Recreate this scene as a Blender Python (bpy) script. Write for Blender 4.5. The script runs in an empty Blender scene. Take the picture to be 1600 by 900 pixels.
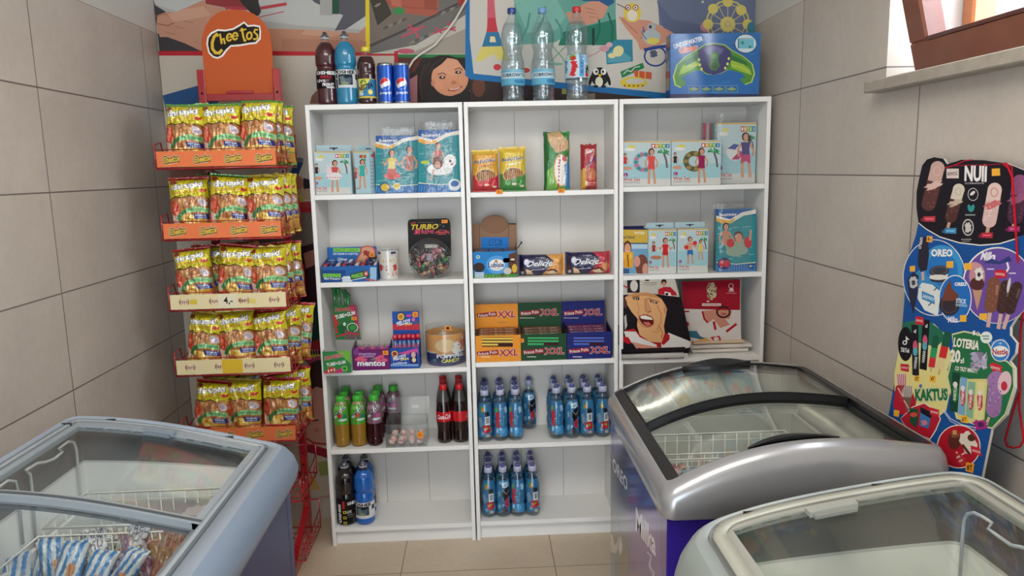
import bpy, math, random
import numpy as np
from mathutils import Vector, Matrix, noise
from mathutils.geometry import tessellate_polygon
random.seed(7)
SC = bpy.context.scene
COL = SC.collection
PI = math.pi
# ------------------------------------------------------------------ camera (matched by calibration, 1600x900 frame)
FPX = 1157.6
CAM = np.array([0.6542, -2.919, 1.5362])
YAW, PITCH, ROLL = 0.0405, 0.158, -0.0222
def cam_axes():
    cy, sy, cp, sp = math.cos(YAW), math.sin(YAW), math.cos(PITCH), math.sin(PITCH)
    F = np.array([sy*cp, cy*cp, -sp]); R = np.array([cy, -sy, 0.0]); U = np.cross(R, F)
    c, s = math.cos(ROLL), math.sin(ROLL)
    return c*R+s*U, -s*R+c*U, F
AR, AU, AF = cam_axes()
cd = bpy.data.cameras.new('camera'); cam = bpy.data.objects.new('camera', cd); COL.objects.link(cam)
cd.sensor_fit = 'HORIZONTAL'; cd.sensor_width = 36.0; cd.lens = 36.0*FPX/1600.0; cd.clip_start = 0.02
cam.matrix_world = Matrix(((AR[0], AU[0], -AF[0], CAM[0]), (AR[1], AU[1], -AF[1], CAM[1]), (AR[2], AU[2], -AF[2], CAM[2]), (0, 0, 0, 1)))
SC.camera = cam
def at(px, py, axis, val):
    """point of the photo's pixel on the plane axis=val"""
    d = AF+AR*(px-800)/FPX-AU*(py-450)/FPX
    t = (val-CAM[axis])/d[axis]
    return CAM+t*d
# ------------------------------------------------------------------ light and exposure
SC.view_settings.view_transform = 'Standard'; SC.view_settings.look = 'None'
SC.view_settings.gamma = 1.0; SC.view_settings.use_curve_mapping = False
SC.view_settings.exposure = 0.0
w = bpy.data.worlds.new('world'); SC.world = w; w.use_nodes = True
bg = w.node_tree.nodes['Background']; bg.inputs[0].default_value = (0.80, 0.90, 1.0, 1); bg.inputs[1].default_value = 5.0
def area(name, loc, target, sx, sy, power, col):
    l = bpy.data.lights.new(name, 'AREA'); l.shape = 'RECTANGLE'; l.size = sx; l.size_y = sy; l.energy = power; l.color = col
    o = bpy.data.objects.new(name, l); COL.objects.link(o); o.location = loc
    o.rotation_euler = (Vector(target)-Vector(loc)).to_track_quat('-Z', 'Y').to_euler()
    return o
area('daylight_through_doorway', (0.1, -3.95, 1.30), (0.40, 0, 0.9), 1.5, 1.9, 12.5, (0.78, 0.89, 1.0))
area('ceiling_lamp_light', (0.60, -2.05, 2.68), (0.60, -1.75, 0), 1.7, 0.8, 33, (1.0, 0.93, 0.83))
area('daylight_through_window', (2.02, -1.28, 2.2), (0.3, -0.9, 1.0), 0.85, 0.65, 17, (0.88, 0.94, 1.0))
sl = bpy.data.lights.new('sun', 'SUN'); sl.energy = 6; sl.angle = 0.01; sl.color = (1, 0.95, 0.86)
sun = bpy.data.objects.new('sun', sl); COL.objects.link(sun)
sun.rotation_euler = Vector((-0.23, 0.42, -0.88)).to_track_quat('-Z', 'Y').to_euler()
# ------------------------------------------------------------------ colours and materials
GAIN = 0.84
def lin(c, g=GAIN):
    o = []
    for v in c[:3]:
        v = v/255.0
        l = v/12.92 if v <= 0.04045 else ((v+0.055)/1.055)**2.4
        o.append(min(0.93, l*g))
    return tuple(o)
MATS = {}
def mat_new(name):
    m = bpy.data.materials.new(name); m.use_nodes = True
    nt = m.node_tree; nt.nodes.clear()
    out = nt.nodes.new('ShaderNodeOutputMaterial')
    MATS[name] = m
    return m, nt, out
def N(nt, t, **kw):
    n = nt.nodes.new(t)
    for k, v in kw.items():
        if k.startswith('i_'): n.inputs[k[2:].replace('_', ' ')].default_value = v
        else: setattr(n, k, v)
    return n
def vmat(name, rough=0.5, metallic=0.0, coat=0.0, spec=0.5, bump=0.0, bscale=60, vary=0.0, sss=0):
    m, nt, out = mat_new(name)
    b = N(nt, 'ShaderNodeBsdfPrincipled'); a = N(nt, 'ShaderNodeVertexColor', layer_name='Col')
    b.inputs['Roughness'].default_value = rough; b.inputs['Metallic'].default_value = metallic
    b.inputs['Coat Weight'].default_value = coat; b.inputs['Coat Roughness'].default_value = 0.08
    b.inputs['Specular IOR Level'].default_value = spec
    nt.links.new(a.outputs[0], b.inputs['Base Color']); nt.links.new(b.outputs[0], out.inputs[0])
    if bump or vary:
        tc = N(nt, 'ShaderNodeTexCoord'); nz = N(nt, 'ShaderNodeTexNoise'); nz.inputs['Scale'].default_value = bscale; nz.inputs['Detail'].default_value = 3
        nt.links.new(tc.outputs['Object'], nz.inputs['Vector'])
        if bump:
            bp = N(nt, 'ShaderNodeBump'); bp.inputs['Strength'].default_value = bump; bp.inputs['Distance'].default_value = 0.004
            nt.links.new(nz.outputs[0], bp.inputs['Height']); nt.links.new(bp.outputs[0], b.inputs['Normal'])
            if coat: nt.links.new(bp.outputs[0], b.inputs['Coat Normal'])
        if vary:
            mr = N(nt, 'ShaderNodeMapRange'); mr.inputs['To Min'].default_value = 1-vary; mr.inputs['To Max'].default_value = 1+vary*0.5
            mx = N(nt, 'ShaderNodeMixRGB', blend_type='MULTIPLY'); mx.inputs[0].default_value = 1
            nt.links.new(nz.outputs[0], mr.inputs[0]); nt.links.new(a.outputs[0], mx.inputs[1]); nt.links.new(mr.outputs[0], mx.inputs[2])
            nt.links.new(mx.outputs[0], b.inputs['Base Color'])
    return m
vmat('paint', 0.45); vmat('print', 0.5, spec=0.16); vmat('gloss', 0.16, coat=0.6); vmat('matte', 0.85, spec=0.2)
vmat('foil', 0.24, metallic=0.15, coat=0.5, bump=0.55, bscale=38); vmat('metal', 0.28, metallic=1.0)
vmat('silver', 0.27, metallic=0.45, coat=0.5); vmat('panel', 0.34, spec=0.25); vmat('plastic', 0.38, coat=0.15); vmat('fabric', 0.95, spec=0.1, bump=0.5, bscale=160)
vmat('board', 0.8, spec=0.2, vary=0.08, bscale=30); vmat('crinkle', 0.3, coat=0.5, bump=0.9, bscale=55)
vmat('wood', 0.32, coat=0.3, vary=0.22, bscale=14); vmat('stone', 0.45, vary=0.3, bscale=26, bump=0.1)
vmat('laminate', 0.42, spec=0.4, vary=0.03, bscale=9)
def clearmat(name, tint, refl, rough=0.02, bump=0.0, bscale=40, body=0.0, bodycol=(1, 1, 1), vcol=False):
    m, nt, out = mat_new(name)
    tr = N(nt, 'ShaderNodeBsdfTransparent'); tr.inputs[0].default_value = (*tint, 1)
    gl = N(nt, 'ShaderNodeBsdfGlossy'); gl.inputs['Roughness'].default_value = rough
    lw = N(nt, 'ShaderNodeLayerWeight'); lw.inputs[0].default_value = 0.5
    pw = N(nt, 'ShaderNodeMath', operation='POWER'); pw.inputs[1].default_value = 5.0; nt.links.new(lw.outputs['Facing'], pw.inputs[0]); lw = pw
    mr = N(nt, 'ShaderNodeMapRange'); mr.inputs['To Min'].default_value = refl; mr.inputs['To Max'].default_value = 1.0
    mx = N(nt, 'ShaderNodeMixShader')
    nt.links.new(lw.outputs[0], mr.inputs[0]); nt.links.new(mr.outputs[0], mx.inputs[0])
    base = tr
    if body or vcol:
        df = N(nt, 'ShaderNodeBsdfDiffuse'); df.inputs[0].default_value = (*bodycol, 1)
        m2 = N(nt, 'ShaderNodeMixShader'); m2.inputs[0].default_value = body
        if vcol:
            a = N(nt, 'ShaderNodeVertexColor', layer_name='Col'); nt.links.new(a.outputs[0], df.inputs[0]); nt.links.new(a.outputs[0], tr.inputs[0])
        nt.links.new(tr.outputs[0], m2.inputs[1]); nt.links.new(df.outputs[0], m2.inputs[2]); base = m2
    nt.links.new(base.outputs[0], mx.inputs[1]); nt.links.new(gl.outputs[0], mx.inputs[2]); nt.links.new(mx.outputs[0], out.inputs[0])
    if bump:
        tc = N(nt, 'ShaderNodeTexCoord'); nz = N(nt, 'ShaderNodeTexNoise'); nz.inputs['Scale'].default_value = bscale; nz.inputs['Detail'].default_value = 2
        bp = N(nt, 'ShaderNodeBump'); bp.inputs['Strength'].default_value = bump; bp.inputs['Distance'].default_value = 0.006
        nt.links.new(tc.outputs['Object'], nz.inputs['Vector']); nt.links.new(nz.outputs[0], bp.inputs['Height'])
        nt.links.new(bp.outputs[0], gl.inputs['Normal'])
clearmat('glass', (0.965, 0.98, 0.975), 0.042, 0.01)
clearmat('pane', (0.97, 0.98, 1.0), 0.04, 0.01)
clearmat('clear', (0.96, 0.98, 0.985), 0.04, 0.05, body=0.02)
clearmat('film', (0.97, 0.98, 0.98), 0.05, 0.16, bump=1.0, bscale=34, body=0.03)
clearmat('pet', (0.925, 0.97, 0.985), 0.08, 0.04, bump=0.25, bscale=60, body=0.018, bodycol=(0.7, 0.85, 0.9))
clearmat('juice', (1, 1, 1), 0.05, 0.05, body=0.55, vcol=True)
# tiled surfaces: real-size grid of grout lines, cloudy stoneware colour
def tilemat(name, ua, va, u0, du, v0, dv, col, col2, grout, gw=0.0022, vmax=None, paint=None, rough=0.42, dust=None):
    m, nt, out = mat_new(name)
    g = N(nt, 'ShaderNodeNewGeometry'); s = N(nt, 'ShaderNodeSeparateXYZ'); nt.links.new(g.outputs['Position'], s.inputs[0])
    def M(op, a, b=None, c=None):
        n = N(nt, 'ShaderNodeMath', operation=op)
        for i, v in enumerate((a, b, c)):
            if v is None: continue
            if hasattr(v, 'is_output') or hasattr(v, 'links'): nt.links.new(v, n.inputs[i])
            else: n.inputs[i].default_value = v
        return n.outputs[0]
    def dist(ax, o, d):
        f = M('DIVIDE', M('SUBTRACT', s.outputs[ax], o), d)
        fr = M('SUBTRACT', M('FRACT', M('ADD', f, 0.5)), 0.5)
        return M('MULTIPLY', M('ABSOLUTE', fr), d), M('FLOOR', f)
    a, ia = dist(ua, u0, du); b, ib = dist(va, v0, dv)
    line = M('LESS_THAN', M('MINIMUM', a, b), gw)
    n1 = N(nt, 'ShaderNodeTexNoise'); n1.inputs['Scale'].default_value = 2.6; n1.inputs['Detail'].default_value = 6; n1.inputs['Roughness'].default_value = 0.6
    n2 = N(nt, 'ShaderNodeTexNoise'); n2.inputs['Scale'].default_value = 45; n2.inputs['Detail'].default_value = 4
    # each tile gets its own piece of the pattern
    cmb = N(nt, 'ShaderNodeCombineXYZ'); nt.links.new(M('MULTIPLY', ia, 3.7), cmb.inputs[0]); nt.links.new(M('MULTIPLY', ib, 5.3), cmb.inputs[1])
    va_ = N(nt, 'ShaderNodeVectorMath', operation='ADD'); nt.links.new(g.outputs['Position'], va_.inputs[0]); nt.links.new(cmb.outputs[0], va_.inputs[1])
    nt.links.new(va_.outputs[0], n1.inputs['Vector']); nt.links.new(g.outputs['Position'], n2.inputs['Vector'])
    mixf = M('ADD', M('MULTIPLY', n1.outputs[0], 0.75), M('MULTIPLY', n2.outputs[0], 0.3))
    mr = N(nt, 'ShaderNodeMapRange'); mr.inputs['From Min'].default_value = 0.35; mr.inputs['From Max'].default_value = 0.7; nt.links.new(mixf, mr.inputs[0])
    c = N(nt, 'ShaderNodeMixRGB'); c.inputs[1].default_value = (*lin(col, 1), 1); c.inputs[2].default_value = (*lin(col2, 1), 1); nt.links.new(mr.outputs[0], c.inputs[0])
    c2 = N(nt, 'ShaderNodeMixRGB'); c2.inputs[2].default_value = (*lin(grout, 1), 1); nt.links.new(line, c2.inputs[0]); nt.links.new(c.outputs[0], c2.inputs[1])
    last = c2.outputs[0]
    if vmax:
        up = M('GREATER_THAN', s.outputs[va], vmax)
        c3 = N(nt, 'ShaderNodeMixRGB'); c3.inputs[2].default_value = (*lin(paint, 1), 1); nt.links.new(up, c3.inputs[0]); nt.links.new(last, c3.inputs[1]); last = c3.outputs[0]
    p = N(nt, 'ShaderNodeBsdfPrincipled'); p.inputs['Roughness'].default_value = rough; nt.links.new(last, p.inputs['Base Color'])
    bp = N(nt, 'ShaderNodeBump', invert=True); bp.inputs['Strength'].default_value = 0.25; bp.inputs['Distance'].default_value = 0.003; nt.links.new(line, bp.inputs['Height'])
    nt.links.new(bp.outputs[0], p.inputs['Normal']); nt.links.new(p.outputs[0], out.inputs[0])
TC, TC2, TG = (174, 165, 155), (190, 181, 171), (104, 96, 92)
tilemat('tile_left', 1, 2, 0.122, 0.742, 1.8065, 0.307, TC, TC2, TG, vmax=2.113, paint=(196, 194, 188))
tilemat('tile_right', 1, 2, -0.203, 0.742, 1.8035, 0.307, TC, TC2, TG, vmax=2.110, paint=(196, 194, 188))
tilemat('tile_back', 0, 2, 0.3, 0.742, 1.8035, 0.307, TC, TC2, TG, vmax=2.4, paint=(196, 194, 188))
tilemat('tile_floor', 0, 1, 0.307, 0.6, -0.235, 0.6, (184, 166, 142), (200, 184, 162), (128, 112, 94), gw=0.0022, rough=0.35)
def plainmat(name, col, rough=0.6):
    m, nt, out = mat_new(name)
    p = N(nt, 'ShaderNodeBsdfPrincipled'); p.inputs['Roughness'].default_value = rough
    nz = N(nt, 'ShaderNodeTexNoise'); nz.inputs['Scale'].default_value = 6; nz.inputs['Detail'].default_value = 5
    g = N(nt, 'ShaderNodeNewGeometry'); nt.links.new(g.outputs['Position'], nz.inputs['Vector'])
    c = N(nt, 'ShaderNodeMixRGB'); a = lin(col, 1); c.inputs[1].default_value = (a[0]*.94, a[1]*.94, a[2]*.94, 1); c.inputs[2].default_value = (*a, 1)
    nt.links.new(nz.outputs[0], c.inputs[0]); nt.links.new(c.outputs[0], p.inputs['Base Color']); nt.links.new(p.outputs[0], out.inputs[0])
plainmat('plaster', (205, 202, 196), 0.8)
def emitmat(name, col, st):
    m, nt, out = mat_new(name); e = N(nt, 'ShaderNodeEmission'); e.inputs[0].default_value = (*col, 1); e.inputs[1].default_value = st; nt.links.new(e.outputs[0], out.inputs[0])
emitmat('tube_glow', (1.0, 0.95, 0.86), 14)
# ------------------------------------------------------------------ mesh builder
class MB:
    def __init__(s): s.v = []; s.f = []; s.c = []; s.m = []; s.sm = []; s.mats = []; s.cc = {}
    def mi(s, m):
        if m not in s.mats: s.mats.append(m)
        return s.mats.index(m)
    def face(s, idx, col, mat, smooth=False, cc=None):
        s.f.append(tuple(idx)); s.c.append(col); s.m.append(s.mi(mat)); s.sm.append(smooth)
        if cc is not None: s.cc[len(s.f)-1] = cc
    def add(s, verts, faces, col, mat='paint', smooth=False, L=True):
        o = len(s.v); s.v += [tuple(map(float, p)) for p in verts]; c = lin(col) if L else col
        for f in faces: s.face([o+i for i in f], c, mat, smooth)
    def box(s, x0, x1, y0, y1, z0, z1, col, mat='paint', bev=0.0):
        if bev <= 0:
            V = [(x, y, z) for x in (x0, x1) for y in (y0, y1) for z in (z0, z1)]
            s.add(V, [(0, 1, 3, 2), (4, 6, 7, 5), (0, 4, 5, 1), (2, 3, 7, 6), (0, 2, 6, 4), (1, 5, 7, 3)], col, mat); return
        b = min(bev, (x1-x0)/2.01, (y1-y0)/2.01, (z1-z0)/2.01)
        rings = []
        def ring(ins, z): # octagon-ish rounded rect
            X0, X1, Y0, Y1 = x0+ins, x1-ins, y0+ins, y1-ins; r = max(b-ins, b*.3)
            return [(X0+r, Y0, z), (X1-r, Y0, z), (X1, Y0+r, z), (X1, Y1-r, z), (X1-r, Y1, z), (X0+r, Y1, z), (X0, Y1-r, z), (X0, Y0+r, z)]
        rings = [ring(b*.7, z0), ring(0, z0+b*.7), ring(0, z1-b*.7), ring(b*.7, z1)]
        V = [p for r in rings for p in r]; F = [tuple(range(7, -1, -1)), tuple(range(24, 32))]
        for k in range(3):
            for i in range(8): j = (i+1) % 8; F.append((k*8+i, k*8+j, k*8+8+j, k*8+8+i))
        s.add(V, F, col, mat)
    def prism(s, pts, axis, a0, a1, col, mat='paint', smooth=False):
        """polygon pts in the two other axes, extruded along axis"""
        n = len(pts)
        def P(p, a): q = [p[0], p[1]]; q.insert(axis, a); return tuple(q)
        V = [P(p, a0) for p in pts]+[P(p, a1) for p in pts]
        tris = tessellate_polygon([[Vector((p[0], p[1], 0)) for p in pts]])
        F = [tuple(t) for t in tris]+[tuple(n+i for i in t[::-1]) for t in tris]
        F += [(i, (i+1) % n, n+(i+1) % n, n+i) for i in range(n)]
        s.add(V, F, col, mat, smooth)
    def tube(s, pts, r, col, mat='paint', n=8, closed=False, caps=True):
        pts = [Vector(p) for p in pts]; V = []; F = []; m = len(pts); up = None
        for i, p in enumerate(pts):
            if closed: d = pts[(i+1) % m]-pts[i-1]
            else: d = pts[min(i+1, m-1)]-pts[max(i-1, 0)]
            d.normalize()
            if up is None: up = d.orthogonal().normalized()
            up = (up-d*up.dot(d)); up = up.normalized() if up.length > 1e-6 else d.orthogonal().normalized()
            sd = d.cross(up); rr = r[i] if isinstance(r, (list, tuple)) else r
            for k in range(n):
                a = 2*PI*k/n; V.append(p+(up*math.cos(a)+sd*math.sin(a))*rr)
        for i in range(m if closed else m-1):
            j = (i+1) % m
            for k in range(n): l = (k+1) % n; F.append((i*n+k, i*n+l, j*n+l, j*n+k))
        if caps and not closed: F += [tuple(range(n-1, -1, -1)), tuple((m-1)*n+k for k in range(n))]
        s.add(V, F, col, mat, True)
    def lathe(s, prof, cx, cy, col, mat='paint', n=32, cap=True, colfn=None, a0=0.0):
        """prof: list of (r,z[,colour])"""
        o = len(s.v); m = len(prof)
        for p in prof:
            for k in range(n):
                a = 2*PI*k/n+a0; s.v.append((cx+p[0]*math.sin(a), cy-p[0]*math.cos(a), p[1]))
        for i in range(m-1):
            c = lin(prof[i][2]) if len(prof[i]) > 2 else lin(col)
            for k in range(n):
                l = (k+1) % n; s.face((o+i*n+k, o+i*n+l, o+(i+1)*n+l, o+(i+1)*n+k), c, mat, True)
        if cap:
            c = lin(col)
            s.face([o+k for k in range(n-1, -1, -1)], c, mat); s.face([o+(m-1)*n+k for k in range(n)], lin(prof[-1][2]) if len(prof[-1]) > 2 else c, mat)
    def grid(s, P, C, mat='paint', smooth=True, closed_u=False, flip=False):
        """P: (nv,nu,3) points, C: (nv,nu,3) linear colours at the points or one colour"""
        nv, nu = P.shape[:2]; o = len(s.v); s.v += [tuple(p) for p in P.reshape(-1, 3).tolist()]
        single = not hasattr(C, 'shape')
        cl = lin(C) if single else None
        CC = None if single else C.reshape(-1, 3).tolist()
        for j in range(nv-1):
            for i in range(nu if closed_u else nu-1):
                k = (i+1) % nu
                ids = (j*nu+i, j*nu+k, (j+1)*nu+k, (j+1)*nu+i)
                if flip: ids = ids[::-1]
                s.face([o+q for q in ids], cl, mat, smooth, None if single else [CC[q] for q in ids])
    def mesh(s, name, org=(0, 0, 0)):
        me = bpy.data.meshes.new(name)
        me.from_pydata([(p[0]-org[0], p[1]-org[1], p[2]-org[2]) for p in s.v], [], s.f)
        for m in s.mats: me.materials.append(MATS[m])
        ca = me.color_attributes.new('Col', 'FLOAT_COLOR', 'CORNER'); buf = []
        for i, f in enumerate(s.f):
            cc = s.cc.get(i)
            if cc is None: buf += [*s.c[i], 1.0]*len(f)
            else:
                for q in cc: buf += [q[0], q[1], q[2], 1.0]
        if len(buf) == len(me.loops)*4: ca.data.foreach_set('color', buf)
        me.polygons.foreach_set('material_index', s.m); me.polygons.foreach_set('use_smooth', s.sm)
        me.update(); return me
    def build(s, name, parent=None, org=None, loc=None):
        """org: world point the mesh's own origin sits at (vertices were given in world space)"""
        if org is None: org = (0, 0, 0)
        if parent is not None and loc is None and org == 'parent':
            org = tuple(parent['_w']); loc = (0, 0, 0)
        o = bpy.data.objects.new(name, s.mesh(name, org)); COL.objects.link(o)
        if parent is not None: o.parent = parent; o.location = loc or (0, 0, 0)
        else: o.location = loc if loc is not None else org
        return o
def tag(o, label, cat, group=None, kind=None):
    if label: o['label'] = label
    if cat: o['category'] = cat
    if group: o['group'] = group
    if kind: o['kind'] = kind
    return o
def thing(name, label, cat, loc=(0, 0, 0), group=None, rz=0.0):
    o = bpy.data.objects.new(name, None); COL.objects.link(o); o.location = loc; o.rotation_euler = (0, 0, rz); o.empty_display_size = 0.05
    o['_w'] = tuple(map(float, loc))
    return tag(o, label, cat, group)
def struct(o): o['kind'] = 'structure'; return o
def dup(root, loc, rot=None, label=None, group=None):
    r = root.copy(); COL.objects.link(r); r.location = loc
    if rot is not None: r.rotation_euler = rot
    if label: r['label'] = label
    if group: r['group'] = group
    for ch in list(root.children):
        c = ch.copy(); COL.objects.link(c); c.parent = r
        for g in ch.children:
            d = g.copy(); COL.objects.link(d); d.parent = c
    return r
# ------------------------------------------------------------------ flat artwork: polygons and lettering
_TX = {}
def text_tris(s, bold):
    k = (s, round(bold, 4))
    if k in _TX: return _TX[k]
    cu = bpy.data.curves.new('lettering', 'FONT'); cu.body = s; cu.resolution_u = 2; cu.offset = bold
    ob = bpy.data.objects.new('lettering', cu); COL.objects.link(ob)
    dg = bpy.context.evaluated_depsgraph_get(); me = ob.evaluated_get(dg).to_mesh()
    me.calc_loop_triangles()
    V = np.array([v.co[:2] for v in me.vertices]) if len(me.vertices) else np.zeros((0, 2))
    T = np.array([t.vertices[:] for t in me.loop_triangles])
    ob.evaluated_get(dg).to_mesh_clear(); bpy.data.objects.remove(ob); bpy.data.curves.remove(cu)
    r = V[T] if len(T) else np.zeros((0, 3, 2)); _TX[k] = r
    return r
class Art:
    """drawing in the coordinates of a magnified view of a face; x right, y down"""
    def __init__(s, x0=0, y0=0, sc=1): s.x0, s.y0, s.sc = x0, y0, sc; s.p = []
    def _add(s, T, col, bb=None):
        T = np.asarray(T, float).reshape(-1, 3, 2)/s.sc+np.array([s.x0, s.y0])
        if not len(T): return s
        a = T.reshape(-1, 2).min(0); b = T.reshape(-1, 2).max(0); lay = 1
        for (_, _, l, a2, b2) in s.p:
            if a[0] < b2[0] and b[0] > a2[0] and a[1] < b2[1] and b[1] > a2[1]: lay = max(lay, l+1)
        s.p.append((T, lin(col), lay, a, b)); return s
    def poly(s, pts, col):
        t = tessellate_polygon([[Vector((p[0], p[1], 0)) for p in pts]])
        return s._add([[pts[i] for i in k] for k in t], col)
    def rect(s, x0, y0, x1, y1, col): return s.poly([(x0, y0), (x1, y0), (x1, y1), (x0, y1)], col)
    def ell(s, cx, cy, rx, ry, col, rot=0, n=18, wob=0, seed=1):
        rs = random.Random(seed); pts = []
        for k in range(n):
            a = 2*PI*k/n; q = 1+wob*(rs.random()-.5); x, y = rx*q*math.cos(a), ry*q*math.sin(a); r = math.radians(rot)
            pts.append((cx+x*math.cos(r)-y*math.sin(r), cy+x*math.sin(r)+y*math.cos(r)))
        return s._add([[(cx, cy), pts[i], pts[(i+1) % n]] for i in range(n)], col)
    def line(s, pts, w, col):
        P = np.array(pts, float); P = P[[True]+[bool(np.hypot(*(P[i]-P[i-1])) > 1e-6) for i in range(1, len(P))]]
        if len(P) < 2: return s
        closed = len(P) > 3 and np.hypot(*(P[0]-P[-1])) < 1e-6; d = P[1:]-P[:-1]; d /= np.hypot(d[:, 0], d[:, 1])[:, None]; nn = np.stack([-d[:, 1], d[:, 0]], 1); L = []
        for i in range(len(P)):
            a = nn[i-1] if i > 0 else (nn[-1] if closed else nn[0]); b = nn[i] if i < len(nn) else (nn[0] if closed else nn[-1]); m = a+b; q = m@m
            m = m/q*2 if q > .5 else b
            L.append((P[i]+m*w/2, P[i]-m*w/2))
        T = []
        for (a, b), (c, e) in zip(L[:-1], L[1:]): T += [[a, c, e], [a, e, b]]
        return s._add(T, col)
    def ring(s, cx, cy, rx, ry, w, col, rot=0, n=22):
        r = math.radians(rot); P = []
        for k in range(n+1):
            a = 2*PI*k/n; x, y = rx*math.cos(a), ry*math.sin(a); P.append((cx+x*math.cos(r)-y*math.sin(r), cy+x*math.sin(r)+y*math.cos(r)))
        return s.line(P, w, col)
    def text(s, t, cx, cy, w, h, col, rot=0, bold=0.02, out=None, ow=0.05, shear=0.0, out2=None, ow2=0.1, sk=None):
        bold *= .6; ow *= .6; ow2 *= .55; base = text_tris(t, bold)
        if not len(base): return s
        a = base.reshape(-1, 2).min(0); b = base.reshape(-1, 2).max(0); c = (a+b)/2; d = b-a; r = math.radians(rot)
        def tf(T):
            q = (T-c)/d; x = q[..., 0]*w+q[..., 1]*shear*h; y = -q[..., 1]*h
            if sk is not None: return np.stack([cx+x, cy+y+x*sk], -1)
            return np.stack([cx+x*math.cos(r)-y*math.sin(r), cy+x*math.sin(r)+y*math.cos(r)], -1)
        if out2 is not None: s._add(tf(text_tris(t, bold+ow2)), out2)
        if out is not None: s._add(tf(text_tris(t, bold+ow)), out)
        return s._add(tf(base), col)
    def person(s, x, y, h, suit, skin=(205, 150, 120), hair=(50, 32, 26), legs=True, arms=1, bottom=None, lean=0.0):
        k = h/100.0
        s.ell(x, y+9*k, 8.5*k, 10*k, hair); s.ell(x+1*k, y+10*k, 6*k, 7.5*k, skin)
        s.line([(x, y+14*k), (x+lean*.3*k, y+24*k)], 5*k, skin)
        if arms: s.line([(x-9*k, y+24*k), (x-17*k, y+38*k), (x-(22 if arms == 2 else 14)*k, y+(30 if arms == 2 else 52)*k)], 4.5*k, skin); s.line([(x+9*k, y+24*k), (x+17*k, y+38*k), (x+(24 if arms == 2 else 15)*k, y+(30 if arms == 2 else 52)*k)], 4.5*k, skin)
        if legs:
            s.line([(x-5*k+lean*k, y+52*k), (x-7*k, y+75*k), (x-7*k, y+98*k)], 6.5*k, skin); s.line([(x+5*k+lean*k, y+52*k), (x+8*k, y+75*k), (x+10*k, y+98*k)], 6.5*k, skin)
        s.poly([(x-10*k, y+21*k), (x+10*k, y+21*k), (x+8*k+lean*k, y+38*k), (x+10*k+lean*k, y+57*k), (x-10*k+lean*k, y+57*k), (x-8*k+lean*k, y+38*k)], suit)
        if bottom: s.poly([(x-10*k+lean*k, y+48*k), (x+10*k+lean*k, y+48*k), (x+11*k+lean*k, y+68*k), (x+lean*k, y+62*k), (x-11*k+lean*k, y+68*k)], bottom)
        return s
    def palm(s, x, y, k):
        s.line([(x+6*k, y), (x+12*k, y+18*k), (x+14*k, y+36*k)], 4.5*k, (96, 92, 92))
        for a in (-160, -120, -75, -30, 10):
            r = math.radians(a); s.poly([(x+6*k, y+1*k), (x+6*k+10*k*math.cos(r)-3*k, y+9*k*math.sin(r)-3*k), (x+6*k+17*k*math.cos(r), y+12*k*math.sin(r)+5*k)], (48, 140, 84))
        return s
    def apply(s, mb, fn, nrm, mat='print', eps=6e-5, lift=0.0003):
        nrm = np.array(nrm, float)
        for (T, col, lay, _, _) in s.p:
            P = fn(T.reshape(-1, 2))+nrm*(lift+eps*lay); o = len(mb.v); mb.v += [tuple(q) for q in P.tolist()]
            for i in range(len(T)): mb.face((o+3*i, o+3*i+1, o+3*i+2), col, mat)
        return mb
    def raster(s, xs, ys, bg):
        """sample the drawing at grid points xs (nu), ys (nv) -> (nv,nu,3)"""
        xs = np.asarray(xs, float); ys = np.asarray(ys, float)
        if ys[0] > ys[-1]: return s.raster(xs, ys[::-1], bg)[::-1]
        G = np.empty((len(ys), len(xs), 3)); G[:] = lin(bg)
        for (T, col, lay, _, _) in s.p:
            for t in T:
                i0, i1 = np.searchsorted(xs, t[:, 0].min()), np.searchsorted(xs, t[:, 0].max(), 'right'); j0, j1 = np.searchsorted(ys, t[:, 1].min()), np.searchsorted(ys, t[:, 1].max(), 'right')
                if i1 <= i0 or j1 <= j0: continue
                X, Y = np.meshgrid(xs[i0:i1], ys[j0:j1]); (ax, ay), (bx, by), (cx, cy) = t
                d = (bx-ax)*(cy-ay)-(cx-ax)*(by-ay)
                if abs(d) < 1e-12: continue
                u = ((X-ax)*(cy-ay)-(cx-ax)*(Y-ay))/d; v = ((bx-ax)*(Y-ay)-(X-ax)*(by-ay))/d
                m = (u >= -1e-6) & (v >= -1e-6) & (u+v <= 1+1e-6); G[j0:j1, i0:i1][m] = col
        return G
def onY(y):
    def f(P):
        d = AF[None]+AR[None]*(P[:, :1]-800)/FPX-AU[None]*(P[:, 1:2]-450)/FPX
        t = (y-CAM[1])/d[:, 1:2]; return CAM[None]+t*d
    return f
def onX(x):
    def f(P):
        d = AF[None]+AR[None]*(P[:, :1]-800)/FPX-AU[None]*(P[:, 1:2]-450)/FPX
        t = (x-CAM[0])/d[:, :1]; return CAM[None]+t*d
    return f
def onP(p0, n):
    p0 = np.array(p0, float); n = np.array(n, float)
    def f(P):
        d = AF[None]+AR[None]*(P[:, :1]-800)/FPX-AU[None]*(P[:, 1:2]-450)/FPX
        t = ((p0-CAM)@n)/(d@n); return CAM[None]+t[:, None]*d
    return f
def affine(x0, y0, x1, y1, O, U, V):
    """drawing rectangle -> point O + u*U + v*V with u,v in 0..1 (v down)"""
    O, U, V = map(lambda q: np.array(q, float), (O, U, V))
    return lambda P: O[None]+((P[:, :1]-x0)/(x1-x0))*U[None]+((P[:, 1:2]-y0)/(y1-y0))*V[None]
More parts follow.
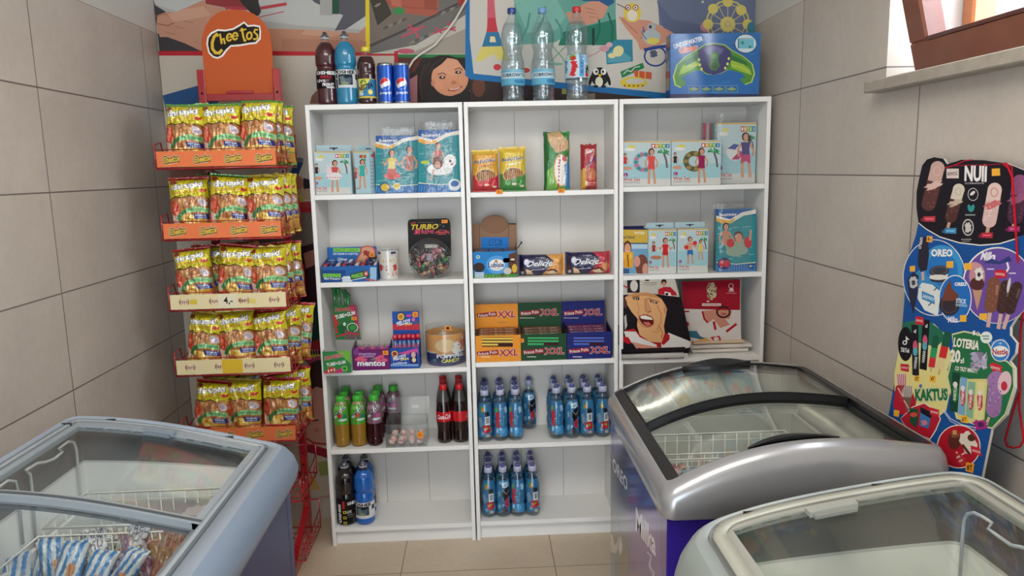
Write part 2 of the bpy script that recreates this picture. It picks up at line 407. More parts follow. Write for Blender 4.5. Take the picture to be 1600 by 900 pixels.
def price_tag(parent, x0, y0, x1, y1, Y, txt, col=(245, 150, 50)):
    """small orange paper price sticker as a part, given by its photo pixels on plane Y"""
    a = at(x0, y0, 1, Y); b = at(x1, y1, 1, Y); mb = MB(); mb.box(a[0], b[0], Y-0.0012, Y-0.0004, b[2], a[2], col, 'print')
    A = Art(); A.text(txt, (x0+x1)/2, (y0+y1)/2, (x1-x0)*.5, (y1-y0)*.6, (30, 20, 15), bold=0.03)
    A.apply(mb, onY(Y-0.0012), (0, -1, 0)); o = mb.build('price_tag', parent, 'parent'); o['label'] = 'small orange price sticker'; return o
# ================================================================== THE SETTING
XL, XR, YB, YF, ZC = -0.634, 1.828, 0.27, -4.0, 2.75
def slab(name, x0, x1, y0, y1, z0, z1, mat):
    mb = MB(); mb.box(x0, x1, y0, y1, z0, z1, (200, 200, 200), mat); return struct(mb.build(name))
slab('floor', XL-.1, XR+.36, YF-.2, YB+.1, -0.06, 0, 'tile_floor')
slab('ceiling', XL-.1, XR+.36, YF-.2, YB+.1, ZC, ZC+.08, 'plaster')
slab('wall_left', XL-.1, XL, YF-.2, YB+.1, 0, ZC, 'tile_left')
slab('wall_back', XL, XR, YB, YB+.1, 0, ZC, 'tile_back')
WY0, WY1, WZ0, WZ1 = -1.80, -0.775, 1.765, 2.50       # window opening in the right wall
mb = MB()
for (y0, y1, z0, z1) in ((YF-.2, YB+.1, 0, WZ0-.03), (YF-.2, YB+.1, WZ1, ZC), (YF-.2, WY0, WZ0-.03, WZ1), (WY1, YB+.1, WZ0-.03, WZ1)):
    mb.box(XR, XR+.36, y0, y1, z0, z1, (200, 200, 200), 'tile_right')
struct(mb.build('wall_right'))
mb = MB()
for (x0, x1, z0, z1) in ((XL, -.75+.2, 0, ZC), (1.05, XR, 0, ZC), (-.55, 1.05, 2.2, ZC)):
    mb.box(x0, x1, YF-.12, YF, z0, z1, (200, 198, 190), 'plaster')
struct(mb.build('wall_front'))
# window: outer frame in the reveal, inward-tilted wooden sash, stone sill
mb = MB(); wx = XR+.21
BR = (206, 118, 48)
for (y0, y1, z0, z1) in ((WY0, WY1, WZ0, WZ0+.055), (WY0, WY1, WZ1-.05, WZ1), (WY0, WY0+.05, WZ0+.055, WZ1-.05), (WY1-.05, WY1, WZ0+.055, WZ1-.05)):
    mb.box(wx, wx+.07, y0, y1, z0, z1, BR, 'wood', .006)
win = struct(mb.build('window_1'))
def sash_part(name, y0, y1, v0, v1, t0, t1, col, mat, bev=0.006):
    # sash plane: bottom hinge at (x=1.885, z=1.80), top tipped into the room
    hx, hz = 1.860, 1.776; ang = math.atan2(0.052, 0.198)
    m = MB(); m.box(t0, t1, y0, y1, v0, v1, col, mat, bev)
    m.v = [(hx+p[0]*math.cos(ang)-p[2]*math.sin(ang), p[1], hz+p[0]*math.sin(ang)+p[2]*math.cos(ang)) for p in m.v]
    o = m.build(name, win); return o
SY1, SY0, SH = -0.860, -1.72, 0.60
s1 = sash_part('window_sash', SY0, SY1, 0, .078, 0, .06, (132, 76, 56), 'wood')
for (a, b, c, d) in ((SY0, SY1, SH-.08, SH), (SY1-.082, SY1, .078, SH-.08), (SY0, SY0+.082, .078, SH-.08)):
    sash_part('sash_rail', a, b, c, d, 0, .06, (132, 76, 56), 'wood')
sash_part('glazing_bead', SY0+.08, SY1-.08, .076, .086, -.003, .03, (96, 54, 48), 'wood', .002)
sash_part('window_pane', SY0+.08, SY1-.08, .08, SH-.085, .028, .034, (255, 255, 255), 'pane', 0)
mb = MB(); mb.box(wx+.03, wx+.036, WY0+.05, WY1-.05, WZ0+.055, WZ1-.05, (255, 255, 255), 'pane'); mb.build('window_pane', win)
mb = MB(); mb.box(wx+.005, wx+.06, -1.19, -1.135, WZ0+.05, WZ1-.05, (150, 84, 44), 'wood', .005); mb.build('window_mullion', win)
mb = MB(); mb.box(1.775, wx, WY0-.08, WY1+.024, WZ0-.032, WZ0-.0, (172, 163, 150), 'stone', .004); mb.build('window_sill', win)
# ceiling lamp (two bare tubes in a white batten)
lt = thing('ceiling_light', 'white ceiling batten lamp with two glowing tubes, above the room', 'ceiling lamp', (0.60, -2.05, ZC))
mb = MB(); mb.box(-.66, .66, -.09, .09, -.045, -.0005, (225, 225, 222), 'plastic', .01); mb.build('housing', lt)
for dy in (-.045, .045):
    mb = MB(); mb.tube([(-.6, dy, -.062), (.6, dy, -.062)], .013, (255, 255, 250), 'tube_glow', 10); mb.build('lamp_tube', lt)
# ------------------------------------------------------------------ photo mural on the back wall
MY = 0.262
mu = thing('wall_mural', 'large photo collage mural with coloured borders on the back wall', 'mural', (0.6, MY, 1.2))
def mural_bits():
    mb = MB(); x0 = XL+.004; x1 = 1.822
    mb.box(x0, x1, MY, 0.2695, 0.12, 2.6, (200, 188, 172), 'print'); 
    A = Art()
    G1 = (200, 189, 174)
    # picture 1: child's hand on drawing paper
    A.rect(150, -190, 573, 82, (176, 172, 168))
    A.poly([(225, -60), (590, -60), (590, 48), (470, 40), (390, 30), (330, 32), (250, 10), (238, 4)], (190, 190, 186))
    A.poly([(232, 0), (242, 8), (262, 20), (250, 40), (235, 42)], (70, 64, 66))
    A.poly([(246, 52), (300, 62), (345, 80), (249, 80)], (66, 62, 64))
    A.poly([(238, 42), (246, 24), (262, 18), (272, 20), (300, 8), (318, 0), (345, 14), (352, 60), (330, 80), (312, 79), (290, 68), (262, 58), (250, 58)], (192, 142, 118))
    A.line([(246, 37), (262, 40), (272, 36)], 1.6, (150, 92, 76)); A.line([(243, 26), (258, 22), (273, 26)], 1.2, (160, 104, 86))
    A.poly([(324, 6), (356, 14), (356, 80), (324, 80)], (196, 146, 122))
    A.poly([(400, 44), (470, 46), (560, 52), (572, 40), (572, 82), (400, 80)], (188, 136, 110))
    A.poly([(360, -30), (420, -30), (400, 10), (352, 12), (322, 6), (318, -10)], (150, 62, 62))
    A.line([(352, 12), (400, 14), (448, 6)], 5, (184, 70, 76)); A.line([(404, 27), (444, 18)], 1.5, (180, 80, 84))
    A.poly([(374, 0), (400, -12), (408, 18), (404, 25), (396, 24), (380, 8)], (58, 54, 54))
    A.poly([(465, -20), (573, -20), (573, 24), (540, 46), (523, 48), (536, 24), (492, 4)], (92, 90, 96)); A.rect(500, -20, 520, 24, (168, 166, 162)); A.rect(519, -20, 530, 22, (46, 82, 62))
    A.rect(242, 80, 622, 87, (188, 40, 52))
    A.poly([(568.5, -190), (575.5, -190), (578, 82), (571.5, 82)], (226, 202, 40))
    # picture 2: terracotta pot on grey boards
    A.poly([(576, -190), (727, -190), (729, 84), (578, 84)], (112, 108, 104))
    A.poly([(576, -60), (640, -60), (660, 22), (578, 72)], (120, 108, 98)); A.poly([(578, 0), (600, -8), (612, 22), (590, 40)], (66, 62, 52)); A.line([(578, 72), (640, 44), (727, 0)], 4, (78, 72, 68))
    A.poly([(600, -60), (690, -60), (684, 20), (672, 26), (616, 18), (602, 0)], (170, 92, 74)); A.ell(623, 17, 10, 6, (66, 136, 78)); A.line([(606, 4), (640, 12), (684, 14)], 2, (150, 78, 62))
    A.poly([(580, 84), (650, 70), (700, 40), (729, 22), (729, 84)], (190, 184, 172)); A.poly([(640, 84), (690, 62), (729, 44), (729, 84)], (160, 150, 138))
    for a in ([(627, 58), (650, 48), (664, 40)], [(638, 38), (650, 50), (654, 62)], [(672, 54), (700, 44), (712, 48)], [(680, 42), (690, 52)], [(700, 34), (704, 46), (712, 42)], [(636, 46), (658, 44)]): A.line(a, 3, (188, 80, 96))
    A.ell(634, 80, 14, 4, (190, 90, 110)); A.poly([(712, -30), (729, -30), (729, 12), (716, 8)], (160, 60, 50))
    A.rect(622, 85, 729, 90, (40, 122, 66))
    for q in range(4): A.line([(258+q*14, 50-q*9), (276+q*13, 54-q*9)], 1.2, (170, 118, 98))
    A.poly([(262, 22), (290, 14), (318, 10), (330, 24), (300, 30), (272, 34)], (206, 158, 134)); A.poly([(330, 60), (352, 60), (352, 80), (322, 80)], (176, 126, 104)); A.poly([(440, 60), (572, 64), (572, 82), (440, 80)], (176, 124, 100)); A.poly([(478, 46), (545, 50), (520, 58), (470, 54)], (202, 154, 128))
    for q in range(16): A.ell(590+(q*41) % 130, 8+(q*23) % 66, 5, 2.2, ((134, 126, 118), (92, 88, 84))[q % 2], rot=-28, wob=.5, seed=q)
    A.poly([(660, -30), (684, -30), (682, 16), (664, 14)], (150, 78, 62)); A.poly([(606, -40), (622, -40), (628, 12), (612, 8)], (188, 108, 88))
    # below red border: plain paper panel
    A.poly([(244, 87), (617, 87), (619, 182), (610, 330), (250, 330)], G1); A.rect(616, 80, 622, 182, (186, 44, 56))
    # picture 3: laughing dark-haired girl
    A.rect(622, 90, 1183, 420, (46, 38, 38)); A.poly([(622, 90), (660, 90), (648, 112), (622, 128)], (96, 52, 46)); A.poly([(640, 124), (660, 112), (664, 150), (650, 162), (640, 162)], (170, 112, 116))
    A.ell(694, 120, 42, 34, (40, 32, 30)); A.poly([(652, 118), (668, 96), (664, 162), (652, 162)], (44, 34, 32))
    A.ell(703, 122, 29, 28, (214, 148, 112), rot=8, n=26); A.ell(702, 105, 26, 14, (218, 156, 122), rot=6)
    A.poly([(668, 96), (700, 90), (690, 100), (676, 110), (672, 130), (664, 124)], (42, 32, 30)); A.poly([(712, 90), (735, 92), (735, 130), (728, 112)], (42, 32, 30))
    A.ell(691, 121, 5, 2.6, (60, 36, 30)); A.ell(716, 113, 5, 2.6, (60, 36, 30)); A.line([(684, 116), (692, 114), (698, 117)], 1.4, (90, 56, 44)); A.line([(710, 109), (718, 106), (723, 110)], 1.4, (90, 56, 44))
    A.ell(686, 134, 7, 6, (222, 150, 116)); A.ell(722, 126, 6, 6, (222, 150, 116)); A.line([(664, 100), (656, 124), (660, 156)], 1.6, (74, 54, 48)); A.line([(672, 96), (664, 110)], 1.4, (74, 54, 48)); A.line([(690, 92), (676, 102), (670, 116)], 1.4, (70, 50, 44)); A.ell(691.5, 120.6, 1.4, 1.4, (226, 214, 206)); A.ell(716.5, 112.6, 1.4, 1.4, (226, 214, 206))
    A.ell(709, 129, 4.2, 3.2, (190, 118, 90)); A.line([(700, 141), (710, 141.5), (722, 135)], 2.6, (170, 70, 66)); A.line([(703, 140), (712, 139.6), (719, 136.5)], 1.2, (230, 214, 206))
    A.ell(677, 130, 3.4, 5, (200, 132, 104)); A.poly([(668, 150), (700, 152), (735, 140), (735, 182), (650, 182)], (40, 34, 36)); A.line([(734, 140), (742, 158)], 2, (110, 70, 60))
    A.rect(735, 118, 1050, 182, (58, 44, 42)); A.ell(748, 136, 10, 16, (110, 66, 50)); A.rect(861, 135, 866, 160, (186, 70, 90)); A.rect(878, 137, 886, 147, (150, 150, 80)); A.rect(886, 146, 930, 160, (130, 112, 96))
    # picture 4: children with drawing-pen models on white
    A.poly([(727, -190), (1183, -190), (1183, 175), (1050, 156), (735, 124), (727, 118)], (34, 112, 172))
    A.poly([(733, -190), (1183, -190), (1183, 166), (1046, 146), (740, 115), (734, 60)], (206, 200, 190))
    # tower model
    A.poly([(762, -30), (770, -30), (776, 46), (761, 49)], (206, 96, 112)); A.poly([(763, 28), (774, 28), (778, 50), (760, 50)], (196, 60, 70)); A.poly([(760, 50), (779, 50), (786, 72), (753, 73)], (50, 120, 160))
    A.poly([(752, 73), (788, 73), (795, 94), (780, 94), (770, 84), (756, 94), (742, 97)], (222, 206, 110)); A.poly([(766, 57), (773, 57), (775, 66), (765, 66)], (230, 214, 160))
    A.ell(777, 105, 6, 5, (200, 60, 60)); A.ell(820, 110, 8, 4, (196, 66, 60)); A.ell(868, 100, 12, 2, (120, 180, 150)); A.line([(860, 96), (880, 76), (900, 60)], 1.4, (90, 160, 120)); A.line([(862, 70), (880, 92), (884, 100)], 1.4, (90, 160, 120)); A.line([(900, 96), (930, 84), (952, 70)], 1.5, (200, 140, 150))
    # child in green
    A.poly([(802, -60), (962, -60), (962, 20), (964, 70), (932, 71), (926, 52), (900, 46), (868, 66), (802, 71), (804, 30)], (104, 164, 150)); A.poly([(880, 50), (962, 30), (964, 70), (872, 71)], (40, 122, 100)); A.rect(925, 44, 929, 71, (30, 60, 54))
    A.poly([(802, 0), (850, -40), (884, 26), (870, 46), (824, 52)], (126, 182, 168)); A.poly([(908, 8), (940, -4), (952, 6), (944, 26), (930, 36), (912, 40), (900, 30)], (208, 150, 126))
    for q in range(3): A.line([(914+q*3, 12+q*7), (930+q*3, 16+q*6)], 1, (170, 110, 92))
    A.poly([(898, -6), (954, -14), (960, 4), (950, 10), (936, 2), (912, 2)], (44, 92, 140)); A.poly([(884, 20), (904, 16), (910, 36), (892, 40)], (204, 146, 122))
    for (a, b, c, d) in ((812, 66, 828, 20), (836, 54, 852, 10), (900, 44, 884, 60), (936, 30, 930, 66), (950, 20, 956, 64), (868, 30, 878, 60)): A.line([(a, b), ((a+c)/2+4, (b+d)/2), (c, d)], 3, (84, 144, 132) if a < 880 else (34, 104, 86))
    for (a, b, c, d) in ((1040, 10, 1060, 40), (1074, 0, 1080, 44), (1110, 8, 1104, 42), (1150, 4, 1146, 50), (1166, 10, 1164, 54)): A.line([(a, b), ((a+c)/2+3, (b+d)/2), (c, d)], 2.6, (92, 100, 128))
    # child in blue with a yellow bird model
    A.poly([(1024, -60), (1183, -60), (1183, 60), (1060, 52), (1052, 44), (1030, 40)], (108, 116, 142)); A.poly([(1026, 0), (1050, 30), (1120, 44), (1140, 56), (1060, 56), (1036, 44)], (96, 106, 136)); A.ell(1098, 3, 2, 2, (200, 200, 200))
    A.poly([(966, 26), (990, 30), (1014, 32), (1050, 50), (1048, 62), (1016, 78), (1000, 78), (996, 66), (976, 42)], (206, 146, 122)); A.line([(972, 30), (996, 52)], 1.2, (168, 104, 88)); A.line([(1000, 60), (1022, 54)], 1.2, (168, 104, 88))
    A.ell(988, 20, 14, 15, (222, 200, 80)); A.ell(988, 24, 8, 9, (230, 220, 200)); A.ell(981, 12, 4, 4, (220, 214, 206)); A.ell(993, 12, 4, 4, (220, 214, 206)); A.ring(981, 12, 4, 4, 1.2, (150, 40, 40)); A.ring(993, 12, 4, 4, 1.2, (150, 40, 40)); A.line([(964, 6), (980, 14)], 1.2, (60, 30, 30)); A.ell(981, 12, 1.2, 1.2, (40, 30, 30)); A.ell(993, 12, 1.2, 1.2, (40, 30, 30))
    # owl robot, spectacles, penguin, pieces
    A.line([(1005, 42), (1008, 58), (1012, 64)], 2, (60, 90, 140)); A.ell(1018, 58, 14, 12, (176, 186, 190)); A.ell(1020, 64, 10, 5, (222, 206, 90)); A.ell(1018, 42, 7, 6, (172, 178, 182)); A.ell(1016, 42, 2.2, 2.6, (60, 50, 46)); A.line([(1006, 44), (1003, 52), (1010, 62)], 1.4, (70, 110, 150))
    A.ring(1024, 88, 17, 15, 2.6, (46, 72, 144)); A.line([(1006, 78), (1032, 73), (1046, 72)], 5, (46, 72, 144)); A.line([(1046, 74), (1048, 96)], 3, (46, 72, 144)); A.ell(1021, 84, 6, 6, (84, 96, 120), wob=.5)
    A.poly([(946, 74), (962, 62), (988, 62), (989, 96), (948, 101)], (54, 132, 156)); A.poly([(948, 84), (964, 74), (986, 90), (984, 96), (950, 98)], (90, 160, 176)); A.ell(966, 80, 8, 9, (226, 216, 160), rot=40); A.ell(956, 87, 6, 4, (226, 216, 160)); A.ell(944, 76, 8, 5, (206, 150, 160)); A.ell(952, 70, 5, 4, (214, 170, 180))
    A.ell(937, 120, 13.5, 15, (26, 26, 28)); A.ell(936, 128, 6, 8, (232, 226, 200)); A.ell(931, 112, 4.4, 5, (236, 234, 226)); A.ell(943, 112, 4.4, 5, (236, 234, 226)); A.ell(932, 112, 1.8, 2.2, (20, 20, 20)); A.ell(942, 112, 1.8, 2.2, (20, 20, 20)); A.poly([(934, 116), (941, 116), (937, 121)], (230, 180, 40))
    for (cx, sg) in ((923, 1), (951, -1)): A.ell(cx, 125, 2.6, 9, (26, 26, 28), rot=15*sg)
    A.ell(931, 135, 4, 2, (26, 26, 28)); A.ell(943, 135, 4, 2, (26, 26, 28))
    A.poly([(969, 112), (1004, 98), (1007, 106), (972, 122)], (46, 126, 84)); A.line([(974, 116), (980, 110), (986, 112), (992, 105), (1000, 104)], 1.4, (210, 220, 200)); A.poly([(990, 110), (1018, 113), (1018, 124), (992, 121)], (206, 92, 62)); A.line([(998, 111), (998, 121)], 1.4, (236, 200, 80)); A.line([(1008, 112), (1008, 122)], 1.4, (236, 200, 80))
    A.ell(990, 129, 21, 9, (222, 198, 60)); A.ell(992, 127, 15, 4.5, (206, 200, 190)); 
    for q in range(5): A.ell(976+q*7, 134, 1.5, 1.5, (160, 60, 40))
    # wheel model
    A.ell(1102, 42, 8, 8, (196, 130, 150)); A.ring(1137, 36, 33, 35, 2.2, (214, 200, 110)); A.ring(1137, 36, 27, 29, 1.2, (214, 200, 110)); A.ell(1137, 38, 12, 12, (214, 196, 110)); A.ell(1137, 38, 5, 5, (170, 150, 90))
    for k in range(12):
        a = k*PI/6; A.line([(1137, 38), (1137+32*math.cos(a), 36+34*math.sin(a))], 1, (214, 204, 140))
    for (qx, qy) in ((1114, 14), (1137, 3), (1158, 16), (1106, 38), (1168, 38)): A.ell(qx, qy, 8, 8, (216, 200, 110))
    A.ell(1174, 44, 7, 10, (70, 130, 150))
    # strip between the snack rack and the shelves
    A.poly([(400, 170), (484, 170), (492, 330), (400, 320)], G1); A.poly([(200, 150), (330, 128), (345, 175), (300, 250), (260, 180)], (46, 84, 132)); A.poly([(205, 240), (420, 300), (420, 340), (200, 340)], (120, 80, 66))
    A.poly([(484, 162), (487, 150), (494, 142), (503, 145), (506, 163)], (122, 84, 66))
    A.poly([(462, 247), (474, 254), (464, 278), (452, 274)], (40, 72, 118)); A.ell(468, 250, 6.5, 4, (112, 116, 120)); A.ell(463, 286, 12, 12, (186, 116, 96)); A.line([(456, 280), (462, 290)], 1.4, (140, 80, 66)); A.poly([(474, 278), (488, 282), (490, 296), (474, 296)], (44, 38, 44))
    A.poly([(446, 297), (492, 294), (494, 312), (450, 312)], (196, 164, 132)); A.poly([(452, 306), (470, 304), (478, 318), (450, 320)], (200, 190, 90)); A.poly([(450, 318), (488, 314), (490, 325), (452, 328)], (186, 58, 58))
    A.poly([(380, 324), (500, 324), (500, 332), (380, 332)], (176, 34, 46)); A.poly([(380, 332), (500, 332), (502, 420), (380, 400)], (120, 106, 96)); A.poly([(454, 390), (505, 376), (508, 560), (440, 560)], (52, 20, 24)); A.poly([(474, 396), (490, 390), (496, 412), (478, 420)], (172, 112, 94)); A.poly([(462, 400), (474, 420), (478, 450), (456, 450)], (128, 22, 34))
    A.poly([(380, 400), (460, 400), (452, 560), (380, 560)], (84, 70, 66)); A.poly([(466, 482), (500, 470), (506, 536), (484, 540), (470, 516)], (30, 66, 52)); A.poly([(472, 538), (500, 530), (504, 548), (474, 548)], (170, 40, 50)); 
    for q in range(6): A.line([(476+q*4, 546), (477+q*4, 556)], 1, (210, 170, 160))
    A.poly([(440, 556), (514, 553), (514, 560), (440, 562)], (206, 184, 46))
    A.poly([(440, 562), (516, 560), (530, 805), (440, 812)], (196, 184, 166)); A.ell(492, 568, 14, 12, (178, 78, 108), wob=.5)
    A.ell(500, 608, 30, 46, (64, 38, 34)); A.poly([(468, 600), (516, 590), (522, 692), (484, 704), (470, 670)], (206, 148, 128)); A.poly([(470, 600), (480, 580), (516, 574), (516, 610), (494, 604), (476, 616)], (70, 40, 36)); A.line([(478, 652), (488, 658), (498, 656)], 2.2, (60, 34, 30)); A.line([(474, 682), (490, 692), (510, 694)], 2.4, (150, 50, 50)); A.ell(495, 672, 4, 3.4, (190, 122, 104))
    A.poly([(470, 690), (520, 704), (512, 716), (474, 704)], (150, 30, 50)); A.poly([(496, 722), (512, 720), (514, 742), (500, 744)], (150, 158, 90)); A.poly([(478, 740), (490, 744), (500, 764), (488, 766)], (214, 170, 90)); A.poly([(494, 782), (524, 772), (524, 786), (500, 792)], (204, 150, 130))
    A.apply(mb, onY(MY), (0, -1, 0), 'print', lift=0.0001, eps=4e-5)
    return mb
M_ = mural_bits()
M_.v = [(min(max(p[0], XL+.003), 1.823), p[1], min(max(p[2], .1), 2.62)) for p in M_.v]
M_.build('mural_print', mu, 'parent')
# white cable hanging down in front of the mural
cb = MB(); pts = []
for (x, y) in ((745, -60), (733, -8), (722, 12), (712, 30), (702, 44), (690, 58), (680, 70), (668, 78), (655, 86), (646, 94), (638, 108), (632, 128), (630, 158)):
    q = at(x, y, 1, 0.245); pts.append((q[0], 0.245 if y < 100 else 0.235, q[2]))
cb.tube(pts, .0048, (216, 208, 196), 'plastic', 8)
c_ = cb.build('cable', org=pts[-1]); tag(c_, 'white electric cable hanging down over the mural above the left shelf unit', 'cable')
# ================================================================== THREE WHITE SHELF UNITS
SHZ = [1.456, 1.112, 0.765, 0.420, 0.078]   # top faces of the shelves
TOPZ = 1.797
def lift_of(u): return 0.0
def bookcase(x0, label, zs, cool):
    W = .597; t = thing('bookcase', label, 'bookcase', (x0+W/2, .12, 0), 'white laminate bookcases against the back wall'); c = (244, 243, 240)
    T = .016
    for xa in (x0, x0+W-T):
        mb = MB(); mb.box(xa, xa+T, 0, .235, 0, TOPZ, c, 'laminate', .0012); mb.build('side_panel', t, 'parent')
    mb = MB(); mb.box(x0+T, x0+W-T, .0005, .235, TOPZ-.019, TOPZ, c, 'laminate', .0012); mb.build('top_panel', t, 'parent')
    for z in zs:
        mb = MB(); mb.box(x0+T, x0+W-T, .003, .228, z-.019, z, c, 'laminate', .0012); mb.build('shelf', t, 'parent')
    mb = MB(); mb.box(x0+T, x0+W-T, .022, .034, 0, zs[-1]-.019, c, 'laminate'); mb.build('plinth', t, 'parent')
    mb = MB(); n = 3; ww = (W-2*T)/n                       # back made of thin boards with visible joints
    for k in range(n): mb.box(x0+T+k*ww+.0007, x0+T+(k+1)*ww-.0007, .229, .233, 0, TOPZ-.019, (228, 223, 216), 'laminate')
    mb.box(x0+T, x0+W-T, .2335, .235, 0, TOPZ-.019, (70, 62, 58), 'matte'); mb.build('back_panel', t, 'parent')
    return t
U1 = bookcase(0.0, 'left white bookcase, next to the red snack rack', [1.456, 1.112, .751, .419, .078], 1)
U2 = bookcase(0.602, 'middle white bookcase of the three', [1.452, 1.112, .767, .418, .080], 0)
U3 = bookcase(1.204, 'right white bookcase, partly behind the silver and purple freezer', [1.460, 1.107, .760, .418, .078], 0)
# price stickers glued on shelf edges
price_tag(U2, 775, 296.5, 785.5, 303, .001, '3,-'); price_tag(U2, 872, 295, 882, 301, .001, '3,-')
# ------------------------------------------------------------------ item builders
def keep_in(mb, n0, X0, X1, Z0, Z1):
    for i in range(n0, len(mb.v)): p = mb.v[i]; mb.v[i] = (min(max(p[0], X0), X1), p[1], min(max(p[2], Z0), Z1))
def face_box(t, part, X0, X1, Z0, Z1, Y0, dep, col, art, mat='print', side=None, art_lift=.0002):
    """carton: body with printed front, front face on plane Y0"""
    mb = MB(); mb.box(X0, X1, Y0, Y0+dep, Z0, Z1, col, mat, .0012)
    if art:
        n0 = len(mb.v); art.apply(mb, onY(Y0), (0, -1, 0), mat, lift=art_lift); keep_in(mb, n0, X0, X1, Z0, Z1)
    return mb.build(part, t, 'parent')
def spans(px0, px1, py0, Y, z):
    a = at(px0, py0, 1, Y); b = at(px1, py0, 1, Y); zt = a[2]; return a[0], b[0], z+.0006, max(zt, z+.01)
def clampx(x0, x1, u):
    lo, hi = (.018, .579) if u == 1 else (.620, 1.181) if u == 2 else (1.222, 1.783)
    return max(x0, lo), min(x1, hi)
SKY = (150, 196, 208)
def wetset(A, x0, y0, x1, y1, draw):
    W, H = x1-x0, y1-y0
    A.rect(x0, y0, x1, y1, (186, 206, 208)); A.rect(x0, y0+H*.5, x1, y1-H*.16, (160, 200, 206)); A.rect(x0, y1-H*.17, x1, y1, (208, 208, 202)); A.rect(x0, y0, x1, y0+H*.022, (220, 168, 60))
    A.ell(x0+W*.2, y0+H*.12, W*.07, H*.035, (226, 206, 80)); A.ell(x0+W*.16, y0+H*.18, W*.11, H*.035, (226, 226, 220))
    cols = ((176, 36, 50), (214, 150, 60), (150, 170, 50), (90, 160, 90), (40, 120, 170)); lx = x0+W*.6
    for k, ch in enumerate('INTEX'):
        A.rect(lx+k*W*.074, y0+H*.055, lx+(k+1)*W*.074, y0+H*.145, cols[k]); A.text(ch, lx+(k+.5)*W*.074, y0+H*.1, W*.04, H*.055, (240, 240, 236))
    A.palm(x0+W*.8, y0+H*.25, W*.0085); draw(A, x0, y0, W, H)
    A.ell(x0+W*.08, y1-H*.26, W*.045, H*.04, (150, 40, 110)); A.text('L', x0+W*.08, y1-H*.26, W*.03, H*.045, (240, 230, 240))
    A.text('Wet Set', x0+W*.2, y1-H*.155, W*.34, H*.075, (186, 66, 60), bold=.02); A.text('COLLECTION', x0+W*.2, y1-H*.085, W*.34, H*.028, (120, 90, 90))
def d_ring(cols, suit):
    def f(A, x0, y0, W, H):
        A.person(x0+W*.07, y0+H*.26, H*.42, suit, hair=(40, 28, 26), legs=False); A.ell(x0+W*.11, y0+H*.6, W*.1, H*.04, (206, 150, 122))
        A.ell(x0+W*.45, y0+H*.46, W*.22, H*.235, cols[0], n=24)
        rs = random.Random(3)
        for k in range(14):
            a = k*2*PI/14; A.ell(x0+W*.45+W*.165*math.cos(a), y0+H*.46+H*.175*math.sin(a), W*.045, H*.04, cols[1+k % 2], wob=.5, seed=k)
        A.ell(x0+W*.45, y0+H*.46, W*.11, H*.115, (176, 200, 204)); A.person(x0+W*.6, y0+H*.16, H*.8, cols[3], hair=(40, 28, 26))
    return f
def d_bunny(A, x0, y0, W, H):
    A.person(x0+W*.08, y0+H*.27, H*.42, (40, 36, 44), legs=False); A.ell(x0+W*.12, y0+H*.62, W*.12, H*.04, (206, 150, 122))
    A.person(x0+W*.58, y0+H*.2, H*.75, (206, 76, 76), hair=(50, 32, 30)); A.ell(x0+W*.56, y0+H*.57, W*.22, H*.09, (226, 220, 220)); A.ell(x0+W*.42, y0+H*.45, W*.08, H*.09, (226, 210, 210)); A.ell(x0+W*.38, y0+H*.35, W*.02, H*.07, (230, 210, 212), rot=-15); A.ell(x0+W*.44, y0+H*.35, W*.02, H*.07, (230, 210, 212), rot=10)
    for k in range(6): A.ell(x0+W*(.38+.07*k), y0+H*.6, W*.015, H*.015, (200, 70, 80))
def d_suit(suit2, suit1, boy=False):
    def f(A, x0, y0, W, H):
        if boy: A.person(x0+W*.4, y0+H*.18, H*.62, (210, 156, 128), arms=2, bottom=(50, 110, 180), hair=(46, 32, 28)); A.ell(x0+W*.28, y0+H*.42, W*.07, H*.05, (206, 50, 46)); A.ell(x0+W*.56, y0+H*.32, W*.07, H*.05, (206, 50, 46)); A.person(x0+W*.74, y0+H*.25, H*.46, (214, 204, 96), hair=(70, 44, 32))
        else: A.person(x0+W*.2, y0+H*.27, H*.4, suit1, legs=False, hair=(44, 30, 28)); A.ell(x0+W*.28, y0+H*.63, W*.2, H*.045, (190, 120, 96)); A.person(x0+W*.6, y0+H*.19, H*.68, suit2, arms=2)
    return f
def d_ball(A, x0, y0, W, H):
    A.ell(x0+W*.45, y0+H*.48, W*.22, H*.14, (226, 222, 216), n=24); A.poly([(x0+W*.25, y0+H*.42), (x0+W*.42, y0+H*.34), (x0+W*.56, y0+H*.36), (x0+W*.45, y0+H*.44)], (66, 84, 150)); A.poly([(x0+W*.36, y0+H*.6), (x0+W*.58, y0+H*.45), (x0+W*.66, y0+H*.5), (x0+W*.55, y0+H*.6)], (190, 50, 110))
    A.person(x0+W*.72, y0+H*.16, H*.75, (70, 56, 120), hair=(46, 30, 28), bottom=(196, 60, 110)); A.poly([(x0+W*.78, y0+H*.18), (x0+W*.86, y0+H*.22), (x0+W*.84, y0+H*.36), (x0+W*.78, y0+H*.3)], (46, 30, 28))
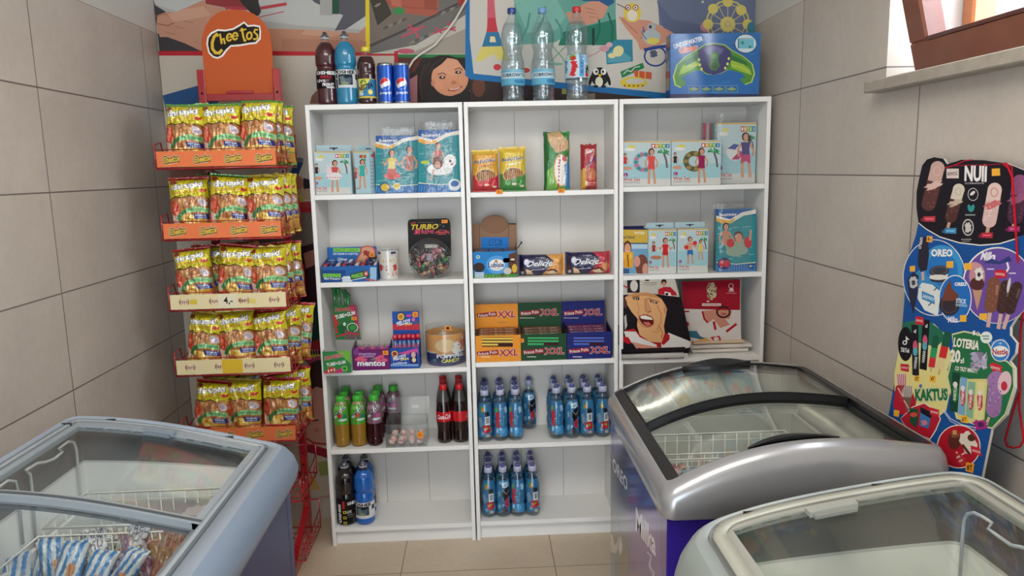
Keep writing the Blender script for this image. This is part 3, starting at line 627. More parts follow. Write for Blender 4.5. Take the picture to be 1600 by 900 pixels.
def carton(name, label, u, zi, px0, px1, py0, py1, Y, dep, draw, tab=None, cat='box', group='boxed swim toys', col=(176, 200, 206), clearwrap=None):
    z = [None, [1.456, 1.112, .751, .419, .078], [1.452, 1.112, .767, .418, .080], [1.460, 1.107, .760, .418, .078]][u][zi] if zi >= 0 else TOPZ
    X0, X1, Z0, Z1 = spans(px0, px1, py0, Y, z); X0, X1 = clampx(X0, X1, u) if zi >= 0 else (X0, X1)
    t = thing(name, label, cat, ((X0+X1)/2, Y+dep/2, z), group)
    A = Art(); zb = z
    # photo pixel rectangle of the true face
    pyb = 450-FPX*((np.array([(X0+X1)/2, Y, zb])-CAM)@AU)/((np.array([(X0+X1)/2, Y, zb])-CAM)@AF)
    draw(A, px0, py0, px1, pyb); face_box(t, 'carton', X0, X1, Z0, Z1, Y, dep, col, A)
    if tab:
        h = tab; mb = MB(); mb.box(X0+.002, X1-.002, Y+dep-.003, Y+dep-.0015, Z1-.01, Z1+h, (176, 200, 206), 'print')
        cxm = (X0+X1)/2; mb.box(cxm-.016, cxm+.016, Y+dep-.0036, Y+dep-.003, Z1+h*.45, Z1+h*.62, (50, 54, 58), 'print')
        mb.tube([(cxm, Y+dep-.0038, Z1+h*.45), (cxm, Y+dep-.0030, Z1+h*.45)], .005, (50, 54, 58), 'print', 10); mb.build('hanging_tab', t, 'parent')
    if clearwrap:
        mb = MB(); wrinkle_sheet(mb, X0-.008, X1+.008, Y-.006, Z0, Z1+clearwrap, .004, 'film'); o = mb.build('plastic_bag', t, 'parent'); o['label'] = 'clear crinkled plastic bag'
    return t
def wrinkle_sheet(mb, X0, X1, Y, Z0, Z1, amp, mat, seed=0, n=26):
    xs = np.linspace(X0, X1, n); zs = np.linspace(Z0, Z1, n+8); P = np.zeros((len(zs), n, 3))
    for j, z in enumerate(zs):
        for i, x in enumerate(xs):
            e = min(i, n-1-i)/(n*.12); q = noise.noise(Vector((x*30+seed, z*30, seed)))
            P[j, i] = (x+(q*.002), Y+amp*q+(0.012*(1-min(e, 1)) if e < 1 else 0), z if j < len(zs)-1 else z+.006*noise.noise(Vector((x*50, seed, 2))))
    mb.grid(P, (230, 235, 238), mat)
def pouch(name, label, u, zi, px0, px1, py0, Y, dep, draw, top, group='pool toys in clear pouches'):
    z = [None, [1.456, 1.112], [1.452, 1.112], [1.460, 1.107]][u][zi]
    X0, X1, Z0, Z1 = spans(px0, px1, py0, Y, z); X0, X1 = clampx(X0+.004, X1-.004, u)
    t = thing(name, label, 'pouch', ((X0+X1)/2, Y+dep/2, z), group); A = Art()
    c = np.array([(X0+X1)/2, Y, z])-CAM; pyb = 450-FPX*(c@AU)/(c@AF); draw(A, px0, py0, px1, pyb)
    mb = MB(); mb.box(X0+.004, X1-.004, Y+.002, Y+dep-.004, Z0, Z1, (60, 120, 140), 'crinkle', .006)
    A2 = A; A2.apply(mb, onY(Y+.002), (0, -1, 0), 'print', lift=.0004); o = mb.build('printed_insert', t, 'parent')
    mb = MB(); wrinkle_sheet(mb, X0, X1, Y-.005, Z0, Z1+top, .0035, 'film', seed=px0); wrinkle_sheet(mb, X0+.003, X1-.003, Y+dep, Z0, Z1+top*.85, .003, 'film', seed=px0+9)
    o = mb.build('plastic_pouch', t, 'parent'); o['label'] = 'clear crinkled plastic pouch'; return t
def bw_base(A, x0, y0, x1, y1):
    W, H = x1-x0, y1-y0
    A.rect(x0, y0, x1, y1, (44, 140, 150)); A.poly([(x0, y0), (x1, y0), (x1, y0+H*.1), (x0+W*.7, y0+H*.06), (x0+W*.4, y0+H*.17), (x0, y0+H*.12)], (44, 92, 160))
    A.poly([(x0, y0+H*.1), (x0+W*.35, y0+H*.16), (x0+W*.65, y0+H*.05), (x1, y0+H*.0), (x1, y0+H*.07), (x0+W*.7, y0+H*.1), (x0+W*.4, y0+H*.21), (x0, y0+H*.18)], (232, 226, 214)); A.poly([(x0, y0+H*.14), (x0+W*.3, y0+H*.19), (x0+W*.5, y0+H*.13), (x0+W*.4, y0+H*.22), (x0+W*.15, y0+H*.23), (x0, y0+H*.19)], (232, 170, 66))
    A.text('Bestway', x0+W*.3, y0+H*.09, W*.44, H*.07, (236, 238, 240), rot=-3, out=(24, 30, 56), ow=.03, bold=.03)
    rs = random.Random(int(x0))
    for k in range(46): a, b = x0+W*rs.random()*.85, y0+H*(.28+.55*rs.random()); A.line([(a, b), (a+W*.12, b-H*.01)], H*.006, (96, 178, 182) if k % 2 else (170, 214, 212))
    A.rect(x0, y1-H*.13, x1, y1, (40, 104, 170))
    for k in range(16): A.line([(x0+W*(k+.4)/16, y1-H*.11), (x0+W*(k+.1)/16, y1-H*.01)], W*.018, (96, 150, 200))
    A.line([(x0, y1-H*.15), (x0+W*.5, y1-H*.12), (x1, y1-H*.15)], H*.012, (226, 226, 190))
def d_vest(A, x0, y0, x1, y1):
    bw_base(A, x0, y0, x1, y1); W, H = x1-x0, y1-y0
    A.person(x0+W*.8, y0+H*.18, H*.75, (180, 110, 90), legs=False, hair=(50, 34, 30)); A.person(x0+W*.38, y0+H*.24, H*.7, (226, 198, 60), legs=False, hair=(40, 30, 30), arms=2, bottom=(206, 76, 70)); A.ell(x0+W*.4, y0+H*.7, W*.2, H*.06, (210, 84, 76))
    A.ell(x0+W*.22, y1-H*.1, W*.14, H*.09, (44, 92, 130)); A.ell(x0+W*.22, y1-H*.1, W*.1, H*.065, (226, 190, 50)); A.ell(x0+W*.5, y1-H*.12, W*.09, H*.06, (230, 220, 180)); A.ell(x0+W*.5, y1-H*.12, W*.07, H*.045, (226, 196, 60))
def d_bear(A, x0, y0, x1, y1):
    bw_base(A, x0, y0, x1, y1); W, H = x1-x0, y1-y0
    A.person(x0+W*.46, y0+H*.2, H*.6, (206, 110, 100), legs=False, hair=(40, 28, 26)); A.ell(x0+W*.5, y0+H*.63, W*.3, H*.1, (232, 232, 228)); A.ell(x0+W*.74, y0+H*.5, W*.14, H*.11, (236, 234, 230)); A.ell(x0+W*.74, y0+H*.5, W*.025, H*.02, (70, 40, 80)); A.ell(x0+W*.78, y0+H*.55, W*.03, H*.02, (210, 70, 110)); A.ell(x0+W*.45, y0+H*.53, W*.12, H*.1, (110, 60, 44)); A.ell(x0+W*.45, y0+H*.56, W*.07, H*.06, (206, 146, 120)); A.line([(x0+W*.36, y0+H*.63), (x0+W*.3, y0+H*.8)], W*.05, (210, 150, 126))
    A.ell(x0+W*.84, y1-H*.12, W*.14, H*.095, (226, 230, 226)); A.ell(x0+W*.84, y1-H*.14, W*.1, H*.05, (60, 110, 170)); A.ell(x0+W*.16, y0+H*.52, W*.1, H*.03, (190, 206, 70))
def d_arm(A, x0, y0, x1, y1):
    bw_base(A, x0, y0, x1, y1); W, H = x1-x0, y1-y0
    A.ell(x0+W*.5, y0+H*.6, W*.3, H*.16, (150, 170, 150), wob=.3); A.person(x0+W*.24, y0+H*.22, H*.62, (200, 140, 112), legs=False, hair=(44, 28, 26)); A.ell(x0+W*.56, y0+H*.44, W*.12, H*.09, (90, 54, 40)); A.ell(x0+W*.57, y0+H*.46, W*.09, H*.075, (212, 150, 122)); A.ell(x0+W*.36, y0+H*.54, W*.1, H*.07, (204, 44, 50)); A.ell(x0+W*.8, y0+H*.53, W*.1, H*.09, (204, 44, 50)); A.line([(x0+W*.85, y0+H*.5), (x0+W*.88, y0+H*.33)], W*.05, (210, 150, 126))
    A.ell(x0+W*.2, y1-H*.13, W*.16, H*.1, (40, 56, 110)); A.ell(x0+W*.14, y1-H*.13, W*.07, H*.06, (206, 40, 56)); A.ell(x0+W*.27, y1-H*.13, W*.07, H*.06, (206, 40, 56)); A.ell(x0+W*.88, y1-H*.09, W*.07, H*.045, (40, 70, 120)); A.text('4+', x0+W*.88, y1-H*.09, W*.08, H*.05, (230, 230, 230))
# ================================================================== LEFT UNIT
carton('toy_box', 'pale blue swim ring carton with a bunny ring, far left on the top shelf', 1, 0, 490, 547, 237, 304, .02, .045, lambda A, a, b, c, d: wetset(A, a, b, c, d, d_bunny), tab=.025)
# turned carton beside it
z = 1.456; t = thing('toy_box', 'pale swim toy carton turned sideways, between the bunny ring carton and the yellow vest pouch', 'box', (.245, .07, z), 'boxed swim toys')
X0, X1, Z0, Z1 = spans(550.5, 577, 237, .035, z)
X0 = max(X0, .170)
A = Art(); A.rect(551, 237, 577, 303, (166, 196, 202)); A.rect(551, 237, 577, 238.6, (220, 168, 60)); A.palm(567, 250, .28); A.person(566, 249, 46, (60, 170, 160)); A.person(555, 262, 30, (180, 60, 60), legs=False); A.rect(561.5, 242, 572, 247, (176, 60, 60)); A.rect(566, 242, 569, 247, (150, 170, 50)); A.text('Set', 558, 294, 10, 4, (186, 66, 60))
face_box(t, 'carton', X0, X1, Z0, Z1, .035, .05, (170, 200, 208), A)
mb = MB(); Xs = at(586, 300, 1, .04)[0]
mb.prism([(X1+.0005, .035), (Xs, .052), (Xs, .085), (X1+.0005, .085)], 2, Z0, Z1, (176, 206, 218), 'print'); 
A = Art(); A.ell(582, 243, 2.6, 3, (200, 90, 90)); 
for k in range(8): A.rect(578.5, 252+k*5.5, 585.5, 254+k*5.5, (140, 176, 196))
q0 = np.array([X1, .035, 0]); q1 = np.array([Xs, .052, 0]); nn = np.cross(q1-q0, (0, 0, 1)); nn /= np.linalg.norm(nn)
A.apply(mb, onP(q0, nn), nn, 'print'); mb.build('side_flap', t, 'parent')
mb = MB(); mb.box(X0, Xs-.01, .0855, .087, Z1-.01, Z1+.024, (166, 196, 202), 'print'); mb.box((X0+Xs)/2+.002, (X0+Xs)/2+.022, .0848, .0854, Z1+.01, Z1+.014, (40, 44, 48), 'print'); mb.build('hanging_tab', t, 'parent')
pouch('pool_toy_pouch', 'clear pouch showing a child in a yellow swim vest, left bookcase top shelf', 1, 0, 587, 653, 212, .03, .05, d_vest, .03)
pouch('pool_toy_pouch', 'clear pouch showing a white bear swim ring, right end of the left bookcase top shelf', 1, 0, 653.5, 721, 203, .012, .05, d_bear, .03)
def pillow(mb, W, H, D, art, aw, ah, bg, nu=80, nv=90, mat='foil', crimp=.05, seed=0, back=None, horiz=False, cr=.0016, squeeze=.05, wob=.006):
    """sealed flow pack standing on z=0, front towards -y; art drawn in aw x ah units; horiz: seals at the left and right ends"""
    us = np.linspace(-1, 1, nu); vs = np.linspace(0, 1, nv); P = np.zeros((nv, nu, 3)); Q = np.zeros((nv, nu, 3))
    for j, v in enumerate(vs):
        for i, u in enumerate(us):
            a, b = (u, 2*v-1) if not horiz else (2*v-1, u)
            e = min(1, max(0, (1-abs(b))/(2*crimp))) if abs(b) < 1 else 0
            e = 0 if (1-abs(b)) < crimp*2*.8 else min(1, ((1-abs(b))-crimp*1.6)/.22)
            t = D/2*(max(0, 1-abs(a)**3.2))**.6*(math.sin(e*PI/2)**.75)
            n1 = noise.noise(Vector((u*2.6+seed*7.1, v*3.4, seed)))*cr*1.6+noise.noise(Vector((u*7+seed, v*9+3, seed*3.3)))*cr
            sq = 1-squeeze*math.sin(min(e, 1)*PI/2)+squeeze*.6*noise.noise(Vector((b*3, seed, 4)))*.5
            x = u*W/2*(sq if not horiz else 1); z = v*H
            if horiz: z = H/2+(z-H/2)*sq
            if abs(b) > .97 and not horiz: z += wob*noise.noise(Vector((u*3, b, seed)))*(1 if b > 0 else .2)
            if v == 0: z = 0
            z = max(0, z); f = 1 if e > 0 else .15
            zz = noise.noise(Vector((u*26, seed, 1.0)))*.0008 if e == 0 else 0
            P[j, i] = (x, -t-n1*f-.0008+zz, z); Q[j, i] = (x, t-n1*f*.8+.0008+zz, z)
    C = art.raster((us+1)/2*aw, (1-vs)*ah, bg)
    mb.grid(P, C, mat); mb.grid(Q, back or bg, mat, flip=True)
    return mb
def onz(px, py, z):
    q = at(px, py, 2, z); return q
def pack(name, label, u, zi, px0, px1, py0, Y, D, draw, bg, cat='snack pack', group=None, horiz=False, tilt=0.0, **kw):
    z = [None, [1.456, 1.112, .751, .419, .078], [1.452, 1.112, .767, .418, .080], [1.460, 1.107, .760, .418, .078]][u][zi]
    X0, X1, Z0, Z1 = spans(px0, px1, py0, Y, z); X0, X1 = clampx(X0, X1, u); W, H = X1-X0, Z1-Z0
    A = Art(); draw(A); mb = MB(); pillow(mb, W, H, D, A, 100, 100, bg, horiz=horiz, **kw)
    t = mb.build(name, org=(0, 0, 0)); t.location = ((X0+X1)/2, Y+D/2+.002, z+.0006); t.rotation_euler = (tilt, 0, 0); tag(t, label, cat, group); return t
# ================================================================== MIDDLE UNIT, TOP SHELF
def d_sticks(top, low, brand, sub, leg):
    def f(A):
        A.rect(0, 0, 100, 100, top); A.rect(0, 0, 100, 9, (232, 196, 70)); A.rect(0, 60, 100, 100, low); A.poly([(0, 62), (100, 70), (100, 100), (0, 100)], low)
        A.ell(52, 62, 42, 18, (226, 196, 120), n=24); A.ell(52, 63, 39, 16, (120, 76, 44), n=24)
        for k in range(9): A.line([(20+k*8, 74), (24+k*8, 51)], 3.6, (206, 150, 90))
        A.poly([(8, 78), (60, 70), (98, 62), (98, 100), (8, 100)], low); A.text(brand, 50, 26, 84, 9, (40, 56, 110), rot=-4, bold=.03, out=(240, 240, 236), ow=.03)
        A.text(sub, 60, 37, 50, 7, leg, rot=-4, bold=.02); A.ell(54, 83, 9, 3, (230, 210, 180)); A.ell(84, 88, 8, 2.6, (230, 210, 180))
    return f
pack('pretzel_stick_pack', 'yellow and red pack of salted sticks at the end of the top shelf', 2, 0, 736, 779, 234.5, .03, .05, d_sticks((220, 160, 46), (196, 40, 52), 'Beskidzkie', 'paluszki', (150, 60, 30)), (210, 150, 50), group='stick packs on the middle top shelf', mat='crinkle')
pack('pretzel_stick_pack', 'yellow and green pack of sticks, right of the red and yellow one', 2, 0, 779.5, 822, 230, .02, .05, d_sticks((222, 190, 50), (66, 140, 60), 'Beskidzkie', 'paluszki', (230, 240, 220)), (206, 180, 60), group='stick packs on the middle top shelf', mat='crinkle')
def d_fam(A):
    A.rect(0, 0, 100, 100, (50, 132, 60)); A.rect(0, 0, 18, 100, (30, 104, 50)); A.poly([(10, 66), (60, 50), (100, 60), (100, 100), (10, 100)], (120, 180, 80)); A.poly([(14, 2), (60, 0), (94, 16), (96, 30), (60, 34), (46, 36), (32, 26), (14, 14)], (206, 168, 120))
    for k in range(9): A.line([(18+k*8, 2+k), (40+k*7, 34)], 1, (170, 128, 84))
    A.ell(64, 66, 30, 28, (226, 150, 70)); A.ell(66, 66, 27, 26, (240, 236, 228)); A.ell(80, 46, 10, 5, (190, 60, 46)); A.poly([(78, 56), (100, 50), (100, 98), (82, 98)], (40, 120, 180))
    A.text('Familijne', 57, 64, 86, 11, (176, 34, 40), rot=-83, bold=.03); A.text('WAFLOWE', 84, 68, 52, 7, (236, 240, 246), rot=-80, bold=.03)
pack('wafer_pack', 'tall green pack of wafers standing in the middle of the top shelf', 2, 0, 849, 891.5, 206, .03, .045, d_fam, (36, 110, 52), mat='crinkle', nv=70, crimp=.015)
def d_san(A):
    A.rect(0, 0, 100, 100, (170, 34, 44)); A.poly([(0, 56), (26, 50), (30, 100), (0, 100)], (216, 160, 60)); A.text('San', 54, 14, 56, 10, (240, 236, 230), rot=-5, bold=.04); A.text('Classic', 54, 37, 70, 8, (236, 226, 220), rot=-38, bold=.02); A.line([(36, 46), (96, 28)], 4, (70, 60, 140))
    A.ell(60, 66, 32, 14, (196, 110, 70), n=22); A.ell(60, 66, 26, 11, (206, 124, 82))
    for k in range(6): A.line([(40+k*8, 57), (36+k*8, 75)], 1.4, (160, 74, 50))
    A.rect(36, 84, 92, 86, (220, 150, 130)); A.rect(36, 89, 84, 91, (220, 150, 130)); A.rect(28, 82, 40, 92, (226, 210, 200))
pack('biscuit_pack', 'narrow red pack of biscuits, right end of the middle top shelf', 2, 0, 908, 934, 225.6, .03, .05, d_san, (160, 34, 44), crimp=.012, squeeze=.02, mat='crinkle')
# ================================================================== RIGHT UNIT, TOP SHELF
carton('toy_box', 'swim set carton showing a floral ring, left end of the right bookcase top shelf', 3, 0, 971.5, 1048.5, 221, 293, .02, .05, lambda A, a, b, c, d: wetset(A, a, b, c, d, d_ring(((150, 180, 206), (196, 110, 140), (60, 140, 130), (216, 80, 76)), (196, 60, 60))))
carton('toy_box', 'swim set carton showing a brown camouflage ring, middle of the right bookcase top shelf', 3, 0, 1049.5, 1127, 220, 292, .018, .05, lambda A, a, b, c, d: wetset(A, a, b, c, d, d_ring(((120, 104, 70), (80, 96, 60), (160, 130, 80), (150, 36, 80)), (44, 40, 50))))
carton('toy_box', 'tall swim set carton showing a beach ball, inside a clear plastic bag', 3, 0, 1121, 1182, 192, 289, .085, .045, lambda A, a, b, c, d: wetset(A, a, b, c, d, d_ball), clearwrap=.04)
t = thing('pool_toy_pouch', 'narrow clear pouch with red stripes, behind the beach ball carton', 'pouch', (1.58, .16, 1.46))
X0, X1, Z0, Z1 = spans(1100, 1121, 190, .15, 1.46); mb = MB()
for k, c in enumerate(((176, 30, 70), (170, 170, 168), (150, 70, 80), (110, 150, 150), (60, 120, 130))): mb.box(X0+(X1-X0)*k/5, X0+(X1-X0)*(k+1)/5-.0005, .15, .17, Z0, Z1-.006, c, 'crinkle')
mb.build('printed_insert', t, 'parent'); mb = MB(); wrinkle_sheet(mb, X0-.004, X1+.01, .144, Z0, Z1+.03, .003, 'film', seed=4); mb.build('plastic_pouch', t, 'parent')
# ================================================================== LEFT UNIT, SECOND SHELF
# shelf-ready sweets box: tray plus raised back card
def disp_box(name, label, zt, tray, card, Yf, dep, cols, arts, group=None, tilt=0.0, cat='box', side=True):
    """tray=(px0,px1,py_top) front panel on Yf; card=(px0,px1,py_top,py_bot) back card"""
    z = zt; a = at(tray[0], tray[2], 1, Yf); b = at(tray[1], tray[2], 1, Yf); X0, X1, Z1 = a[0], b[0], a[2]
    t = thing(name, label, cat, ((X0+X1)/2, Yf+dep/2, z), group); z += .0006; w_ = .0012
    mb = MB(); mb.box(X0, X1, Yf, Yf+w_, z, Z1, cols[0], 'print'); mb.box(X0, X1, Yf+w_, Yf+dep, z, z+w_, cols[1], 'print')
    for xa in (X0, X1-w_): mb.prism([(Yf+w_, z), (Yf+dep, z), (Yf+dep, Z1+.02), (Yf+w_, Z1)], 0, xa, xa+w_, cols[1], 'print')
    if arts[0]: n0 = len(mb.v); arts[0].apply(mb, onY(Yf), (0, -1, 0), 'print'); keep_in(mb, n0, X0, X1, z, Z1)
    mb.build('tray', t, 'parent')
    if card:
        Yb = Yf+dep; a = at(card[0], card[2], 1, Yb); b = at(card[1], card[3], 1, Yb)
        mb = MB(); mb.box(a[0], b[0], Yb+.0003, Yb+.0015, min(b[2], Z1), a[2], cols[2], 'print')
        if arts[1]: n0 = len(mb.v); arts[1].apply(mb, onY(Yb+.0003), (0, -1, 0), 'print'); keep_in(mb, n0, a[0], b[0], min(b[2], Z1), a[2]+(.02 if name == 'sweets_display_box' else 0))
        mb.build('display_card', t, 'parent')
    return t, (X0, X1, z, Z1)
A1 = Art(485, 300, 6)
A1.rect(100, 700, 620, 870, (40, 100, 170)); A1.poly([(100, 730), (330, 735), (330, 850), (100, 850)], (30, 74, 140)); A1.rect(118, 765, 285, 800, (120, 200, 60)); A1.text('FREEZE', 200, 783, 150, 30, (60, 150, 60), bold=.04, shear=.2, out=(190, 230, 110), ow=.05); A1.text('Mini Freezers', 205, 812, 150, 20, (230, 236, 240), bold=.03); A1.ell(340, 820, 50, 34, (200, 214, 226), wob=.4); A1.text('Candy', 350, 800, 60, 22, (240, 244, 248), bold=.03)
A1.poly([(370, 770), (520, 730), (560, 770), (560, 800), (380, 830)], (30, 84, 60)); A1.text('FREEZE', 440, 783, 110, 34, (150, 220, 80), rot=-12, bold=.04, out=(30, 60, 110), ow=.04); A1.ell(520, 765, 22, 26, (190, 60, 70)); A1.ell(522, 765, 12, 14, (226, 190, 180)); A1.rect(560, 705, 620, 870, (150, 190, 220)); A1.line([(520, 820), (610, 830)], 14, (196, 70, 66)); A1.line([(300, 850), (520, 800)], 10, (220, 230, 240))
A2 = Art(485, 300, 6)
A2.rect(150, 590, 628, 700, (46, 104, 172)); A2.rect(200, 520, 470, 596, (34, 110, 190)); A2.rect(215, 525, 465, 562, (130, 206, 60)); A2.text('FREEZE CANDY', 340, 545, 230, 30, (50, 150, 60), bold=.04, shear=.2, out=(190, 236, 120), ow=.04); A2.text('ICE CREAM IN A BOTTLE', 330, 580, 230, 18, (236, 240, 244), bold=.04, out=(20, 30, 50), ow=.04)
A2.text('Qthree', 300, 632, 90, 34, (236, 240, 246), bold=.03, shear=.2); A2.rect(165, 636, 225, 642, (190, 206, 226)); A2.rect(165, 655, 215, 661, (190, 206, 226)); A2.ell(385, 650, 26, 20, (220, 228, 236))
A2.poly([(420, 650), (470, 560), (470, 520), (520, 502), (580, 508), (612, 545), (605, 590), (560, 600), (510, 660), (470, 698), (425, 690)], (196, 88, 66)); A2.poly([(432, 650), (480, 570), (482, 528), (524, 512), (574, 518), (600, 548), (594, 580), (550, 590), (500, 650), (465, 685), (436, 680)], (222, 160, 130))
A2.ell(525, 575, 30, 28, (160, 60, 44), wob=.8, seed=3); A2.ell(460, 660, 24, 12, (160, 60, 44), wob=.8); A2.rect(545, 600, 628, 640, (60, 50, 70)); A2.text('SALT', 600, 640, 50, 24, (230, 230, 236), bold=.04); A2.text('Fun', 580, 670, 60, 20, (220, 120, 110), bold=.03)
t, d = disp_box('sweets_display_box', 'blue display box of sour sweets with a raised picture card, left on the second shelf', 1.112, (502, 588.3, 416.7), (511, 589.7, 386.7, 416), .012, .13, ((40, 100, 170), (36, 84, 150), (46, 104, 172)), (A1, A2))
price_tag(t, 577, 395, 586, 401.5, .138, '2,-')
mb = MB()
for k in range(9): xx = d[0]+.008+(d[1]-d[0]-.016)*k/8; mb.tube([(xx, .03, d[3]-.004), (xx, .12, d[3]+.004)], .0075, ((176, 40, 60), (60, 46, 90), (210, 190, 196))[k % 3], 'gloss', 8)
o = mb.build('sweets_inside', t, 'parent'); o['kind'] = 'stuff'
# printed cup bag
def bottle_thing(name, label, cat, group, parts):
    t = thing(name, label, cat, (0, 0, 0), group)
    for pn, mb in parts: mb.build(pn, t)
    return t
A = Art(628, 545, 1); rs = random.Random(5); q = at(605.5, 439, 2, 1.112)
t = thing('snack_tub', 'clear cup printed with yellow and red dots, between blue box and candy jar', 'tub', (q[0], .075, 1.1126)); W = .086; Hc = .128
A = Art(0, 0, 1); A.rect(0, 0, 360, 100, (216, 214, 208))
for k in range(90):
    u_ = rs.random()*360; v_ = 22+rs.random()*66; A.ell(u_, v_, 3+5*rs.random(), 1.8+2*rs.random(), (216, 176, 90) if v_ < 50 else (204, 76, 50), rot=rs.random()*90, n=7)
for k in range(4): A.rect(20+k*90, 13, 50+k*90, 20, (60, 66, 96)); A.ell(45+k*90, 62, 14, 11, (196, 70, 46), wob=.5)
mb = MB(); th = np.linspace(0, 2*PI, 80, endpoint=False); zs = np.linspace(0, Hc-.012, 50); P = np.zeros((50, 80, 3))
for j, z in enumerate(zs): r = .038+.005*z/Hc; P[j, :, 0] = -r*np.sin(th); P[j, :, 1] = r*np.cos(th); P[j, :, 2] = z
mb.grid(P, A.raster(np.degrees(th), (1-zs/Hc)*100, (216, 214, 208)), 'gloss', closed_u=True); mb.lathe([(.001, 0), (.038, .0004)], 0, 0, (210, 210, 205), 'gloss', 32, cap=False); mb.build('cup', t)
mb = MB(); mb.lathe([(.0432, Hc-.012), (.0445, Hc-.010), (.0445, Hc-.003), (.0425, Hc)], 0, 0, (200, 204, 204), 'clear', 32); mb.build('lid', t)
# black card jar of wrapped sweets
t = thing('candy_jar', 'round clear jar of wrapped gum with a black header card, right on the second shelf', 'candy jar', (.0, 0, 0)); 
q0 = at(638, 402, 1, .03); q1 = at(705, 402, 1, .03); cxj = (q0[0]+q1[0])/2; R = (q1[0]-q0[0])/2; zc = 1.1126+R*.97
t.location = (cxj, .08, 1.1126); t['_w'] = (cxj, .08, 1.1126)
def disc_lathe(mb, prof, cx, cz, col, mat, n=40, scale_z=1.0):
    """revolve about the y axis; prof (r, y)"""
    o = len(mb.v); m = len(prof)
    for r, y in prof:
        for k in range(n): a = 2*PI*k/n; mb.v.append((cx+r*math.cos(a), y, cz+r*math.sin(a)*scale_z))
    for i in range(m-1):
        for k in range(n): l = (k+1) % n; mb.face((o+i*n+k, o+i*n+l, o+(i+1)*n+l, o+(i+1)*n+k), lin(col), mat, True)
mb = MB(); disc_lathe(mb, [(0.001, .0), (R*.80, .002), (R*.93, .014), (R, .03), (R, .13), (R*.9, .145), (.001, .148)], cxj, zc, (230, 235, 235), 'clear', 36, .97); mb.build('clear_tub', t, 'parent')
A = Art(485, 300, 6); 
A.poly([(912, 290), (922, 262), (950, 255), (1270, 247), (1300, 258), (1312, 290), (1320, 500), (1290, 455), (1220, 420), (1120, 408), (1020, 425), (960, 462), (920, 520)], (26, 22, 24))
A.text('TURBO', 1070, 326, 260, 50, (220, 190, 60), bold=.045, shear=.3, rot=-2); A.text('XTREME', 1065, 374, 190, 34, (206, 80, 110), bold=.03, shear=.2, rot=-2); A.text('X', 1003, 374, 44, 44, (230, 70, 100), bold=.05); A.poly([(1165, 385), (1190, 362), (1230, 352), (1270, 356), (1305, 372), (1300, 398), (1180, 400)], (176, 70, 76)); A.poly([(1200, 372), (1225, 358), (1255, 360), (1262, 374)], (60, 40, 50)); A.rect(1180, 385, 1300, 390, (90, 30, 40)); A.ell(1185, 394, 12, 9, (40, 30, 34)); A.ell(1285, 392, 12, 9, (40, 30, 34)); A.text('NEW', 965, 292, 50, 12, (200, 80, 60), rot=-8, bold=.03); A.ell(1215, 305, 10, 8, (60, 90, 80)); A.ell(1248, 320, 10, 10, (70, 90, 80)); A.rect(1010, 283, 1160, 287, (110, 90, 70))
mb = MB(); pts = [(912, 290), (922, 262), (950, 255), (1270, 247), (1300, 258), (1312, 290), (1320, 600), (920, 600)]
pw = [at(485+p[0]/6, 300+p[1]/6, 1, .07) for p in pts]; mb.prism([(p[0], p[2]) for p in pw], 1, .0705, .0718, (26, 22, 24), 'print'); A.apply(mb, onY(.0705), (0, -1, 0), 'print'); mb.build('header_card', t, 'parent')
mb = MB(); rs = random.Random(11)
for k in range(170):                                     # twisted sweets filling the tub
    rr = R*.86*math.sqrt(rs.random()); a = rs.random()*2*PI; x, z_ = cxj+rr*math.cos(a), zc+rr*math.sin(a)*.93
    if z_ > zc+R*.42: continue
    y = .022+rs.random()*.03; c = [(160, 60, 86), (44, 46, 48), (50, 130, 76), (36, 50, 46), (190, 120, 130), (120, 36, 60), (180, 150, 110), (60, 60, 66)][rs.randrange(8)]
    d = Vector((rs.uniform(-1, 1), rs.uniform(-.4, .4), rs.uniform(-1, 1))).normalized()*.010; p = Vector((x, y, z_))
    mb.tube([p-d*1.5, p-d*.9, p-d*.7, p, p+d*.7, p+d*.9, p+d*1.5], [.0055, .0025, .007, .0085, .007, .0025, .0055], c, 'gloss', 5)
o = mb.build('wrapped_sweets', t, 'parent'); o['kind'] = 'stuff'
price_tag(t, 690, 343.5, 699.5, 348.5, .0695, '1,-')
# ================================================================== MIDDLE UNIT, SECOND SHELF
A1 = Art(725, 310, 6.4); A1.rect(90, 530, 535, 810, (40, 130, 200)); A1.rect(90, 756, 535, 810, (70, 140, 50)); A1.ell(330, 665, 108, 92, (90, 160, 220), n=26); A1.ell(328, 665, 80, 58, (232, 236, 238), n=24); A1.ell(322, 628, 16, 16, (190, 140, 90)); A1.text('Lubisie', 322, 664, 156, 50, (24, 40, 110), bold=.04, rot=-1); A1.text('mleczko', 330, 702, 90, 18, (196, 160, 90), bold=.02)
A1.poly([(446, 560), (535, 530), (535, 756), (446, 756)], (96, 60, 44)); A1.ell(505, 700, 26, 44, (222, 176, 60)); A1.ell(486, 610, 22, 10, (226, 214, 200)); A1.ell(486, 634, 22, 8, (40, 30, 28)); A1.ell(150, 690, 58, 48, (52, 40, 40)); A1.rect(110, 740, 200, 790, (206, 220, 232)); A1.line([(110, 755), (200, 755)], 6, (40, 90, 160)); A1.line([(110, 775), (200, 775)], 6, (40, 90, 160)); A1.ell(436, 725, 40, 34, (200, 196, 186)); A1.ell(380, 765, 24, 16, (90, 90, 40)); A1.ell(140, 586, 18, 18, (220, 230, 210)); A1.ell(140, 586, 11, 11, (60, 150, 130))
for k in range(8): A1.ell(220+k*36, 778+8*(k % 2), 4, 4, (236, 236, 230))
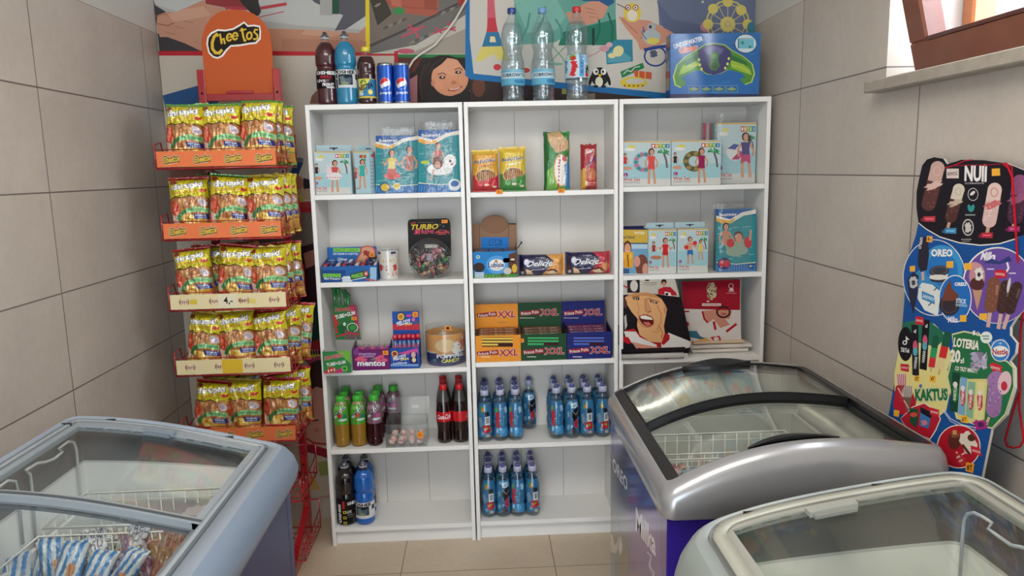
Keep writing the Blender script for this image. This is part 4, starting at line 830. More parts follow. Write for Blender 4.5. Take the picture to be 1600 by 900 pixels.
A2 = Art(725, 310, 6.4); A2.rect(88, 260, 524, 540, (146, 112, 86)); A2.rect(150, 262, 160, 490, (120, 90, 68)); A2.rect(440, 262, 450, 490, (120, 90, 68)); A2.ell(305, 258, 134, 88, (136, 100, 76), n=30); A2.ring(305, 258, 134, 88, 3, (96, 70, 52), n=30); A2.rect(170, 388, 448, 560, (34, 120, 200)); A2.rect(170, 482, 448, 486, (70, 150, 220)); A2.rect(250, 410, 378, 470, (28, 96, 168)); A2.ring(282, 440, 20, 20, 4, (50, 130, 210)); A2.text('GR', 312, 440, 100, 40, (60, 140, 214), bold=.0)
t, d = disp_box('biscuit_display_box', 'blue display box of small cakes with its brown cardboard lid folded up', 1.112, (739, 808.4, 394), (739, 806.6, 350.6, 400), .02, .12, ((40, 130, 200), (120, 90, 70), (146, 112, 86)), (A1, None))
mb = MB(); a = at(738.8, 350.6, 1, .141); b = at(806.8, 400, 1, .141); cc = at(772.6, 350.3, 1, .141); rr = at(793.5, 350, 1, .141)[0]-cc[0]
pts = [(a[0], b[2]), (b[0], b[2]), (b[0], a[2])]+[(cc[0]+rr*math.cos(q), a[2]+rr*.66*math.sin(q)) for q in np.linspace(0, PI, 14)]+[(a[0], a[2])]
mb.prism(pts, 1, .1403, .1418, (146, 112, 86), 'board'); A2.apply(mb, onY(.1403), (0, -1, 0), 'print'); mb.build('folded_lid', t, 'parent')
for k in range(3): mb = MB(); x = d[0]+.004+k*.058; mb.box(x, x+.055, .03, .13, d[2]+.002, d[3]+.004, (86, 64, 62), 'crinkle', .004); mb.build('wrapped_cake', t, 'parent'); price_tag(t, 786.3, 403.5, 796, 410, .0192, '5,-')
mb = MB(); p0, p1 = at(808.6, 388, 1, .12), at(815.5, 378, 1, .12); mb.tube([p0, p0+(p1-p0)*.6, p1], [.0018, .0022, .0045], (90, 92, 96), 'metal', 8); o = mb.build('metal_hook', t, 'parent'); o['label'] = 'small grey metal hook'
def d_del(c1, c2, sub):
    def f(A):
        A.rect(0, 0, 100, 100, (30, 28, 72)); A.poly([(60, 0), (100, 0), (100, 100), (50, 100), (66, 60), (76, 30)], c1); A.poly([(0, 60), (14, 58), (30, 100), (0, 100)], (60, 44, 60)); A.poly([(16, 66), (26, 74), (34, 98), (18, 98)], (226, 190, 150))
        A.ell(88, 66, 11, 22, c2); A.ell(88, 66, 8, 16, (226, 160, 100)); A.ell(72, 82, 12, 14, (110, 50, 34)); A.poly([(58, 84), (74, 76), (86, 96), (70, 100)], (230, 206, 170)); A.line([(60, 55), (84, 48)], 3, (240, 210, 170))
        A.text('Delicje', 46, 44, 54, 34, (240, 240, 244), rot=-4, bold=.03, shear=.3); A.text(sub, 42, 72, 28, 9, (200, 200, 214), rot=-6, bold=.02); A.ell(18, 34, 6, 14, (210, 214, 224)); A.rect(6, 78, 11, 92, (190, 190, 200)); A.text('OD WEDLA', 48, 14, 22, 7, (200, 200, 214), bold=.02)
    return f
pack('jaffa_cake_pack', 'navy and orange pack of jaffa cakes lying on the middle bookcase second shelf', 2, 1, 809.5, 883, 399, .02, .06, d_del((224, 160, 80), (226, 150, 60), 'pomaranczowe'), (30, 28, 72), horiz=True, nu=120, nv=64, group='jaffa cake packs', mat='crinkle')
pack('jaffa_cake_pack', 'navy and red pack of jaffa cakes at the right end of the second shelf', 2, 1, 884, 955, 395, .02, .06, d_del((190, 44, 66), (220, 120, 90), 'malinowe'), (30, 28, 72), horiz=True, nu=120, nv=64, group='jaffa cake packs', mat='crinkle')
# ================================================================== RIGHT UNIT, SECOND SHELF
def d_school(A, x0, y0, x1, y1):
    A.rect(x0, y0, x1, y1, (206, 172, 66)); W, H = x1-x0, y1-y0; A.rect(x0, y0+H*.3, x1, y1, (110, 160, 196)); A.rect(x0, y0+H*.29, x1, y0+H*.31, (40, 50, 100)); A.rect(x0, y0+H*.32, x1, y0+H*.42, (180, 206, 220)); A.text('INTEX', x0+W*.7, y0+H*.07, W*.38, H*.06, (240, 236, 220), bold=.03); A.text('Pool School', x0+W*.26, y0+H*.16, W*.5, H*.07, (30, 40, 90), bold=.04)
    A.ell(x0+W*.24, y0+H*.4, W*.15, H*.16, (90, 50, 34)); A.ell(x0+W*.24, y0+H*.43, W*.12, H*.13, (222, 158, 126)); A.line([(x0+W*.18, y0+H*.47), (x0+W*.24, y0+H*.5), (x0+W*.3, y0+H*.47)], H*.015, (240, 230, 226)); A.poly([(x0+W*.02, y0+H*.5), (x0+W*.46, y0+H*.48), (x0+W*.44, y0+H*.84), (x0+W*.1, y0+H*.84)], (230, 160, 40)); A.line([(x0+W*.24, y0+H*.55), (x0+W*.28, y0+H*.82)], H*.02, (40, 40, 60)); A.ell(x0+W*.12, y0+H*.58, W*.05, H*.08, (236, 190, 70)); A.ell(x0+W*.36, y0+H*.58, W*.05, H*.08, (236, 190, 70))
    A.ell(x0+W*.78, y0+H*.8, W*.24, H*.26, (120, 70, 56)); A.ell(x0+W*.6, y0+H*.7, W*.12, H*.12, (214, 150, 130)); A.ell(x0+W*.92, y0+H*.88, W*.12, H*.14, (210, 150, 126)); A.rect(x0, y0+H*.86, x0+W*.3, y1, (60, 90, 130)); A.rect(x0, y1-H*.03, x1, y1, (190, 196, 200))
t = carton('toy_box', 'yellow and blue swim vest carton, left end of the right bookcase second shelf', 3, 1, 970.5, 1012, 359, 422, .015, .06, d_school, col=(40, 50, 96))
mb = MB(); a = at(971, 353.5, 1, .074); b = at(1006, 353.5, 1, .074); mb.box(a[0]+.002, b[0], .073, .0745, t['_w'][2]+.14, a[2], (36, 36, 92), 'print'); mb.build('rear_flap', t, 'parent')
carton('toy_box', 'swim set carton showing two girls in red, second shelf of the right bookcase', 3, 1, 1012.5, 1057.5, 358.5, 420, .022, .05, lambda A, a, b, c, d: wetset(A, a, b, c, d, d_suit((200, 36, 40), (150, 50, 50))), tab=.022)
carton('toy_box', 'swim set carton showing a boy in blue shorts, beside the arm band pouch', 3, 1, 1059, 1107, 357.5, 420, .022, .05, lambda A, a, b, c, d: wetset(A, a, b, c, d, d_suit(None, None, True)), tab=.022)
pouch('pool_toy_pouch', 'clear pouch showing swimmers with red arm bands, right end of the second shelf', 3, 1, 1119, 1181, 327, .03, .06, d_arm, .022)
# ================================================================== LEFT UNIT, THIRD SHELF
A1 = Art(485, 430, 5.623); A1.rect(95, 665, 360, 880, (50, 130, 70)); A1.poly([(230, 665), (360, 665), (360, 780)], (110, 180, 70)); A1.poly([(95, 860), (180, 800), (240, 830), (180, 880), (95, 880)], (196, 60, 60)); A1.poly([(200, 880), (290, 800), (330, 830), (260, 880)], (196, 50, 120)); A1.text('STRAWBERRY', 205, 716, 170, 34, (190, 30, 50), rot=-12, bold=.05, out=(240, 220, 224), ow=.04); A1.text('TUBE+GUM', 225, 775, 170, 30, (236, 240, 232), rot=-10, bold=.04, out=(30, 70, 50), ow=.03); A1.text('1+1', 185, 835, 60, 24, (240, 240, 230), rot=-14, bold=.04); A1.ell(300, 820, 26, 24, (150, 200, 90)); A1.ell(300, 820, 18, 17, (40, 130, 60))
t, d = disp_box('sweets_display_box', 'green and red open display box of sour tubes, left end of third shelf', .751, (503.7, 547.4, 549.5), None, -.028, .15, ((50, 130, 70), (200, 200, 196), (46, 120, 64)), (A1, None))
# leaning back card
mb = MB(); Yc = .13; A2 = Art(485, 430, 5.623); C_ = [(185, 265), (400, 262), (445, 565), (222, 566)]
A2.poly(C_, (48, 116, 64)); A2.poly([(330, 262), (400, 262), (436, 500), (420, 480)], (170, 50, 90)); A2.poly([(195, 340), (230, 360), (260, 480), (225, 520)], (190, 50, 50)); A2.text('STRAWBERRY', 300, 300, 170, 30, (196, 40, 60), rot=-3, bold=.04, out=(236, 190, 190), ow=.03); A2.text('TUBE+GUM', 305, 350, 180, 36, (236, 240, 232), rot=-14, bold=.05, out=(30, 70, 50), ow=.03); A2.ring(370, 460, 46, 38, 6, (236, 240, 232)); A2.ell(370, 460, 42, 35, (30, 100, 50)); A2.ell(372, 460, 30, 25, (60, 150, 70)); A2.poly([(230, 440), (300, 430), (330, 480), (290, 520), (240, 500)], (34, 96, 48)); A2.poly([(300, 480), (420, 500), (438, 560), (300, 560)], (110, 90, 90)); A2.line([(230, 540), (330, 510), (430, 520)], 14, (190, 50, 60)); A2.ell(300, 430, 12, 16, (210, 230, 210))
pw = [at(485+p[0]/5.623, 430+p[1]/5.623, 1, Yc) for p in C_]; mb.prism([(p[0], p[2]) for p in pw], 1, Yc+.0003, Yc+.0018, (48, 116, 64), 'print'); A2.apply(mb, onY(Yc+.0003), (0, -1, 0)); mb.build('display_card', t, 'parent')
for k, (x, y) in enumerate(((205, 120), (245, 135), (300, 150), (325, 180))):
    mb = MB(); a = at(485+(x+20)/5.623, 430+330/5.623, 1, .139); b = at(485+x/5.623, 430+y/5.623, 1, .139); mb.tube([a, (a+b)/2, b], [.006, .007, .010], ((50, 130, 66), (60, 150, 80))[k % 2], 'gloss', 8)
    mb.tube([b, b+np.array([.0, 0, .012])], [.014, .009], (40, 120, 60), 'gloss', 8); mb.build('sweet_stick', t, 'parent')
mb = MB(); 
for k in range(6): mb.tube([(d[0]+.01+k*.016, 0.0, .80), (d[0]+.012+k*.016, .09, .802)], .006, ((200, 60, 60), (230, 226, 220), (60, 150, 80))[k % 3], 'gloss', 6)
mb.v = [(p[0], p[1], p[2]-.02) for p in mb.v]; mb.build('sweets_inside', t, 'parent')['kind'] = 'stuff'; price_tag(t, 549, 495, 557.5, 500, .1292, '2,50')
A1 = Art(485, 430, 5.623); A1.rect(375, 650, 700, 830, (110, 34, 100)); A1.rect(375, 655, 420, 700, (130, 60, 140)); A1.text('mentos', 500, 692, 150, 26, (170, 150, 200), bold=.04); A1.text('gum', 500, 718, 120, 18, (200, 170, 210), bold=.03)
for (x, y) in ((420, 740), (445, 725), (590, 730), (620, 715), (650, 745), (600, 750), (470, 745)): A1.ell(x, y, 30, 16, (214, 90, 130), wob=.5, seed=x)
A1.ell(550, 740, 20, 9, (70, 140, 110)); A1.text('mentos', 535, 775, 245, 46, (236, 236, 240), bold=.06, out=(40, 20, 60), ow=.03)
t, d = disp_box('sweets_display_box', 'purple display box of chewing gum between the green box and the lollipop stand', .751, (551.7, 608, 546.5), None, .004, .09, ((110, 34, 100), (120, 60, 120), (110, 34, 100)), (A1, None)); price_tag(t, 598, 548, 607, 554.5, .0034, '5,-')
for k in range(7): mb = MB(); mb.tube([(d[0]+.012+k*.02, .015, d[3]-.008), (d[0]+.012+k*.02, .085, d[3]-.006)], .009, ((150, 60, 140), (206, 90, 130))[k % 2], 'gloss', 8); mb.build('gum_roll', t, 'parent')
A1 = Art(485, 430, 5.623); A1.rect(695, 640, 960, 810, (40, 76, 160)); A1.poly([(760, 690), (900, 650), (945, 640), (945, 700)], (200, 80, 150)); A1.ell(740, 690, 28, 26, (236, 196, 60)); A1.ell(740, 690, 20, 18, (150, 50, 60)); A1.text('MELODY', 785, 722, 120, 34, (240, 242, 246), rot=-14, bold=.05, out=(30, 40, 110), ow=.03); A1.text('pops', 830, 740, 70, 22, (236, 226, 90), rot=-8, bold=.04); A1.text('Lollipop', 790, 772, 120, 18, (240, 242, 246), rot=-4, bold=.04); A1.rect(872, 680, 940, 780, (30, 40, 110)); A1.ell(905, 700, 20, 26, (210, 170, 170)); A1.ell(910, 745, 18, 20, (226, 206, 150)); A1.rect(700, 780, 950, 800, (120, 160, 216))
A2 = Art(485, 430, 5.623); A2.poly([(716, 350), (770, 335), (800, 325), (850, 340), (895, 318), (950, 325), (962, 345), (962, 480), (716, 480)], (40, 84, 170)); A2.rect(716, 430, 962, 480, (200, 50, 70)); A2.ell(795, 365, 36, 38, (40, 40, 60)); A2.ell(795, 365, 30, 32, (236, 200, 80)); A2.ell(795, 365, 20, 20, (200, 130, 50)); A2.text('MELODY', 820, 415, 125, 40, (240, 242, 246), rot=-14, bold=.06, out=(40, 60, 150), ow=.03); A2.text('pops', 865, 432, 60, 22, (236, 226, 90), rot=-8, bold=.04); A2.ell(865, 355, 26, 12, (200, 70, 150)); A2.ell(920, 345, 26, 26, (240, 150, 50)); A2.ell(935, 415, 18, 18, (90, 90, 110)); A2.ell(905, 390, 14, 18, (220, 110, 170))
t, d = disp_box('lollipop_display_box', 'blue and pink display box of whistle lollipops on the third shelf', .751, (608.8, 655, 544), (612.5, 656, 487, 514), .01, .085, ((40, 76, 160), (34, 64, 140), (40, 84, 170)), (A1, A2)); price_tag(t, 645, 487.5, 653.5, 495, .094, '2,-')
for k in range(6):
    x = d[0]+.018+k*.0185; y = .05+.006*(k % 2); mb = MB()
    mb.lathe([(.003, .79), (.0075, .80), (.0075, .862)], x, y, (110, 60, 140), 'gloss', 10); mb.lathe([(.0078, .812), (.0078, .84)], x, y, (206, 110, 160), 'gloss', 10, cap=False); mb.lathe([(.0078, .848), (.0078, .858)], x, y, (90, 150, 200), 'gloss', 10, cap=False); mb.lathe([(.003, .862), (.0095, .866), (.0105, .875), (.007, .884), (.001, .886)], x, y, (206, 40, 60), 'gloss', 10)
    mb.build('lollipop', t, 'parent')
# popping candy drum
q0 = at(664.5, 540, 1, .08)[0]; q1 = at(728, 540, 1, .08)[0]; R = (q1-q0)/2*.99; cx = min((q0+q1)/2, .577-R); t = thing('candy_tub', 'round clear tub of popping candy with an orange and navy label, third shelf', 'candy tub', (cx, .105, .7516)); Ht = .150
A = Art(); A.rect(0, 0, 360, 100, (214, 214, 208)); A.rect(0, 14, 360, 62, (224, 160, 86)); 
for k in range(2):
    o = k*180+10; A.rect(o-60, 66, o+120, 100, (44, 44, 100)); A.ell(o-8, 46, 38, 26, (206, 160, 110), wob=.3); A.ell(o-8, 44, 30, 18, (226, 196, 150)); A.ell(o+40, 48, 26, 22, (230, 226, 220), wob=.8, seed=4); A.ell(o+55, 44, 20, 18, (210, 110, 60), wob=.9)
    for q in range(18): A.ell(o+30+((q*37) % 60), 32+((q*23) % 34), 3, 1.6, ((196, 60, 60), (236, 236, 230), (60, 60, 90))[q % 3])
    A.text('POPPING', o+8, 73, 84, 11, (240, 240, 244), bold=.06, out=(30, 30, 70), ow=.03); A.text('CANDY', o+8, 86, 58, 10, (226, 220, 70), bold=.05); A.ell(o-42, 84, 6, 4, (60, 130, 130)); A.ell(o+62, 76, 7, 5, (216, 170, 110))
A.rect(0, 0, 360, 13, (214, 214, 208)); zs = np.linspace(0, Ht*.86, 70); P = np.zeros((70, 330, 3)); th = np.linspace(0, 2*PI, 330, endpoint=False)
for j, z in enumerate(zs): r = R*(.955+.03*min(1, z/.02)); P[j, :, 0] = -r*np.sin(th); P[j, :, 1] = r*np.cos(th); P[j, :, 2] = z+.001
mb = MB(); C = A.raster(np.degrees(th), (1-zs/Ht)*100, (224, 160, 86)); mb.grid(P[:, :], C, 'gloss', closed_u=True); mb.build('printed_label', t)
mb = MB(); mb.lathe([(.001, 0), (R*.97, 0), (R, .01), (R, Ht*.9), (R*.985, Ht), (R*.97, Ht+.001)], 0, 0, (230, 230, 230), 'clear', 40, cap=False); mb.build('clear_tub', t); mb = MB(); mb.lathe([(R*.99, Ht), (R*1.0, Ht+.001), (R*.99, Ht+.006), (.001, Ht+.007)], 0, 0, (230, 230, 230), 'clear', 40, cap=False); mb.build('lid', t)
price_tag(t, 695, 509.5, 704.5, 516, .105-R-.002, '1')
# ================================================================== MIDDLE UNIT, THIRD SHELF: wafer bar boxes
def pp(A, cx, cy, w, bg):
    A.poly([(cx-w*.5, cy-8), (cx+w*.0, cy-30), (cx+w*.02, cy+20), (cx-w*.48, cy+30)], (150, 32, 46)); A.text('Prince Polo', cx-w*.24, cy+3, w*.44, 34, (236, 226, 220), rot=-8, bold=.02, out=(120, 20, 34), ow=.02); A.text('XXL', cx+w*.25, cy-2, w*.46, 66, (166, 34, 50), bold=.05, shear=.12, out=(236, 222, 214), ow=.05, rot=-2)
for (nm, f0, f1, ft, c0, c1, ct, col, dark, bar, u0_) in (('orange', 742.5, 813.5, 525, 741.8, 809.6, 476, (232, 150, 50), (200, 126, 44), (214, 180, 70), 75), ('dark green', 814.2, 885, 523, 809.0, 877, 473.5, (34, 72, 46), (26, 56, 38), (40, 160, 90), 525), ('navy blue', 885.7, 956, 520, 877.5, 944.5, 471, (34, 40, 110), (26, 30, 80), (60, 90, 180), 970)):
    A1 = Art(730, 450, 6.43); A2 = Art(730, 450, 6.43); x0 = (f0-730)*6.43; x1 = (f1-730)*6.43; A1.rect(x0, 450, x1, 760, col); pp(A1, (x0+x1)/2, 650 if nm == 'orange' else 635 if nm == 'dark green' else 625, 430, col); A1.rect(x0+60, 688, x0+150, 695, (236, 226, 210))
    A1.rect(x0+68, 495 if nm == 'orange' else 490, x1-78, 590 if nm == 'orange' else 575, (60, 20, 26))
    y_ = 500 if nm == 'orange' else 495
    for k in range(3): A1.rect(x0+68, y_+k*30, x1-78-(k == 2)*150, y_+k*30+20, bar); A1.rect(x0+68, y_+k*30+3, x1-78-(k == 2)*150, y_+k*30+8, tuple(min(255, v+50) for v in bar))
    a0, a1 = (c0-730)*6.43, (c1-730)*6.43; A2.rect(a0, 130, a1, 480, col); pp(A2, (a0+a1)/2, 265 if nm == 'orange' else 245, 400, col); A2.rect(a0+20, 298, a0+170, 304, (206, 190, 170)) if nm != 'orange' else A2.ell((a0+a1)/2+60, 345, 60, 12, (214, 140, 60))
    t, d = disp_box('wafer_bar_display_box', nm+' open display box of wafer bars on the third shelf of the middle bookcase', .767, (f0, f1, ft), (c0, c1, ct, 512), .012, .13, (col, dark, col), (A1, A2), group='display boxes of wafer bars')
    for k in range(4):                                     # bars showing in the opening
        zz = d[3]-.008-.001*k; y = .034+k*.027; mb = MB(); mb.box(d[0]+.012, d[1]-.012, y, y+.024, zz-.012+.0045*k, zz+.006*k, (120, 34, 44) if k else bar, 'crinkle', .004)
        A = Art(); A.rect(0, 0, 100, 30, (110, 26, 38)); A.rect(0, 0, 100, 4, bar); A.text('Prince Polo XXL', 50, 16, 90, 15, (230, 220, 214), bold=.03)
        A.apply(mb, affine(0, 0, 100, 30, (d[0]+.014, y-.0002, zz+.006*k-.001), (d[1]-d[0]-.028, 0, 0), (0, 0, -.0095)), (0, -1, 0), 'print'); mb.build('wafer_bar', t, 'parent')
    if nm == 'orange': price_tag(t, 809.3, 529.3, 818.6, 535, .0112, '3,5')
# ================================================================== RIGHT UNIT, THIRD SHELF: football towels
def folded(name, label, A, outline, Y, dep, col, folds, group=None):
    q = [at(p[0], p[1], 1, Y) for p in outline]; z = .7606; xs = [p[0] for p in q]; t = thing(name, label, 'towel', (sum(xs)/len(xs), Y+dep/2, z), group)
    mb = MB(); P = []
    # puffed front sheet: outline grid with soft relief
    top, bot = max(p[2] for p in q), z
    mb.prism([(p[0], max(p[2], z)) for p in q], 1, Y, Y+.02, col, 'fabric'); A.apply(mb, onY(Y), (0, -1, 0), 'fabric', lift=.0008); mb.build('printed_front', t, 'parent')
    for k, (x0, x1, z0, z1, c) in enumerate(folds):
        mb = MB(); a, b = at(x0, 520, 1, Y)[0], at(x1, 520, 1, Y)[0]; b = min(b, 1.78)
        pts = [(Y-.004+.0*k, z0), (Y+dep, z0), (Y+dep, z1)]+[(Y-.004-(.012)*math.sin(s), z0+(z1-z0)*(.5+.5*math.cos(s))) for s in np.linspace(0.1, PI-.1, 8)]
        mb.prism(pts, 0, a, b, c, 'fabric', True); mb.build('fold', t, 'parent')
    return t
A = Art(955, 420, 5.624)
out = [(88, 100), (560, 90), (605, 250), (640, 360), (700, 640), (672, 770), (400, 790), (120, 800), (75, 700), (50, 590), (85, 420)]
A.poly(out, (34, 28, 32)); A.poly([(88, 100), (560, 90), (602, 248), (300, 210), (90, 232)], (196, 190, 178)); A.rect(140, 92, 250, 210, (40, 38, 42)); A.ell(200, 150, 34, 50, (206, 200, 192)); A.line([(92, 140), (150, 170)], 12, (186, 50, 50)); A.ell(315, 100, 22, 7, (40, 36, 38)); A.rect(290, 120, 400, 125, (120, 110, 104)); A.rect(280, 134, 400, 138, (120, 110, 104)); A.rect(300, 150, 390, 153, (150, 130, 124))
A.ell(462, 118, 24, 28, (50, 36, 32)); A.ell(463, 132, 17, 20, (196, 140, 110)); A.poly([(412, 180), (462, 158), (520, 160), (570, 210), (578, 236), (412, 224)], (180, 36, 50)); A.poly([(470, 200), (520, 210), (530, 240), (470, 232)], (230, 226, 220)); A.ell(488, 222, 14, 12, (40, 40, 44)); A.line([(600, 248), (600, 100)], 3, (60, 50, 50))
# shouting man's face
A.poly([(120, 250), (180, 214), (300, 204), (380, 224), (440, 262), (470, 310), (490, 350), (480, 410), (462, 500), (470, 560), (490, 600), (440, 650), (340, 640), (250, 580), (226, 500), (232, 440), (180, 380), (130, 300)], (222, 168, 116)); A.poly([(128, 248), (200, 214), (330, 210), (400, 236), (440, 268), (380, 250), (280, 236), (180, 240)], (196, 140, 92))
A.poly([(186, 254), (240, 248), (250, 262), (240, 276), (200, 272)], (60, 42, 36)); A.ell(220, 264, 16, 6, (230, 214, 200)); A.ell(222, 264, 6, 6, (40, 34, 36)); A.poly([(330, 270), (410, 296), (400, 308), (350, 296)], (70, 46, 36)); A.ell(372, 292, 18, 6, (226, 206, 190), rot=14); A.ell(370, 292, 6, 6, (40, 34, 36)); A.line([(180, 246), (250, 240)], 7, (130, 86, 56)); A.line([(322, 258), (420, 290)], 7, (130, 86, 56))
A.poly([(290, 262), (316, 262), (352, 356), (346, 378), (310, 386), (290, 366)], (206, 148, 100)); A.line([(296, 262), (304, 340), (312, 380)], 5, (170, 112, 76)); A.line([(318, 384), (350, 372)], 8, (130, 70, 50)); A.line([(300, 262), (318, 264)], 10, (180, 120, 84))
A.poly([(240, 412), (300, 400), (356, 424), (376, 460), (360, 500), (320, 512), (270, 482), (250, 450)], (96, 30, 30)); A.poly([(250, 414), (300, 408), (352, 428), (364, 448), (300, 444), (262, 436)], (236, 226, 212)); A.poly([(276, 470), (330, 466), (352, 492), (320, 506)], (206, 110, 96)); A.ring(308, 456, 68, 54, 7, (190, 110, 84), rot=20)
A.line([(400, 320), (440, 400), (436, 470), (400, 540)], 8, (188, 126, 86)); A.line([(420, 500), (450, 560), (440, 610)], 8, (176, 112, 76)); A.line([(360, 548), (400, 560), (440, 530)], 6, (186, 124, 84)); A.line([(226, 290), (244, 350), (236, 400)], 6, (190, 130, 90)); A.ell(474, 360, 14, 36, (206, 140, 100)); A.poly([(120, 250), (140, 300), (130, 350), (90, 320), (90, 250)], (90, 60, 48)); A.poly([(112, 420), (130, 400), (140, 500), (120, 540)], (190, 186, 180))
A.poly([(120, 540), (200, 524), (250, 580), (340, 640), (440, 655), (440, 700), (280, 680), (160, 590)], (182, 34, 42)); A.poly([(110, 548), (216, 552), (250, 600), (400, 668), (400, 700), (220, 680), (130, 610)], (226, 220, 214)); A.poly([(440, 655), (490, 600), (500, 560), (700, 640), (690, 690), (540, 720), (440, 700)], (228, 222, 216)); A.poly([(440, 655), (470, 560), (512, 580), (512, 620), (460, 670)], (182, 34, 42)); A.poly([(75, 590), (150, 600), (180, 650), (150, 660), (80, 630)], (182, 34, 42)); A.poly([(180, 640), (260, 660), (420, 690), (540, 706), (420, 720), (220, 700)], (214, 150, 124)); A.poly([(230, 690), (420, 722), (500, 720), (480, 750), (300, 740)], (182, 34, 42)); A.poly([(200, 740), (470, 760), (480, 792), (220, 792)], (214, 150, 116)); A.poly([(130, 790), (210, 740), (220, 796)], (182, 34, 42)); A.poly([(470, 740), (510, 740), (500, 792), (460, 792)], (182, 34, 42)); A.poly([(510, 738), (672, 740), (672, 786), (504, 792)], (226, 222, 216))
folded('football_towel', 'folded black towel printed with a shouting man in a white and red football shirt', A, [(955+p[0]/5.624, 420+p[1]/5.624) for p in out if True], .004, .16, (34, 28, 32), [(970.6, 1068, .7606, .785, (200, 196, 190)), (970.6, 1070, .786, .806, (36, 30, 34))])
A = Art(955, 420, 5.624); out = [(622, 112), (1132, 94), (1140, 560), (1150, 730), (700, 740), (690, 560), (640, 480)]
A.poly(out, (216, 206, 198)); A.poly([(622, 112), (1132, 94), (1132, 362), (632, 352)], (158, 30, 46)); A.ell(880, 195, 44, 80, (196, 186, 150), wob=.3)
rs = random.Random(8)
for k in range(34): A.ell(880+rs.uniform(-36, 36), 195+rs.uniform(-70, 70), 6, 6, ((60, 60, 56), (206, 60, 56), (70, 110, 80), (158, 30, 46))[k % 4], wob=.7, seed=k)
A.ell(850, 286, 12, 6, (230, 226, 220)); A.rect(798, 304, 964, 326, (226, 210, 200)); A.text('LACZY NAS PILKA', 880, 315, 150, 12, (158, 30, 46), bold=.02); A.ring(1052, 150, 20, 20, 5, (230, 214, 206)); A.rect(1040, 172, 1072, 190, (226, 206, 200)); A.text('PZPN', 1055, 196, 44, 14, (230, 214, 206), bold=.02); A.rect(1010, 212, 1100, 216, (206, 150, 150))
A.poly([(800, 372), (910, 358), (1040, 358), (1064, 372), (1040, 440), (1000, 440), (1050, 500), (960, 524), (900, 440), (860, 470), (820, 450)], (206, 140, 118)); A.ring(985, 380, 56, 46, 16, (60, 36, 34)); A.rect(915, 350, 1068, 362, (158, 30, 46)); A.ell(988, 396, 26, 8, (170, 80, 76)); A.line([(800, 372), (818, 440), (850, 474)], 16, (170, 34, 48)); A.poly([(760, 510), (900, 455), (960, 520), (1080, 480), (1130, 540), (1140, 640), (760, 600)], (222, 214, 206)); A.line([(900, 462), (916, 536)], 22, (182, 34, 48)); A.line([(1010, 552), (1100, 484)], 22, (182, 34, 48)); A.rect(640, 368, 686, 382, (182, 34, 48)); A.ell(664, 486, 20, 22, (182, 34, 48)); A.line([(690, 500), (700, 720)], 3, (180, 170, 164)); A.line([(760, 600), (900, 610), (1050, 600)], 3, (186, 176, 170)); A.poly([(870, 600), (950, 588), (972, 636), (905, 642)], (182, 34, 48)); A.ell(922, 614, 24, 16, (226, 216, 208)); A.poly([(676, 545), (750, 545), (780, 590), (850, 620), (840, 634), (740, 610), (690, 600)], (60, 110, 126)); A.poly([(700, 640), (830, 610), (940, 660), (900, 690), (720, 700)], (222, 160, 60)); A.ell(900, 656, 50, 26, (206, 150, 130)); A.line([(720, 694), (900, 690), (1040, 686)], 10, (190, 60, 56))
folded('football_towel', 'folded white football shirt towel under a dark red header card', A, [(955+p[0]/5.624, 420+p[1]/5.624) for p in out], .075, .1, (216, 206, 198), [(1080, 1168, .7606, .777, (226, 218, 208)), (1078, 1173, .778, .797, (222, 212, 204)), (1082, 1162, .798, .812, (216, 190, 160))])
# ================================================================== BOTTLES AND CANS
def rev(mb, prof, z0, z1, mat, col, art=None, n=56, step=.003, dr=0.0, ribs=None, caps=(0, 0)):
    """part of a bottle: radius profile interpolated between z0 and z1; art in degrees x millimetres (from the top down)"""
    pz = [p[1] for p in prof]; pr = [p[0] for p in prof]; m = max(3, int((z1-z0)/step)+1); zs = np.linspace(z0, z1, m)
    r = np.interp(zs, pz, pr)+dr
    rr = r.copy()
    for i in range(1, m-1): rr[i] = (r[i-1]+2*r[i]+r[i+1])/4
    if ribs:
        for (a, b, k, amp) in ribs: q = (zs > a) & (zs < b); rr = np.where(q, rr-amp*(.5-.5*np.cos((zs-a)/(b-a)*k*2*PI)), rr)
    th = np.linspace(-PI, PI, n, endpoint=False); P = np.zeros((m, n, 3)); P[:, :, 0] = rr[:, None]*np.sin(th)[None]; P[:, :, 1] = -rr[:, None]*np.cos(th)[None]; P[:, :, 2] = zs[:, None]
    C = art.raster(np.degrees(th), (z1-zs)*1000, col) if art else np.tile(np.array(lin(col)), (m, n, 1))
    mb.grid(P, C, mat, closed_u=True)
    if caps[0]: o = len(mb.v)-m*n; mb.face([o+k for k in range(n)][::-1], lin(col), mat)
    if caps[1]: o = len(mb.v)-n; mb.face([o+k for k in range(n)], lin(col), mat)
def petal_base(mb, R, col, mat):
    mb.lathe([(R*.55, .0), (R*.8, .001), (R*.97, .012)], 0, 0, col, mat, 30)
def sport_cap(mb, z, r, col, tip):
    mb.lathe([(r, z), (r, z+.012), (r*.8, z+.014), (r*.62, z+.020), (r*.55, z+.024)], 0, 0, col, 'clear', 20); mb.lathe([(r*.85, z+.0005), (r*.85, z+.011), (r*.5, z+.014), (r*.42, z+.022), (r*.25, z+.026), (.001, z+.026)], 0, 0, tip, 'plastic', 16)
    mb.lathe([(r*1.02, z-.001), (r*1.02, z+.004)], 0, 0, (190, 194, 200), 'plastic', 20)
